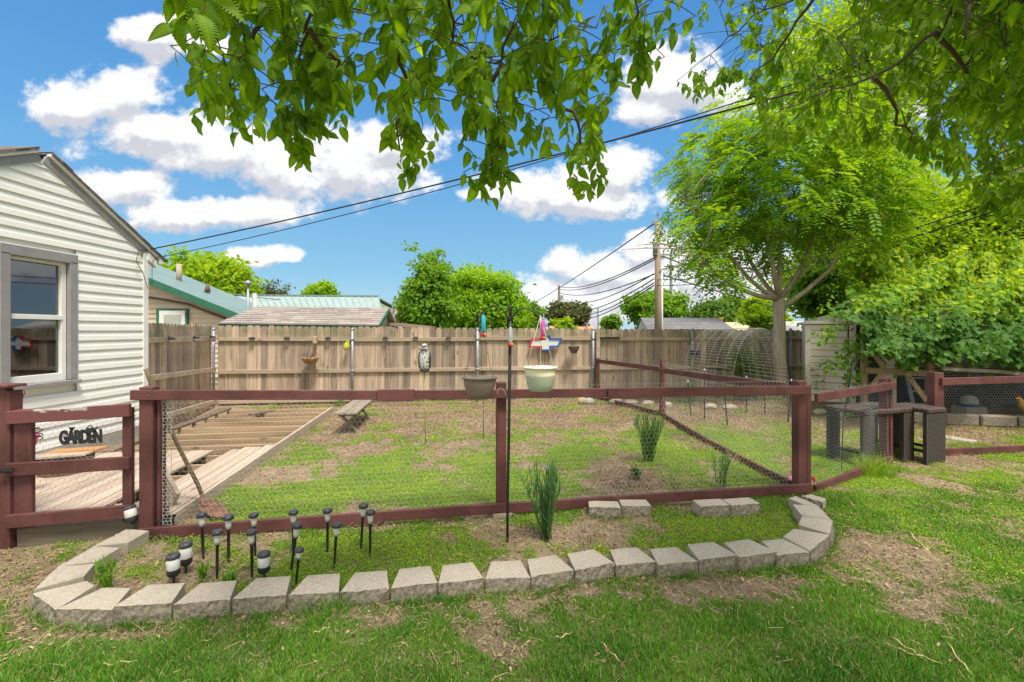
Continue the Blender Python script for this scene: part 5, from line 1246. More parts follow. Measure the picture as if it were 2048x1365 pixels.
# chicken run ---------------------------------------------------------------------
rn_ = thing('chicken_run', 'timber framed chicken run with black hex wire under the vine', 'chicken run', (6.9, 8.5, 0))
def RP(px, z, d): return Vector(((px-CX)*d/F, d, z))
for (px, d, z1) in ((1728, 8.6, 1.75), (1858, 8.3, 1.5), (2075, 8.3, 1.5)): MB().box(RP(px, z1/2, d), (.09, .09, z1)).build('post', M['coopwood'], rn_, bevel=.004)
MB().bar(RP(1730, .93, 8.54), RP(1856, .90, 8.24), .04, .11).build('crossbar', M['coopwood'], rn_, bevel=.003)
for (a, za, b, zb_) in ((1738,1.35,1768,.98),(1732,.50,1762,.86),(1812,.88,1845,1.12),(1815,.86,1853,.40),(1862,1.18,1892,.98)): MB().bar(RP(a, za, 8.50-.002*(a-1730)), RP(b, zb_, 8.50-.002*(b-1730)), .03, .08).build('brace', M['coopwood'], rn_, bevel=.003)
fa, La = plane_fn(RP(1729, 0, 8.57), RP(1857, 0, 8.27), .05, .05, 1.8, .01); hexwire('wire_mesh', fa, La, 1.85, M['blackwire'], rn_, .05, .0010)
fa, La = plane_fn(RP(1862, 0, 8.2), RP(2230, 0, 8.2), .16, .16, 1.8, .02); hexwire('wire_mesh', fa, La, 1.0, M['wire'], rn_, .05, .0016)
def hoop(s, t): # hoop roof of wire behind
    th = t/1.2*math.pi*.55; return np.column_stack([RP(1868,0,8.25).x + s, 8.25 + .9*(1-np.cos(th)), 1.0 + .38*np.sin(th)])
hexwire('wire_mesh', hoop, 3.6, 1.2, M['wire'], rn_, .05, .0013)
TARP = mat('dark_tarp', (0.035,0.05,0.06), (0.012,0.015,0.018), 3.5, rough=.6, bst=.6, bd=.05, lo=.4, hi=.6)
MB().box((10.3, 9.9, .9), (5.6, .04, 1.9)).build('back_tarp', TARP, rn_)
MB().bar(RP(1885, .99, 8.12), RP(1990, .95, 8.1), .03, .06).bar(RP(1990, .95, 8.1), RP(2200, .78, 8.1), .03, .06).build('grey_pipe', mat('grey_sheet', (0.42,0.37,0.33), None, 6, bst=.1), rn_)
ld_ = thing('ladder', 'pale grey ladder leaning inside the chicken run', 'ladder', RP(1822, 0, 8.9)); GY = mat('pale_grey_metal', (0.32,0.36,0.40), None, 8, bst=0)
for j in (0, 1): MB().bar(RP(1830+j*46, .1, 8.75), RP(1800+j*46, 1.35, 9.05), .03, .055).build('rail', GY, ld_)
for k in range(5): z_ = .25+k*.25; MB().bar(RP(1829-6*k, z_, 8.78+.05*k), RP(1875-6*k, z_, 8.78+.05*k), .05, .03).build('rung', GY, ld_)
# stone edging blocks
random.seed(4)
mbx = [(1795, 8.35), (1885, 8.15), (1955, 8.02), (2030, 7.9), (2110, 7.8), (2190, 7.7)]
for i in range(len(mbx)-1):
    a, b = RP(mbx[i][0]+2, .10, mbx[i][1]), RP(mbx[i+1][0]-2, .10, mbx[i+1][1])
    mb = MB().bar(a, b, .16, .19); tag(mb.build('edging_stone', M['split'], None, bevel=.02), ['pale edging stone at the left end of the chicken run border, beside the wicker stool','pale edging stone right of the far fence post below the run','long pale edging stone below the blue poultry waterer','pale edging stone under the hen','pale edging stone past the hen at the picture edge'][i], 'stone block', 'edging stones of the chicken run')
tag(MB().bar(G(1868, 873), G(1950, 886), .22, .05).build('paving_slab', M['block'], None, bevel=.015), 'flat pale slab on the soil behind the far maroon rail', 'slab')
c = RP(1938, .20, 8.9); o = thing('poultry_waterer', 'white domed poultry waterer with blue base inside the run', 'waterer', c)
MB().lathe([(.14, .03), (.14, .08), (.11, .17), (.05, .21), (0, .215)], c, 18).build('dome', mat('off_white_plastic', (0.42,0.42,0.38), None, 8, bst=0), o, True); MB().lathe([(.16, 0), (.19, .04), (.17, .045), (.14, .01)], c, 18).build('tray', mat('blue_plastic', (0.02,0.06,0.35), None, 8, bst=0), o, True)
MB().box(RP(1938, .1, 8.9), (.4, .3, .19)).build('plinth', M['block'], o)
# hen
hc = At(2058, 836, 7.95); o = thing('hen', 'buff golden hen with red comb standing on the run border', 'hen', (hc.x, hc.y, .19)); BUF = mat('buff_feathers', (0.55,0.33,0.09), (0.40,0.22,0.06), 30, rough=.9, bst=.6, bd=.01)
hz = .33; X0 = hc.x; Y0 = hc.y - .0
pts = [(X0+.22, Y0, hz+.13), (X0+.16, Y0, hz+.07), (X0+.08, Y0, hz+.0), (X0-.02, Y0, hz-.01), (X0-.09, Y0, hz+.03), (X0-.13, Y0, hz+.09), (X0-.155, Y0, hz+.14), (X0-.18, Y0, hz+.165), (X0-.205, Y0, hz+.16)]
b_ = MB().tube(pts, [.02, .055, .088, .10, .08, .048, .032, .030, .012], 14).build('body', BUF, o, True); b_.modifiers.new('s', 'SUBSURF').levels = 1
MB().ball((X0+.05, Y0-.075, hz+.01), 1, 12, 8, (.10, .025, .055)).build('wing', mat('golden_wing', (0.42,0.21,0.05), (0.30,0.14,0.035), 40, bst=.6, bd=.01), o, True)
MB().lathe([(.012, 0), (.006, .018), (0, .03)], (X0-.205, Y0, hz+.158), 8, axis=(-1, 0, -.2)).build('beak', YELP, o, True)
MB().bar((X0-.20, Y0, hz+.195), (X0-.16, Y0, hz+.20), .006, .028).ball((X0-.198, Y0, hz+.135), 1, 8, 6, (.008, .006, .016)).build('comb', REDP, o); MB().ball((X0-.188, Y0-.027, hz+.172), .005, 8, 6).build('eye', M['black'], o)
for j in (-1, 1): MB().tube([(X0+.01, Y0+.035*j, hz-.07), (X0+.02, Y0+.035*j, .245), (X0+.01, Y0+.035*j, .20), (X0-.04, Y0+.035*j, .195)], [.014, .008, .007, .004], 8).build('leg', YELP, o, True)
MB().prism([(X0+.18, Y0-.01, hz+.06), (X0+.27, Y0-.01, hz+.22), (X0+.22, Y0-.01, hz+.25), (X0+.12, Y0-.01, hz+.11)], (0, .02, 0)).build('tail', BUF, o)
# pink ball at corner post foot
tag(MB().ball(G(1583, 968)+UP*.04, .045, 12, 8).build('toy_ball', mat('pale_pink_plastic', (0.75,0.25,0.35), None, 8, bst=0), None, True), 'small pink toy ball behind the corner post foot', 'ball')
tag(MB().ball(G(1627, 966)+UP*.03, 1, 12, 8, (.02,.02,.05)).build('toy_piece', REDP, None, True), 'small red toy piece on the grass right of the corner post', 'toy')
# ================================================================== NEIGHBOURS
random.seed(31)
TIN = mat('green_metal_roof', (0.185,0.265,0.245), (0.16,0.23,0.215), 2, rough=.45, bst=0, isl=.03)
SHG = mat('tan_shingle', (0.35,0.305,0.27), (0.23,0.20,0.175), 14, stretch=(1,1,3), rough=.95, isl=.2, bst=.3)
SHD = mat('grey_shingle', (0.22,0.21,0.215), (0.16,0.155,0.16), 10, rough=.95, isl=.1, bst=.2)
def quadslab(c4, th):  # slab under a quad, th down
    c = [Vector(q) for q in c4]; return MB().hexa([q - UP*th for q in c] + c)
def clap(mb, p0, p1, z0, z1, ex, nrm, topfn=None):
    """horizontal lap boards on a wall from p0 to p1; topfn(s)->z limit"""
    p0, p1 = Vector(p0), Vector(p1); d = (p1-p0); L = d.length; d.normalize(); z = z0
    while z < z1-.01:
        zt = min(z+ex, z1); s0, s1 = 0.0, L
        if topfn:
            ss = [k*L/80 for k in range(81) if topfn(k*L/80) >= zt-.04]
            if not ss: break
            s0, s1 = ss[0], ss[-1]
        a, b = p0 + d*s0, p0 + d*s1; mb.add([a + nrm*.03 + UP*z, b + nrm*.03 + UP*z, b + nrm*.004 + UP*zt, a + nrm*.004 + UP*zt, a + UP*z, b + UP*z], [(0,1,2,3), (4,5,1,0)]); z = zt
def roofpanel(e0, e1, r1, r0, m, name, parent, seams=0, shing=0, th=.10):
    e0, e1, r1, r0 = map(Vector, (e0, e1, r1, r0)); quadslab((e0, e1, r1, r0), th).build(name, m, parent)
    nrm = (e1-e0).cross(r0-e0).normalized(); nrm = nrm if nrm.z > 0 else -nrm
    if seams:
        mb = MB()
        for k in range(seams+1): t = k/seams; mb.bar(e0.lerp(e1, t)+nrm*.015, r0.lerp(r1, t)+nrm*.015, .03, .03, up=nrm)
        mb.build('seam', m, parent)
    if shing:
        mb = MB()
        for k in range(shing):
            t0, t1 = k/shing, (k+1)/shing; a, b = e0.lerp(r0, t0), e1.lerp(r1, t0); c, d = e0.lerp(r0, t1), e1.lerp(r1, t1); n = max(4, int((b-a).length/.33)); off = random.random()
            for i in range(-1, n+1):
                u0, u1 = max(0, (i+off)/n), min(1, (i+1+off)/n)
                if u1-u0 < .002: continue
                h = .012 + random.uniform(0, .008); mb.add([a.lerp(b, u0)+nrm*h, a.lerp(b, u1)+nrm*h, c.lerp(d, u1)+nrm*.004, c.lerp(d, u0)+nrm*.004, a.lerp(b, u0), a.lerp(b, u1)], [(0,1,2,3), (4,5,1,0)])
        mb.build('shingles', m, parent)
# house A: tan gable with green metal roof
D1, D2 = 14.0, 17.0; ex_, ez_ = -8.42, 2.19; sl_ = .402; rx_ = -14.6; rz_ = ez_ + sl_*(ex_-rx_)
hA = thing('neighbour_house', 'tan sided neighbour house with a green metal roof behind the left fence', 'house', (-11, D1, 0))
def A_top(s_): return min(ez_-.12 + sl_*(ex_-(-20.5+s_)), ez_-.12 + sl_*(20.5-s_+2*rx_-ex_+0) if False else 9)
mb = MB(); clap(mb, (-14.6, D1+.35, 0), (ex_-.25, D1+.35, 0), .2, 4.6, .155, Vector((0, -1, 0)), lambda s_: ez_-.1 + sl_*(ex_-(-14.6+s_))); mb.build('siding', M['tansiding'], hA)
MB().prism([(-20.5, D1+.37, 0), (ex_-.25, D1+.37, 0), (ex_-.25, D1+.37, ez_-.08), (rx_, D1+.37, rz_-.15), (-20.5, D1+.37, ez_)], (0, 3.0, 0)).build('wall', M['tansiding'], hA)
roofpanel((ex_, D1, ez_), (ex_, D2, ez_), (rx_, D2, rz_), (rx_, D1, rz_), TIN, 'roof', hA, seams=0, th=.04)
roofpanel((2*rx_-ex_, D1, ez_), (2*rx_-ex_, D2, ez_), (rx_, D2, rz_), (rx_, D1, rz_), TIN, 'roof', hA, th=.04)
dd = (Vector((rx_, 0, rz_))-Vector((ex_, 0, ez_))).normalized(); up_ = Vector((-dd.z, 0, dd.x)); up_ = up_ if up_.z > 0 else -up_
MB().bar(Vector((ex_, D1-.01, ez_))-up_*.09, Vector((rx_, D1-.01, rz_))-up_*.09, .03, .19, up=up_).build('rake_board', M['vinylgreen'], hA)
MB().bar(Vector((ex_, D1+.18, ez_))-up_*.15, Vector((rx_, D1+.18, rz_))-up_*.15, .34, .02, up=up_).build('soffit', mat('pale_green_soffit', (0.22,0.30,0.22), None, 5, bst=0), hA)
mb = MB()
for k in range(0, 12): t = k/11; a = Vector((ex_, D1, ez_)).lerp(Vector((rx_, D1, rz_)), t)
w1 = MB().box(At(345, 640, D1+.28)+Vector((0,0,-.15)), (.98, .06, 1.0)).build('window', M['vinylgreen'], hA)
MB().box(At(345, 642, D1+.24)+Vector((0,0,-.15)), (.80, .05, .93)).build('frame', M['whitetrim'], w1); MB().box(At(345, 645, D1+.21)+Vector((0,-.01,-.12)), (.52, .02, .72)).build('pane', mat('pale_blind', (0.42,0.45,0.42), (0.35,0.38,0.36), 8, stretch=(.1,1,4), bst=0), w1)
MB().tube([At(285, 593, D1+.2), At(330, 600, D1+.2), At(374, 608, D1+.2), At(400, 618, D1+.2), At(450, 637, D1+.2)], .035, 8).build('cable_conduit', mat('brown_conduit', (0.10,0.075,0.06), None, 8, bst=0), hA)
MB().tube([At(384, 655, 13.9), At(384, 645, 13.9)], [.09, .02], 8).build('wall_lamp', mat('brass_lamp', (0.40,0.22,0.05), None, 9, bst=0), hA)
v_ = At(358, 553, 15.6); MB().tube([v_ - UP*.25, v_ + UP*.42], .085, 10).build('vent_pipe', M['block'], hA, True); v_ = At(415, 573, 15.4); MB().tube([v_ - UP*.2, v_ + UP*.07], [.10, .05], 10).build('vent_pipe', M['darkwood'], hA, True)
# wing B
hB = thing('neighbour_house', 'long pale green seamed metal roof of the house beyond the garage', 'house', (-9, 20, 0))
e0, e1 = At(478, 617, 18.2), At(762, 617, 18.2); r0, r1 = At(462, 592, 20.4), At(757, 594.5, 20.4)
TN2 = mat('pale_green_metal_roof', (0.33,0.42,0.38), (0.28,0.36,0.33), 2, rough=.45, bst=0, isl=.03)
roofpanel(e0, e1, r1, r0, TN2, 'roof', hB, seams=22, th=.05); b0_, b1_ = Vector((e0.x, 22.6, e0.z)), Vector((e1.x, 22.6, e1.z)); roofpanel(b0_, b1_, r1, r0, TN2, 'roof', hB, th=.05)
MB().bar(r0+UP*.04, r1+UP*.04, .14, .06).build('ridge_cap', TIN, hB); MB().prism([e1-Vector((.15,-.2,.06)), b1_-Vector((.15,.2,.06)), r1-Vector((.15,0,.12)), ], (-.04,0,0)).build('gable', mat('sage_gable', (0.20,0.26,0.13), None, 5, bst=0), hB)
MB().box(((e0.x+e1.x)/2, 20.4, 1.2), (e1.x-e0.x-.6, 3.6, 2.3)).build('wall', M['tansiding'], hB)
# garage
gA = thing('garage', 'garage with tan shingle roof and green fascia just behind the back fence', 'garage', (-5.6, 12.6, 0))
e0, e1, r1, r0 = At(438, 646, 11.7), At(757, 650, 12.5), At(778, 616, 14.1), At(515, 613, 13.3)
roofpanel(e0, e1, r1, r0, SHG, 'roof', gA, shing=9, th=.03)
dv_ = Vector((r0.x-e0.x, 0, 0)); bk0 = r0 + (r0-e0) ; bk0.z = e0.z; bk1 = r1 + (r1-e1); bk1.z = e1.z; roofpanel(bk0, bk1, r1, r0, SHG, 'roof', gA, th=.03)
MB().bar(e0 - UP*.075, e1 - UP*.075, .03, .09).build('fascia', M['vinylgreen'], gA); MB().bar(e0 - UP*.012 - Vector((0,.02,0)), e1 - UP*.012 - Vector((0,.02,0)), .05, .03).build('drip_edge', M['greytrim'], gA)
MB().bar(e1 - UP*.06 + Vector((.02,0,0)), r1 - UP*.06 + Vector((.02,0,0)), .03, .11).build('rake_board', M['vinylgreen'], gA); MB().bar(e0 - UP*.06, r0 - UP*.06, .03, .11).build('rake_board', M['vinylgreen'], gA)
w0, w1_ = e0 + Vector((.35, .3, -.1)), e1 + Vector((-.3, .3, -.1)); bb0, bb1 = bk0 + Vector((.2, -.3, -.1)), bk1 + Vector((-.2, -.3, -.1))
MB().hexa([(w0.x, w0.y, 0), (w1_.x, w1_.y, 0), (bb1.x, bb1.y, 0), (bb0.x, bb0.y, 0), w0, w1_, bb1, bb0]).prism([w1_, bb1, r1 + Vector((-.12, 0, -.14))], (-.04, 0, 0)).build('wall', M['tansiding'], gA)
tag(MB().tube([At(496, 618, 13.6) - UP*1.6, At(496, 568, 13.6)], .035, 8).lathe([(.05, 0), (.11, .04), (.11, .09), (0, .16)], At(496, 571, 13.6), 10).build('vent_pipe', M['galv'], None, True), 'grey capped metal flue pipe rising left of the garage roof', 'flue pipe')
tag(MB().tube([At(509, 622, 14.2) - UP*1.5, At(509, 587, 14.2)], .07, 4).build('white_post', M['whitetrim']), 'white square post rising just right of the grey flue pipe', 'post')
# small buildings right of the garage
sB = thing('outbuilding', 'small tan roofed outbuilding with white siding right of the garage', 'outbuilding', (-4, 17, 0))
MB().hexa([At(772, 700, 17), At(792, 700, 17), At(797, 700, 19), At(777, 700, 19), At(772, 643, 17), At(792, 643, 17), At(797, 640, 19), At(777, 640, 19)]).prism([At(783, 645, 17.0), At(799, 645, 17.0), At(790, 618, 17.0)], (0, 1.8, 0)).build('wall', M['siding'], sB)
MB().hexa([At(765, 643, 16.6), At(781, 643, 16.6), At(786, 641, 18.8), At(772, 641, 18.8), At(781, 620, 16.6), At(789, 617, 16.6), At(793, 616, 18.8), At(786, 618, 18.8)]).build('roof', mat('orange_tan_shingle', (0.50,0.33,0.22), (0.42,0.27,0.18), 8, bst=.2), sB)
tag(MB().bar(At(784, 647, 15.2), At(868, 655, 15.2), .9, .05).bar(At(784, 649, 15.2)-Vector((0,.5,0)), At(868, 657, 15.2)-Vector((0,.5,0)), .05, .09).bar(At(788, 720, 15.2), At(788, 652, 15.2), .08, .08, up=Vector((0,1,0))).bar(At(862, 720, 15.2), At(862, 656, 15.2), .08, .08, up=Vector((0,1,0))).build('lean_to_roof', mat('rusty_tan_board', (0.36,0.25,0.19), None, 9, bst=.1)), 'low sloping lean-to roof showing over the fence beside the garage', 'roof')
tag(MB().tube([At(785, 662, 15.9)-UP*1.5, At(785, 606, 15.9)], .025, 6).build('mast', M['galv']), 'thin grey metal mast at the lean-to roof', 'mast')
# right hand roofs
hC = thing('neighbour_house', 'house with a plain grey shingle roof behind the utility pole', 'house', At(1365, 700, 24))
e0, e1, r1, r0 = At(1294, 659, 22), At(1468, 659, 22), At(1437, 636.5, 26), At(1281, 636, 26)
roofpanel(e0, e1, r1, r0, SHD, 'roof', hC, shing=8, th=.06); bk0 = r0*2 - e0; bk0.z = e0.z; bk1 = r1*2 - e1; bk1.z = e1.z; roofpanel(bk0, bk1, r1, r0, SHD, 'roof', hC, th=.06)
WC = mat('cream_gable', (0.66,0.64,0.54), None, 4, bst=0)
MB().prism([e0 + Vector((.04, .1, -.08)), bk0 + Vector((.04, -.1, -.08)), r0 + Vector((.04, 0, -.1))], (.06, 0, 0)).hexa([At(1296, 760, 22.3), At(1464, 760, 22.3), At(1450, 760, 29.5), At(1276, 760, 29.5), At(1296, 660, 22.3), At(1464, 660, 22.3), At(1450, 660, 29.5), At(1276, 660, 29.5)]).build('wall', WC, hC)
gb = thing('weather_vane', 'small golden ball ornament at the end of the grey roof', 'ornament', At(1441, 641, 25)); MB().ball(At(1441, 640, 25), .13, 10, 8).lathe([(.05, 0), (0, .16)], At(1438, 637, 25), 8).build('golden_ball', mat('gold_ornament', (0.60,0.33,0.06), None, 8, bst=0), gb, True)
hD = thing('neighbour_house', 'pale yellow house with a tan hipped roof far behind the fence', 'house', At(1500, 700, 34))
TR_ = mat('sandy_shingle', (0.62,0.46,0.28), (0.55,0.40,0.24), 5, bst=.1)
roofpanel(At(1446, 662, 32), At(1530, 662, 32), At(1516, 645, 37), At(1449, 645, 37), TR_, 'roof', hD, th=.06)
roofpanel(At(1497, 659, 31), At(1515, 645, 31), At(1516, 645, 36), At(1500, 655, 36), TR_, 'roof', hD, th=.1); roofpanel(At(1546, 658, 31), At(1515, 643.5, 31), At(1516, 643.5, 36), At(1542, 656, 36), TR_, 'roof', hD, th=.1)
MB().prism([At(1499, 661, 31.2), At(1543, 661, 31.2), At(1515, 646, 31.2)], (0, .3, 0)).hexa([At(1450, 740, 33), At(1543, 740, 31.3), At(1560, 740, 40), At(1455, 740, 40), At(1450, 662, 33), At(1543, 661, 31.3), At(1560, 658, 40), At(1455, 658, 40)]).build('wall', mat('pale_yellow_wall', (0.70,0.58,0.32), None, 4, bst=0), hD)
MB().bar(At(1515, 643.5, 30.98), At(1546, 658.5, 30.98), .05, .12).bar(At(1515, 643.5, 30.98), At(1496, 659, 30.98), .05, .12).build('rake_board', WC, hD)
MB().tube([At(1473, 647, 35)-UP*.3, At(1473, 640, 35)+UP*.1], .1, 8).build('vent_pipe', WC, hD)
hE = thing('neighbour_house', 'distant house with an orange tan roof left of the brown hanging pot', 'house', At(1140, 700, 34))
roofpanel(At(1096, 664, 33), At(1192, 664, 33), At(1185, 650, 38), At(1100, 650, 38), mat('orange_shingle', (0.60,0.33,0.20), (0.52,0.28,0.17), 5, bst=.1), 'roof', hE, th=.06); MB().hexa([At(1100, 730, 34), At(1186, 730, 34), At(1180, 730, 40), At(1102, 730, 40), At(1100, 662, 34), At(1186, 662, 34), At(1180, 655, 40), At(1102, 655, 40)]).build('wall', M['tansiding'], hE)
hF = thing('neighbour_house', 'low white roofed house showing beside the tree trunk', 'house', At(1600, 700, 26)); roofpanel(At(1540, 662, 25), At(1640, 662, 25), At(1625, 643, 29), At(1570, 643, 29), mat('white_roof', (0.66,0.62,0.52), None, 5, bst=0), 'roof', hF, th=.06); MB().hexa([At(1550, 740, 25.5), At(1632, 740, 25.5), At(1625, 740, 29), At(1560, 740, 29), At(1550, 662, 25.5), At(1632, 662, 25.5), At(1625, 655, 29), At(1560, 655, 29)]).build('wall', WC, hF)

# ================================================================== POLES AND WIRES
POLE = wood('utility_pole_wood', (0.40,0.30,0.21), (0.30,0.22,0.155), (0.18,0.13,0.09), 'z', .05, grain=30)
up = thing('utility_pole', 'tall wooden utility pole with hardware behind the grey roof', 'utility pole', (At(1315, 661, 21).x, 21, 0))
X_ = At(1315, 661, 21).x; MB().tube([(X_, 21, 0), (X_+.02, 21, 3), (X_, 21, 6.75)], [.16, .145, .115], 12).build('pole', POLE, up, True)
MB().tube([(X_+.19, 20.93, 0), (X_+.19, 20.93, 4.5)], .045, 8).build('conduit', M['whitetrim'], up, True)
MB().tube([(X_-.14, 20.9, 5.1), (X_-.14, 20.9, 5.9)], .11, 10).build('transformer', M['galv'], up, True)
for (dx, z_) in ((-.22, 6.55), (0, 6.95), (.17, 5.0), (-.16, 4.95), (.14, 4.35)): MB().bar((X_, 21, z_-.1), (X_+dx, 20.95, z_), .03, .03, up=Vector((0,1,0))).lathe([(.02, 0), (.06, .03), (.03, .07), (.06, .11), (0, .15)], (X_+dx, 20.95, z_), 8).build('insulator', M['greytrim'], up)
up2 = thing('utility_pole', 'thin distant utility pole above the bright small tree', 'utility pole', (At(1118, 661, 48).x, 48, 0)); x2 = At(1118, 661, 48).x
MB().tube([(x2, 48, 0), (x2, 48, 6.4)], [.17, .12], 8).build('pole', POLE, up2); MB().box((x2+.25, 48, 5.1), (.35, .3, .5)).build('transformer', M['galv'], up2)
tw = thing('cell_tower', 'slim grey antenna mast right of the tall utility pole', 'mast', (At(1342, 661, 90).x, 90, 0)); x3 = At(1342, 661, 90).x
MB().tube([(x3, 90, 0), (x3, 90, 17.2)], [.4, .22], 8).build('mast', M['galv'], tw)
for z_ in (16.6, 12.4): MB().box((x3, 90, z_), (3.2, .2, .2)).box((x3-1.5, 89.9, z_), (.25, .25, 1.6)).box((x3+1.5, 89.9, z_), (.25, .25, 1.6)).box((x3, 89.8, z_), (.25, .25, 1.6)).build('antenna_array', M['galv'], tw)
up3 = thing('utility_pole', 'tiny far utility pole left of the small conical tree', 'utility pole', (At(1196, 661, 80).x, 80, 0)); x4 = At(1196, 661, 80).x; MB().tube([(x4, 80, 0), (x4, 80, 5.6)], .13, 6).box((x4, 80, 4.9), (1.6, .1, .12)).build('pole', M['greytrim'], up3)
WM = mat('cable_black', (0.03,0.03,0.032), None, 8, bst=0)
def cable(p0, p1, sag, r, lb, n=26, grp=None, m=None):
    p0, p1 = Vector(p0), Vector(p1); pts = [p0.lerp(p1, i/n) - UP*sag*4*(i/n)*(1-i/n) for i in range(n+1)]
    tag(MB().tube(pts, r, 6).build('overhead_cable', m or WM, None, True), lb, 'cable', grp)
hs = Vector((HX+.03, HY1+.05, 2.80))
cable(hs + Vector((0, 0, .10)), Vector((12.5, .9, 5.72)), .30, .009, 'thick overhead service cable running from the house eave up to the right')
cable(hs + Vector((.05, .05, -.02)), Vector((3.3, 4.15, 4.16)), .13, .0055, 'thinner lower cable beside the thick service cable from the eave')
tag(MB().tube([hs + Vector((0,0,.1)), hs + Vector((.02,-.22,.05)), hs + Vector((.04,-.30,-.12)), hs + Vector((.045,-.18,-.28)), hs + Vector((.05,-.10,-.5))], .005, 6).build('drip_loop', WM, None, True), 'dark cable loop hanging down at the house corner', 'cable')
tag(MB().tube([hs + Vector((.05,.05,-.02)), hs + Vector((.06,-.03,-.10)), hs + Vector((.05,-.02,-.45))], .004, 6).build('drip_loop', WM, None, True), 'second short cable dropping beside the corner board', 'cable')
PW = lambda px, py: At(px, py, 21)
k = 0
names_ = ['highest','second','third','fourth','fifth','sixth','lowest']
for (ya, yb) in ((516,574),(520,579),(549,586),(548,604),(558,622),(566,632),(571,640)):
    cable(PW(1308, ya), At(1118 if yb < 600 else 1140, yb, 46), .55, .028, '%s cable slung from the tall utility pole toward the left' % names_[k], 26); k += 1
for (px, py, qx, qy, dq, r_, lb) in ((1312,560,2080,372,9.0,.016,'upper grey cable from the tall pole to the right edge above the vine'),(1312,571,2080,392,9.0,.016,'lower grey cable from the tall pole to the right edge above the vine'),
                                  (1318,510,1700,640,40,.03,'fine cable falling from the tall pole to the right'),(1318,548,1720,655,40,.03,'second fine cable falling from the tall pole to the right'),
                                  (1305,450,1060,610,60,.03,'faint topmost wire from the pole head to the left')):
    cable(PW(px, py), At(qx, qy, dq), .5 if dq < 10 else .2, r_, lb)
cable(At(460, 590, 19), At(1020, 612, 24), .25, .016, 'thin wire crossing behind the garage in front of the poplar')
cable(At(783, 625, 19), At(1020, 632, 24), .1, .014, 'thin lower wire crossing in front of the big round tree')

# ================================================================== TREES
BARK = wood('grey_bark', (0.56,0.47,0.36), (0.42,0.34,0.26), (0.25,0.20,0.15), 'z', .05, grain=22, knots=False)
DBARK = mat('dark_bark', (0.11,0.08,0.06), (0.06,0.045,0.035), 20, bst=.5)
def limb(mb, p0, p1, r0, r1, r, bend=.12, n=7):
    p0, p1 = Vector(p0), Vector(p1); L = (p1-p0).length; o = Vector((r.normal(), r.normal(), r.normal()*.5))*bend*L; pts = []
    for i in range(n+1):
        t = i/n; pts.append(p0.lerp(p1, t) + o*math.sin(math.pi*t)*.6 + Vector((0, 0, bend*L*.5*math.sin(math.pi*t))))
    mb.tube(pts, [r0 + (r1-r0)*(i/n) for i in range(n+1)], 7); return pts
def tree(name, label, px, d, ytop, ybot, rxp, n, per, leaf, m, seed, lump=.28, asp=.55, group='trees beyond the fence', hollow=.35, trunk=.15, shoots=0, ryd=None):
    """crown spans ytop..ybot and px +- rxp as seen at distance d"""
    r = np.random.default_rng(seed); ct, cb_ = At(px, ytop, d), At(px, ybot, d); c = np.array((ct + cb_)/2); rz = (ct.z-cb_.z)/2; rx = rxp*d/F; ry = ryd or rx*.85; rad = np.array([rx, ry, rz])
    o = thing(name, label, 'tree', (c[0], c[1], 0), 0, group)
    dirs = rdir(n, r); dirs[:, 2] = dirs[:, 2]*.9 + .08; dirs = norm(dirs)
    lob = np.array([mnoise.noise(Vector(q)*1.9 + Vector((seed*3.1, 0, 0))) + .6*mnoise.noise(Vector(q)*4.3 + Vector((0, seed*1.7, 0))) for q in dirs])
    rr = (hollow + (1-hollow)*r.random(n)**.6)*(1 + lump*lob*1.4); cl = c + dirs*rad*rr[:, None]*.93
    sg_ = np.array([rx, ry, rz]).mean()*.115
    P = (cl[:, None] + r.normal(size=(n, per, 3))*np.array([sg_, sg_, sg_*.62])*1.1).reshape(-1, 3)
    P = P[P[:, 2] > cb_.z - rz*.1]; k = len(P); out = norm(P-c); N = norm(out*.35 + rdir(k, r)*.8 + np.array([0, 0, .55])); A = norm(np.cross(N, rdir(k, r)) + np.array([0, 0, -.25]))
    V, Fc, _ = instance(TQ, TQF, P, A, N, leaf*r.uniform(.7, 1.35, k), leaf*.72); npmesh('crown', V, Fc, m, o)
    mb = MB(); f = Vector((c[0], c[1], 0)); fk = Vector((c[0], c[1], max(.8, cb_.z + rz*.25))); limb(mb, f, fk, trunk*1.15, trunk*.8, r, .02)
    for i in range(13):
        q = cl[r.integers(n)]; limb(mb, fk, tuple(q), trunk*.5, trunk*.09, r, .10)
    mb.build('trunk', DBARK, o, True); return o
YG = leafmat('yellow_green_leaves', (0.21,0.385,0.014), (0.34,0.50,0.024), .5, .5, pos=.5); MG = leafmat('mid_green_leaves', (0.11,0.26,0.02), (0.21,0.38,0.03), .45, .5, pos=.5); DG = leafmat('dark_green_leaves', (0.075,0.17,0.025), (0.14,0.26,0.04), .4, .5, pos=.5)
BG_ = leafmat('bright_green_leaves', (0.18,0.38,0.014), (0.30,0.48,0.024), .5, .5, pos=.5); OL = leafmat('olive_leaves', (0.085,0.115,0.045), (0.14,0.16,0.06), .3, .6, pos=.5)
tree('oak_tree', 'broad yellow green tree behind the green metal roof', 408, 27, 512, 640, 95, 330, 46, .34, YG, 1, trunk=.3)
tree('bare_tree', 'sparse half-leafed tree right of the broad yellow green one', 545, 33, 566, 632, 42, 120, 16, .22, OL, 2, lump=.5, hollow=.2, trunk=.2)
tree('shrubby_tree', 'small bright tree peeking over the pale metal roof', 645, 30, 563, 625, 33, 110, 34, .28, BG_, 3, lump=.5, trunk=.15)
tree('poplar_tree', 'tall dark ragged poplar left of the big round tree', 852, 17.5, 520, 690, 52, 260, 44, .17, MG, 4, lump=.55, trunk=.2)
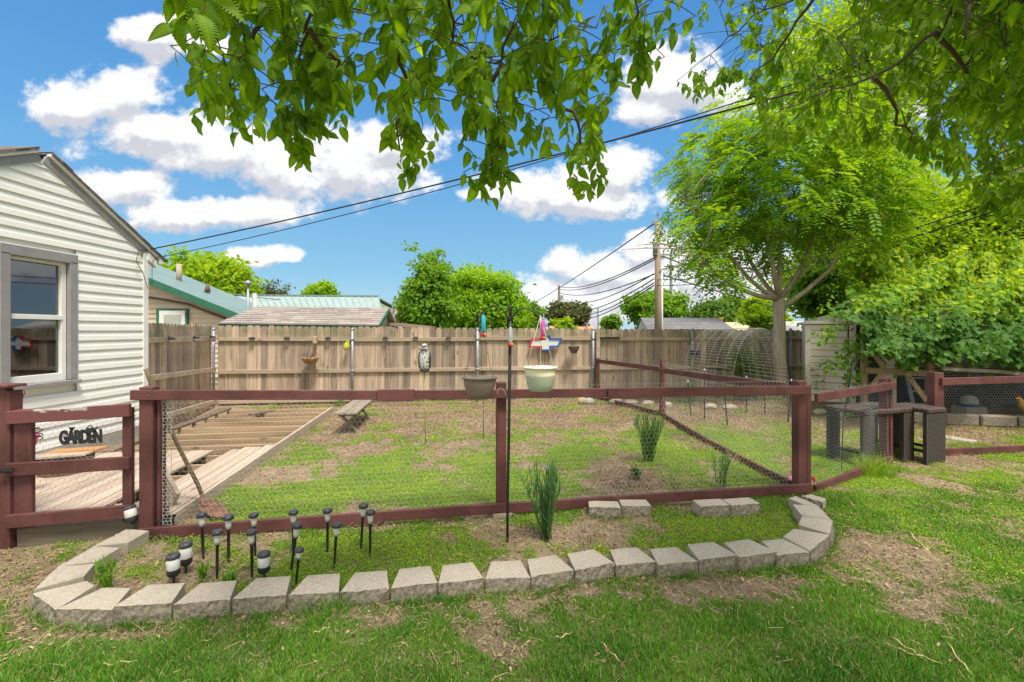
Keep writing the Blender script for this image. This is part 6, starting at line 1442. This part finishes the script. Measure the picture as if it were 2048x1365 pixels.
tree('poplar_tree', 'slender upper part of a second poplar just behind the ragged one', 868, 18.6, 502, 640, 32, 110, 40, .16, MG, 44, lump=.6, trunk=.15)
tree('round_tree', 'big round bright green tree behind the hook pole', 962, 21, 533, 700, 92, 420, 60, .19, BG_, 5, lump=.22, trunk=.3)
tree('round_tree', 'smaller green tree at the right flank of the big round tree', 1052, 24, 598, 690, 32, 110, 44, .20, MG, 6, trunk=.15)
tree('dark_tree', 'dull dark green tree behind the thin distant pole', 1138, 38, 602, 662, 44, 190, 40, .36, OL, 7, trunk=.25)
tree('young_tree', 'small vivid yellow green tree above the back fence', 1128, 16.5, 632, 690, 24, 70, 36, .11, YG, 8, lump=.4, trunk=.06)
tree('conical_tree', 'small conical green tree between the pole and the distant roofs', 1222, 32, 627, 672, 18, 80, 34, .24, MG, 9, trunk=.1)
tree('spreading_tree', 'wide green tree directly behind the tall utility pole', 1315, 42, 586, 660, 64, 240, 44, .42, MG, 10, lump=.35, trunk=.3)
tree('spreading_tree', 'dense dark green tree behind the pale yellow house', 1465, 42, 598, 665, 82, 300, 46, .44, DG, 12, lump=.2, trunk=.3)
tree('spreading_tree', 'lighter green tree filling the gap left of the grey trunk', 1530, 30, 592, 665, 44, 160, 44, .30, YG, 13, trunk=.2)
tree('maple_tree', 'tall yellow green maple behind the shed', 1745, 16.5, 300, 720, 150, 560, 70, .17, YG, 14, lump=.3, trunk=.22, ryd=2.2)
tree('maple_tree', 'large yellow green maple rising over the vine near the picture edge', 1960, 15.0, 330, 700, 170, 560, 70, .16, YG, 15, lump=.3, trunk=.25, ryd=2.2)
tree('maple_tree', 'tall light green tree top far behind the elm branches', 1700, 22, -60, 380, 150, 330, 60, .22, YG, 16, lump=.4, trunk=.25, ryd=3)
tree('dark_tree', 'shaded green tree behind the shed roof', 1650, 14.5, 500, 660, 60, 230, 60, .15, MG, 17, lump=.3, trunk=.15)
tree('maple_tree', 'leafy tree beyond the right end of the vine', 2180, 14, 250, 700, 190, 420, 60, .17, MG, 18, trunk=.25)

tree('maple_tree', 'tree at the right side of the yard beyond the picture edge', 1024+15*910/6, 6, 661-6.2*910/6, 661-.2*910/6, 330, 300, 60, .24, MG, 28, trunk=.25, ryd=2.8)
tree('maple_tree', 'second tree at the right side of the yard out past the run', 1024+17*910/2, 2, 661-7*910/2, 661-.4*910/2, 1200, 300, 60, .26, DG, 29, trunk=.25, ryd=2.8)
# pinnate-leaved tree ---------------------------------------------------
r = np.random.default_rng(77); tb_ = Vector((6.63, 11.25, .05)); to = thing('sumac_tree', 'feathery leaved tree with a pale trunk in front of the back fence', 'tree', tb_)
fk = Vector((6.60, 11.25, 2.45)); mb = MB(); mb.tube([tb_ - UP*.05, tb_ + UP*.12, tb_ + UP*.6, tb_ + Vector((-.02, 0, 1.5)), fk], [.24, .175, .15, .14, .14], 16)
tips = []
def P3(px, py, d): return At(px, py, d)
mains = [(P3(1500,560,10.9),P3(1425,470,10.6),P3(1370,400,10.4)), (P3(1510,540,11.6),P3(1450,430,12),P3(1420,330,12.2)), (P3(1540,500,11.0),P3(1520,400,10.8),P3(1500,280,10.8)),
         (P3(1560,480,11.6),P3(1575,380,11.8),P3(1590,260,12)), (P3(1600,540,11.2),P3(1640,440,11),P3(1680,330,11)), (P3(1660,540,10.9),P3(1690,480,10.6),P3(1760,380,10.4)), (P3(1590,560,12.2),P3(1660,500,12.8),P3(1760,420,13)), (P3(1470,575,10.2),P3(1410,530,9.9),P3(1370,500,9.7))]
for i, (a, b, c) in enumerate(mains):
    st_ = fk if i != 5 else tb_ + Vector((.05, 0, 2.2)); pts = [st_, st_.lerp(a, .5) + Vector((0, 0, -.05)), a, a.lerp(b, .5), b, b.lerp(c, .5), c]; mb.tube(pts, [.066, .055, .046, .038, .028, .02, .011], 9)
    for q, f_ in ((a, .5), (b, .9), (c, 1.2), (a.lerp(b, .5), .7), (b.lerp(c, .5), 1.0)):
        for k in range(5):
            dv2 = Vector(rdir(1, r)[0]); dv2.z = abs(dv2.z)*.8; e_ = q + dv2*r.uniform(.5, 1.25)*f_; limb(mb, q, e_, .018, .006, r, .1, 4); tips.append(e_)
mb.build('trunk', BARK, to, True)
cc = np.array(At(1565, 385, 11.2)); nf = 5200; dirs = rdir(nf, r); dirs[:, 2] = dirs[:, 2]*.95 + .05
lob = np.array([mnoise.noise(Vector(q)*2.2) + .5*mnoise.noise(Vector(q)*5) for q in dirs])
Pf = cc + dirs*np.array([2.85, 2.3, 2.75])*((.30 + .70*r.random(nf)**.55)*(1+.55*lob))[:, None]
k_ = int(nf*.35); ti = r.integers(len(tips), size=k_); Pf[:k_] = np.array([tuple(tips[t]) for t in ti]) + r.normal(size=(k_, 3))*.16
keep = Pf[:, 2] > 1.68 + (661-np.interp(Pf[:, 0], [3.4, 4.2, 5.0, 5.8, 6.6, 7.6, 9.5], [500, 540, 600, 585, 545, 490, 460]) + 14*np.sin(Pf[:, 0]*3.3))*Pf[:, 1]/F - .2*(np.abs(Pf[:, 0]-6.6) > 1.6); keep &= ~((np.abs(Pf[:, 0]-6.6) < .9) & (Pf[:, 2] < 3.3)); keep &= ~((np.abs(Pf[:, 0]-6.6) < 1.3) & (Pf[:, 1] < 11.6) & (Pf[:, 2] < 4.0) & (r.random(nf) < .85)); keep &= (CX + F*Pf[:, 0]/Pf[:, 1]) > 1345 + 25*np.sin(Pf[:, 2]*4) + np.clip(Pf[:, 2]-6.2, 0, 9)*60; Pf = Pf[keep]; nf = len(Pf)
out = norm((Pf-cc)*[1, 1, .35]); Af = norm(out*[.8, .8, .3] + rdir(nf, r)*[.9, .9, .45] + [0, 0, -.12]); Lf = r.uniform(.28, .48, nf); Bf = norm(np.cross(Af, [0, 0, 1.0])); Nf = np.cross(Bf, Af)
LP, LA, LN, LL = [], [], [], []
for k in range(6):
    s_ = (k+1.2)/7.0; pos_ = Pf + Af*(Lf*s_)[:, None] - np.array([0, 0, 1])*(Lf*s_**2*.62)[:, None]
    for sgn in (-1, 1): LP.append(pos_); LA.append(norm(Bf*sgn + Af*.45 - np.array([0, 0, .35]) + r.normal(size=(nf, 3))*.12)); LN.append(norm(Nf + r.normal(size=(nf, 3))*.25)); LL.append(Lf*.34*(1-.5*abs(s_-.45)))
LP.append(Pf + Af*Lf[:, None] - np.array([0, 0, 1])*(Lf*.62)[:, None]); LA.append(norm(Af - [0, 0, .6])); LN.append(Nf); LL.append(Lf*.18)
LP, LA, LN, LL = map(np.concatenate, (LP, LA, LN, LL)); V, Fc, _ = instance(TQ, TQF, LP, LA, LN, LL, LL*.58)
SUM = leafmat('feathery_leaves', (0.11,0.28,0.014), (0.25,0.42,0.018), .45, .45, pos=.9); npmesh('crown', V, Fc, SUM, to)
print('sumac tris', len(Fc))
# shoots at the foot
clump('shrub', 'dark green sapling growing up behind the wire arch', 'shrub', Vector((5.65, 10.9, 0)), 1.55, .9, 1100, .05, DG, .38, .20)
clump('shrub', 'leafy sapling between the tree trunk and the shed', 'shrub', Vector((7.05, 10.6, 0)), 1.0, .6, 300, .055, MG, .5, .16)
clump('shrub', 'low weedy shrub at the steel post left of the wire arch', 'shrub', Vector((4.15, 10.7, 0)), .55, .5, 260, .03, DG, .7, .12); clump('shrub', 'small shrub at the back fence beyond the bench', 'shrub', G(680, 812), .28, .4, 260, .02, MG, .8, .09)

# ================================================================== VINE
r = np.random.default_rng(5); vn = thing('grape_vine', 'thick mass of heart shaped vine leaves covering the chicken run', 'vine', (8, 9, 0))
VL = np.array([(0,0,0),(-.10,-.30,.03),(.18,-.52,.07),(.55,-.42,.06),(.66,-.22,.03),(1,0,-.06),(.66,.22,.03),(.55,.42,.06),(.18,.52,.07),(-.10,.30,.03),(.45,0,-.02)])
VF = np.array([(10,0,1),(10,1,2),(10,2,3),(10,3,4),(10,4,5),(10,5,6),(10,6,7),(10,7,8),(10,8,9),(10,9,0)])
n = 23000; u = r.random(n); v = r.random(n)**.9
lowpts = [(1688,610),(1700,672),(1715,696),(1740,690),(1770,700),(1800,726),(1830,730),(1860,718),(1900,706),(1950,712),(2000,722),(2060,728),(2300,735)]
xs = 1690 + (2300-1690)*u; low = np.interp(xs, [a for a, b in lowpts], [b for a, b in lowpts]) + 9*np.sin(xs/11.0) + r.normal(0, 7, n)
topy = np.interp(xs, [1680, 1700, 1760, 1850, 1950, 2060, 2300], [560, 530, 500, 505, 515, 505, 500]); ys = low + (topy-low)*v
xs = xs + np.where(xs < 1800, 26*np.sin(ys/17.0) + 16*np.sin(ys/7.3+1) + 10, 0)*np.clip((1800-xs)/110, 0, 1); ys = ys - v**3*(16*np.sin(xs/23.0) + 12*np.sin(xs/9.0+2) + 10*np.sin(xs/51.0))
dd_ = 7.75 + 2.9*v**1.25 + .35*np.sin(xs/31.0 + ys/17.0)*1.0 + r.normal(0, .16, n) + np.clip((1760-xs)/120, 0, 1)*1.0
P = np.column_stack([(xs-CX)*dd_/F, dd_, H + (HY-ys)*dd_/F]); N = norm(np.array([0, -.75, .75]) + r.normal(size=(n, 3))*.42 + np.column_stack([np.zeros(n), -.3*(1-v), .5*v])); A = norm(np.array([0, -.35, -.85]) + r.normal(size=(n, 3))*.45)
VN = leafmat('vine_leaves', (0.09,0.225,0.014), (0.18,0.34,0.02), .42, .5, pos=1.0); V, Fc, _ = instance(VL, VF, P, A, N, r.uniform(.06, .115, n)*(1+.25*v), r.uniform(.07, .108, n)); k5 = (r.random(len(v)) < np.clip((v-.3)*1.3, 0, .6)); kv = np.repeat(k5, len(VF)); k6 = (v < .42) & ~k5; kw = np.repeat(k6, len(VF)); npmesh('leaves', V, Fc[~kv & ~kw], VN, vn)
SV = leafmat('shade_toned_vine_leaves', (0.038,0.115,0.013), (0.09,0.215,0.018), .3, .5, pos=1.5); o_ = npmesh('shade_toned_leaves', V, Fc[kw], SV, vn); o_['label'] = 'leaves coloured deep green as shade along the lower edge of the vine'  # shade on the lower vine put into a darker leaf colour
YV = leafmat('yellow_vine_leaves', (0.28,0.43,0.012), (0.42,0.54,0.018), .48, .5, pos=1.5); o_ = npmesh('upper_leaves', V, Fc[kv], YV, vn); o_['label'] = 'yellow green leaves on top of the vine'  # yellower leaf colour, picked more often toward the top
# volume behind the surface
n = 9000; xx = r.uniform(5.4, 13, n); yy_ = r.uniform(8.6, 11.2, n); zz = 1.35 + (yy_-8.6)*.55 + r.uniform(-.5, .5, n); kk = (xx > .80*yy_) & ~((xx < 7.2) & (zz < 1.9)); P = np.column_stack([xx, yy_, zz])[kk]; n = len(P)
V, Fc, _ = instance(TQ, TQF, P, rdir(n, r), rdir(n, r), .2, .17); npmesh('inner_leaves', V, Fc, VN, vn)
mb = MB()
for k in range(26):
    a = At(r.uniform(1700, 2040), r.uniform(600, 700), r.uniform(8.3, 9)); b = a + Vector((r.uniform(-1.2, .2), -.3, r.uniform(-.5, .3))); limb(mb, a, b, .010, .003, r, .1, 5)
for (px, py, qx, qy) in ((1700,640,1628,672),(1720,680,1660,740),(1700,660,1630,668),(1750,690,1668,735),(1740,700,1680,770)):
    limb(mb, At(px, py, 8.6), At(qx, qy, 8.4), .006, .002, r, .05, 5)
mb.build('stem', DBARK, vn)
P = []; 
for (px, py, qx, qy, k) in ((1710,640,1625,668,30),(1720,670,1650,735,60),(1730,690,1670,740,60),(1740,700,1690,800,46),(1650,660,1655,590,30),(1680,650,1640,690,40),(1700,740,1700,780,40),(1690,800,1710,870,40),(1800,750,1790,700,10)):
    for j in range(k): t = r.random(); q = At(px+(qx-px)*t+r.normal()*9, py+(qy-py)*t+r.normal()*9, 8.5+r.normal()*.1); P.append(tuple(q))
P = np.array(P); n = len(P); V, Fc, _ = instance(VL, VF, P, norm(np.array([-.3, -.3, -.7]) + r.normal(size=(n, 3))*.5), norm(np.array([0, -.6, .8]) + r.normal(size=(n, 3))*.4), r.uniform(.05, .10, n), r.uniform(.05, .09, n)); npmesh('sprays', V, Fc, VN, vn)

# ================================================================== OVERHEAD ELM
r = np.random.default_rng(19)
def elm_template(ns=9, teeth=True):
    V = []; uv = []
    for i in range(ns+1):
        t = i/ns; w_ = .36*(math.sin(math.pi*min(1, t**.82*1.0)))**.8*(1-.18*t) if 0 < t < 1 else 0.0
        for sgn in (-1, 1):
            z_ = .10*w_/.36 - .16*t*t; V.append((t + (.018 if teeth else 0), sgn*(w_ + (.030 if teeth and 0 < i < ns else 0))/.36*.5*.72*1.0, z_)); uv.append((t, .5+sgn*w_))
        V.append((t, 0, -.16*t*t)); uv.append((t, .5))
    return V, uv
def elm_leaf(ns=10):
    V = []; uv = []; Fc = []
    def wd(t): return (math.sin(math.pi*min(max(t, 0), 1)**.80))**.85*(1-.15*t) if 0 < t < 1 else 0
    def z(t, a): return .22*abs(a)*.5 - .20*t*t
    mid = []
    for i in range(ns+1): t = i/ns; mid.append(len(V)); V.append((t, 0, z(t, 0))); uv.append((t, .5))
    for sgn in (-1, 1):
        ed = []
        for i in range(ns):
            t0 = i/ns; w0 = wd(t0)*.5; ed.append(len(V)); V.append((t0, sgn*w0*.93, z(t0, w0))); uv.append((t0, .5+sgn*w0*.6))
            t1 = (i+.85)/ns; w1 = wd(t1)*.5; ed.append(len(V)); V.append((t1+.02, sgn*(w1+.012 if t1 < .97 else w1), z(t1, w1))); uv.append((t1, .5+sgn*w1*.6))
        for i in range(ns):
            a, b, c, d = mid[i], ed[2*i], ed[2*i+1], (ed[2*i+2] if i < ns-1 else mid[ns])
            tri = [(a, b, c), (a, c, mid[i+1])] + ([(mid[i+1], c, d)] if i < ns-1 else [])
            Fc += [q if sgn > 0 else q[::-1] for q in tri]
    return np.array(V), np.array(Fc), np.array(uv)
EV, EF, EU = elm_leaf(15)
ELM = leafmat('elm_leaves', (0.065,0.175,0.010), (0.23,0.41,0.012), .55, .45, veins=True, pos=3.0, tcol=(2.2,1.9,.6))
TWIG = mat('elm_twig', (0.12,0.075,0.05), (0.07,0.045,0.03), 40, bst=.3)
ebase = Vector((3.6, -2.4, 0)); el = thing('elm_tree', 'big elm tree overhanging the lawn with drooping serrated leaves', 'tree', ebase)
bm_ = MB()
SP, SA, SN, SLn = [], [], [], []
def spray(tip, top, nleaf, size, side=None):
    """twig from top down to tip; leaves alternate"""
    tip, top = Vector(tip), Vector(top); ax = (tip-top); L = ax.length; axn = ax.normalized(); sd_ = axn.cross(Vector((0, 1, .1))).normalized(); sd_ = (sd_*math.cos(a0_ := r.uniform(-.9, .9)) + axn.cross(sd_)*math.sin(a0_))
    m_ = top.lerp(tip, .5) + Vector((r.normal()*.05, r.normal()*.05, .04))*L*2; pts = [top*(1-t)**2 + m_*2*t*(1-t) + tip*t*t for t in np.linspace(0, 1, 6)]
    bm_.tube(pts, [.0021, .0018, .0016, .0013, .0011, .0009], 5)
    for i in range(nleaf):
        t = (i+.6)/nleaf; pt = top*(1-t)**2 + m_*2*t*(1-t) + tip*t*t; sg_ = 1 if i % 2 else -1
        A = Vector((0, 0, -.75)) + sd_*sg_*r.uniform(.4, 1.1) + axn*.4 + Vector((r.normal(), r.normal(), r.normal()))*.18; N = Vector((r.normal()*.7, -1.0*(1 if r.random() < .85 else -1), r.normal()*.5 + .35)) + sd_*sg_*.2
        SP.append(tuple(pt)); SA.append(tuple(A)); SN.append(tuple(N)); SLn.append(size*r.uniform(.55, 1.22)*(.8+.35*math.sin(math.pi*t)))
# main branches (polyline in picture coords + depth), thick to thin
MAINL = [[(560,-420,1.5),(600,-120,1.7),(626,10,1.75),(618,60,1.8),(598,118,1.85)], [(560,-420,1.5),(480,-160,1.5),(430,-40,1.45),(400,20,1.4)], [(600,-120,1.7),(520,60,1.8),(470,150,1.85),(440,190,1.9)],
         [(860,-420,1.8),(880,-120,1.95),(905,30,2.0),(895,110,2.1)], [(860,-420,1.8),(1000,-160,2.0),(1055,10,2.1),(1020,60,2.1),(1000,130,2.2),(975,115,2.2)], [(1000,-160,2.0),(1100,-20,2.2),(1105,80,2.3),(1085,190,2.35)], [(880,-120,1.95),(800,40,2.0),(810,200,2.1),(800,300,2.2)],
         [(1100,-20,2.2),(1180,-60,2.2),(1270,0,2.3),(1262,90,2.4)], [(1085,190,2.35),(1150,240,2.4),(1165,330,2.45)], [(1000,130,2.2),(960,220,2.3),(985,330,2.35)], [(620,60,1.8),(680,120,1.9),(660,200,2.0)],
         [(2300,-520,1.6),(2000,-140,2.0),(1880,60,2.2),(1760,150,2.6),(1640,190,3.2),(1560,220,3.5)], [(2000,-140,2.0),(1800,-60,2.6),(1640,-20,3.2),(1500,40,3.7),(1420,110,4.0)], [(1880,60,2.2),(1960,200,2.8),(1980,300,3.1),(1990,370,3.3)], [(1760,150,2.6),(1800,240,3.0),(1830,290,3.2)], [(2300,-520,1.6),(2160,0,1.8),(2110,200,2.4),(2060,330,3.0)],[(2000,-140,2.0),(1940,-20,1.7),(1930,80,1.7)],[(1640,-20,3.2),(1560,100,3.5),(1500,160,3.8)]]
nodes = []
for bl_ in MAINL:
    pts = [At(*q) for q in bl_]; fine = []
    for i in range(len(pts)-1):
        for k in range(4): fine.append(pts[i].lerp(pts[i+1], k/4) + Vector((r.normal(), r.normal(), r.normal()))*.012)
    fine.append(pts[-1]); n_ = len(fine); bm_.tube(fine, [.009*(1-i/n_)+.003 for i in range(n_)], 7); nodes += fine[2:]
for k in range(120):
    right = k % 3 != 0; tx_, ty_ = (r.uniform(1400, 2150), r.uniform(-120, 420)) if right else (r.uniform(350, 1300), r.uniform(-120, 250))
    if ty_ > (np.interp(tx_, [1385, 1500, 1545, 1700, 1900, 2048], [90, 120, 220, 230, 300, 390]) if right else np.interp(tx_, [320, 400, 600, 720, 800, 1000, 1165, 1300], [40, 150, 220, 60, 250, 280, 240, 60])): continue
    dd0 = float(np.clip(4.1 - (tx_-1380)/700*2.4 + ty_/430*1.25, 1.7, 4.2)) + r.uniform(-.2, .5) if right else 1.45 + (tx_-320)/1000*.9 + r.uniform(0, .4)
    tg = At(tx_, ty_, dd0); arr = np.array([tuple(q) for q in nodes]); i = int(np.argmin(((arr - np.array(tg))**2).sum(1)*r.uniform(.6, 1.6, len(arr)))); st_ = nodes[i]; L_ = (tg-st_).length
    if L_ < .12 or L_ > 1.6: continue
    n_ = max(3, int(L_/.08)); pts = [st_.lerp(tg, j/n_) + Vector((r.normal(), r.normal(), r.normal()))*.016*(1 if 0 < j < n_ else 0) + Vector((0, 0, .10*L_*math.sin(math.pi*j/n_))) for j in range(n_+1)]
    bm_.tube(pts, [.0042 - .002*j/n_ for j in range(n_+1)], 5); nodes += pts[1:]
nodes_np = np.array([tuple(q) for q in nodes]); ncount = np.zeros(len(nodes))
ENV = [(312,112),(345,100),(372,215),(385,268),(400,262),(420,225),(450,240),(470,290),(490,298),(520,300),(545,255),(560,290),(590,342),(612,345),(640,290),(672,290),(690,292),(700,235),(712,180),(725,120),(742,222),(760,240),(780,320),(800,385),(822,380),(838,310),(850,330),(870,320),(890,270),(930,300),(958,400),(990,425),(1012,395),(1030,330),(1060,320),(1075,250),(1100,335),(1125,300),(1148,380),(1165,415),(1195,400),(1200,330),(1192,270),(1175,215),(1185,170),(1165,90),(1185,60),(1200,150),(1222,185),(1250,200),(1275,190),(1290,160),(1318,112),(1322,0)]
ex2, ey2 = [a for a, b in ENV], [b for a, b in ENV]
def addspray(px, py, d, size, nl, up_px):
    tip = At(px, py, d); i = np.argmin((((nodes_np - np.array(tip) - np.array([0, 0, .12]))**2).sum(1) + (nodes_np[:, 2] < tip.z)*.05)*r.uniform(.7, 1.7, len(nodes)) + ncount*.02); ncount[i] += 1; nd = nodes[i]
    top = tip + Vector((r.normal()*.12, r.normal()*.10, up_px*r.uniform(.55, 1))); dist = (nd-top).length
    if dist > .03:
        mid_ = nd.lerp(top, .5) + Vector((r.normal()*.03, r.normal()*.03, .05))*min(1, dist*3); bm_.tube([nd*(1-t_)**2 + mid_*2*t_*(1-t_) + top*t_*t_ for t_ in (0, .2, .4, .6, .8, 1)], [.003, .0028, .0026, .0024, .0022, .0021], 5)
    spray(tip, top, nl, size)
# outline sprays
tipsL = [(345,62,1.40),(385,235,1.75),(398,225,1.9),(432,215,1.7),(418,180,1.8),(478,270,2.0),(505,275,2.05),(470,250,1.7),(512,240,2.0),(590,318,2.0),(580,300,2.1),(606,320,2.0),(556,265,2.0),(640,262,1.95),(662,270,2.0),(680,260,2.1),(632,240,2.0),(690,210,2.1),(742,190,2.2),(760,215,2.1),(778,290,2.3),(800,358,2.5),(815,345,2.5),(792,330,2.4),(825,290,2.3),(838,280,2.3),(868,290,2.4),(880,240,2.3),(930,270,2.3),(960,370,2.5),(985,400,2.5),(1000,380,2.5),(1010,365,2.4),(975,340,2.4),(1035,310,2.4),(1060,300,2.4),(1100,305,2.4),(1085,270,2.4),(1125,275,2.5),(1150,360,2.6),(1165,392,2.6),(1180,385,2.6),(1192,365,2.6),(1160,340,2.5),(1185,300,2.5),(1175,255,2.5),(1182,180,2.4),(1172,150,2.4),(1222,160,2.4),(1235,170,2.4),(1255,178,2.45),(1265,170,2.4),(1280,150,2.4),(1290,130,2.4),(1308,90,2.3),(1300,60,2.3),(1225,100,2.3),(1270,110,2.4)]
for (a, b, d) in tipsL: addspray(a, b, d, .082, int(r.integers(7, 11)), .24)
c_ = 0
while c_ < 250:
    px, py = r.uniform(335, 1318), r.uniform(-170, 330); lim = np.interp(px, ex2, ey2)
    if py > lim - 62: continue
    if 700 < px < 738 and py > 60: continue
    if 1140 < px < 1205 and py > -10 and py < 190 and px > 1165: continue
    d = 1.40 + (px-320)/1000*.9 + r.uniform(0, .55) - (.25 if py < 40 else 0); addspray(px, py, d, .083, int(r.integers(7, 11)), .22); c_ += 1
ENR = [(1380,60),(1388,215),(1400,225),(1425,205),(1440,212),(1470,190),(1500,200),(1520,260),(1545,340),(1560,342),(1590,300),(1640,300),(1680,325),(1720,320),(1790,320),(1830,352),(1870,350),(1900,385),(1950,425),(2000,470),(2060,475),(2200,500)]
ex3, ey3 = [a for a, b in ENR], [b for a, b in ENR]
def dR(px, py): return float(np.clip(4.1 - (px-1380)/700*2.4 + py/430*1.25, 1.35, 4.2))
for k in range(60):
    px = 1385 + (2060-1385)*k/60; lim = np.interp(px, ex3, ey3); addspray(px, lim-24 - r.uniform(0, 18), dR(px, lim) + r.uniform(-.1, .3), .088, int(r.integers(7, 11)), .26)
c_ = 0
while c_ < 780:
    px, py = 1385 + 815*r.random()**.72, r.uniform(-180, 440); lim = np.interp(px, ex3, ey3)
    if py > lim - 50: continue
    if 1625 < px < 1725 and 10 < py < 110: continue
    if 1560 < px < 1850 and py > 170 and r.random() < .6: continue
    d = dR(px, py) + r.uniform(-.3, .8); addspray(px, py, max(1.65, d), .082, int(r.integers(7, 11)), .26); c_ += 1
SP, SA, SN, SLn = map(np.array, (SP, SA, SN, SLn)); kind_ = r.integers(0, 4, len(SP)); parts_ = []; off_ = 0
for q_ in range(4):
    ev = EV.copy(); tt, aa = ev[:, 0].copy(), ev[:, 1].copy()
    if q_ == 1: ev[:, 2] += .45*np.abs(aa) - .10*tt*tt
    if q_ == 2: ev[:, 2] += -.38*tt**2.2; ev[:, 1] += .10*np.sin(tt*2.6)
    if q_ == 3: ev[:, 2] += .10*np.sin(tt*9)*np.abs(aa)*2 + .12*tt*tt; ev[:, 1] -= .12*tt*tt
    kk = kind_ == q_; v_, f_, u_ = instance(ev, EF, SP[kk], SA[kk], SN[kk], SLn[kk], SLn[kk]*(.52, .62, .60, .56)[q_], EU); parts_.append((v_, f_ + off_, u_)); off_ += len(v_)
V, Fc, UVs = [np.concatenate([p_[i_] for p_ in parts_]) for i_ in range(3)]
npmesh('leaves', V, Fc, ELM, el, smooth=True, uv=UVs); print('elm leaves', len(SP))
# trunk and limbs behind the camera, upper canopy
tk = MB(); tk.tube([ebase - UP*.1, ebase + UP*.3, ebase + UP*1.5, ebase + Vector((-.1, .1, 3.2))], [.42, .33, .28, .26], 16)
fk2 = ebase + Vector((-.1, .1, 3.15))
for q in (At(560,-420,1.5), At(860,-420,1.8), At(2300,-520,1.6)): limb(tk, fk2, q, .11, .018, r, .12, 10)
for k in range(7): limb(tk, fk2, (r.uniform(-4, 7), r.uniform(-4, 2.2), r.uniform(5.2, 7.5)), .12, .03, r, .1, 8)
tk.build('trunk', BARK, el, True); bm_.build('branches', TWIG, el, True)
n = 15000; x = r.uniform(-4.5, 8, n); y = r.uniform(-5, 3.4, n); z = r.uniform(4.3, 7.5, n) + .0; cl_ = sn(x, y, 1.5, 61, 2) + .5*sn(x, z, 2.0, 62, 2); k = (z > H + .86*np.maximum(y, 0) + .35*np.abs(x)*0 + .6) & (cl_ > .2) & (y < 1.6); P = np.column_stack([x, y, z])[k]; n = len(P)
V, Fc, _ = instance(TQ, TQF, P, rdir(n, r) - [0, 0, .4], rdir(n, r) + [0, 0, .5], .17, .11); npmesh('canopy', V, Fc, ELM, el)
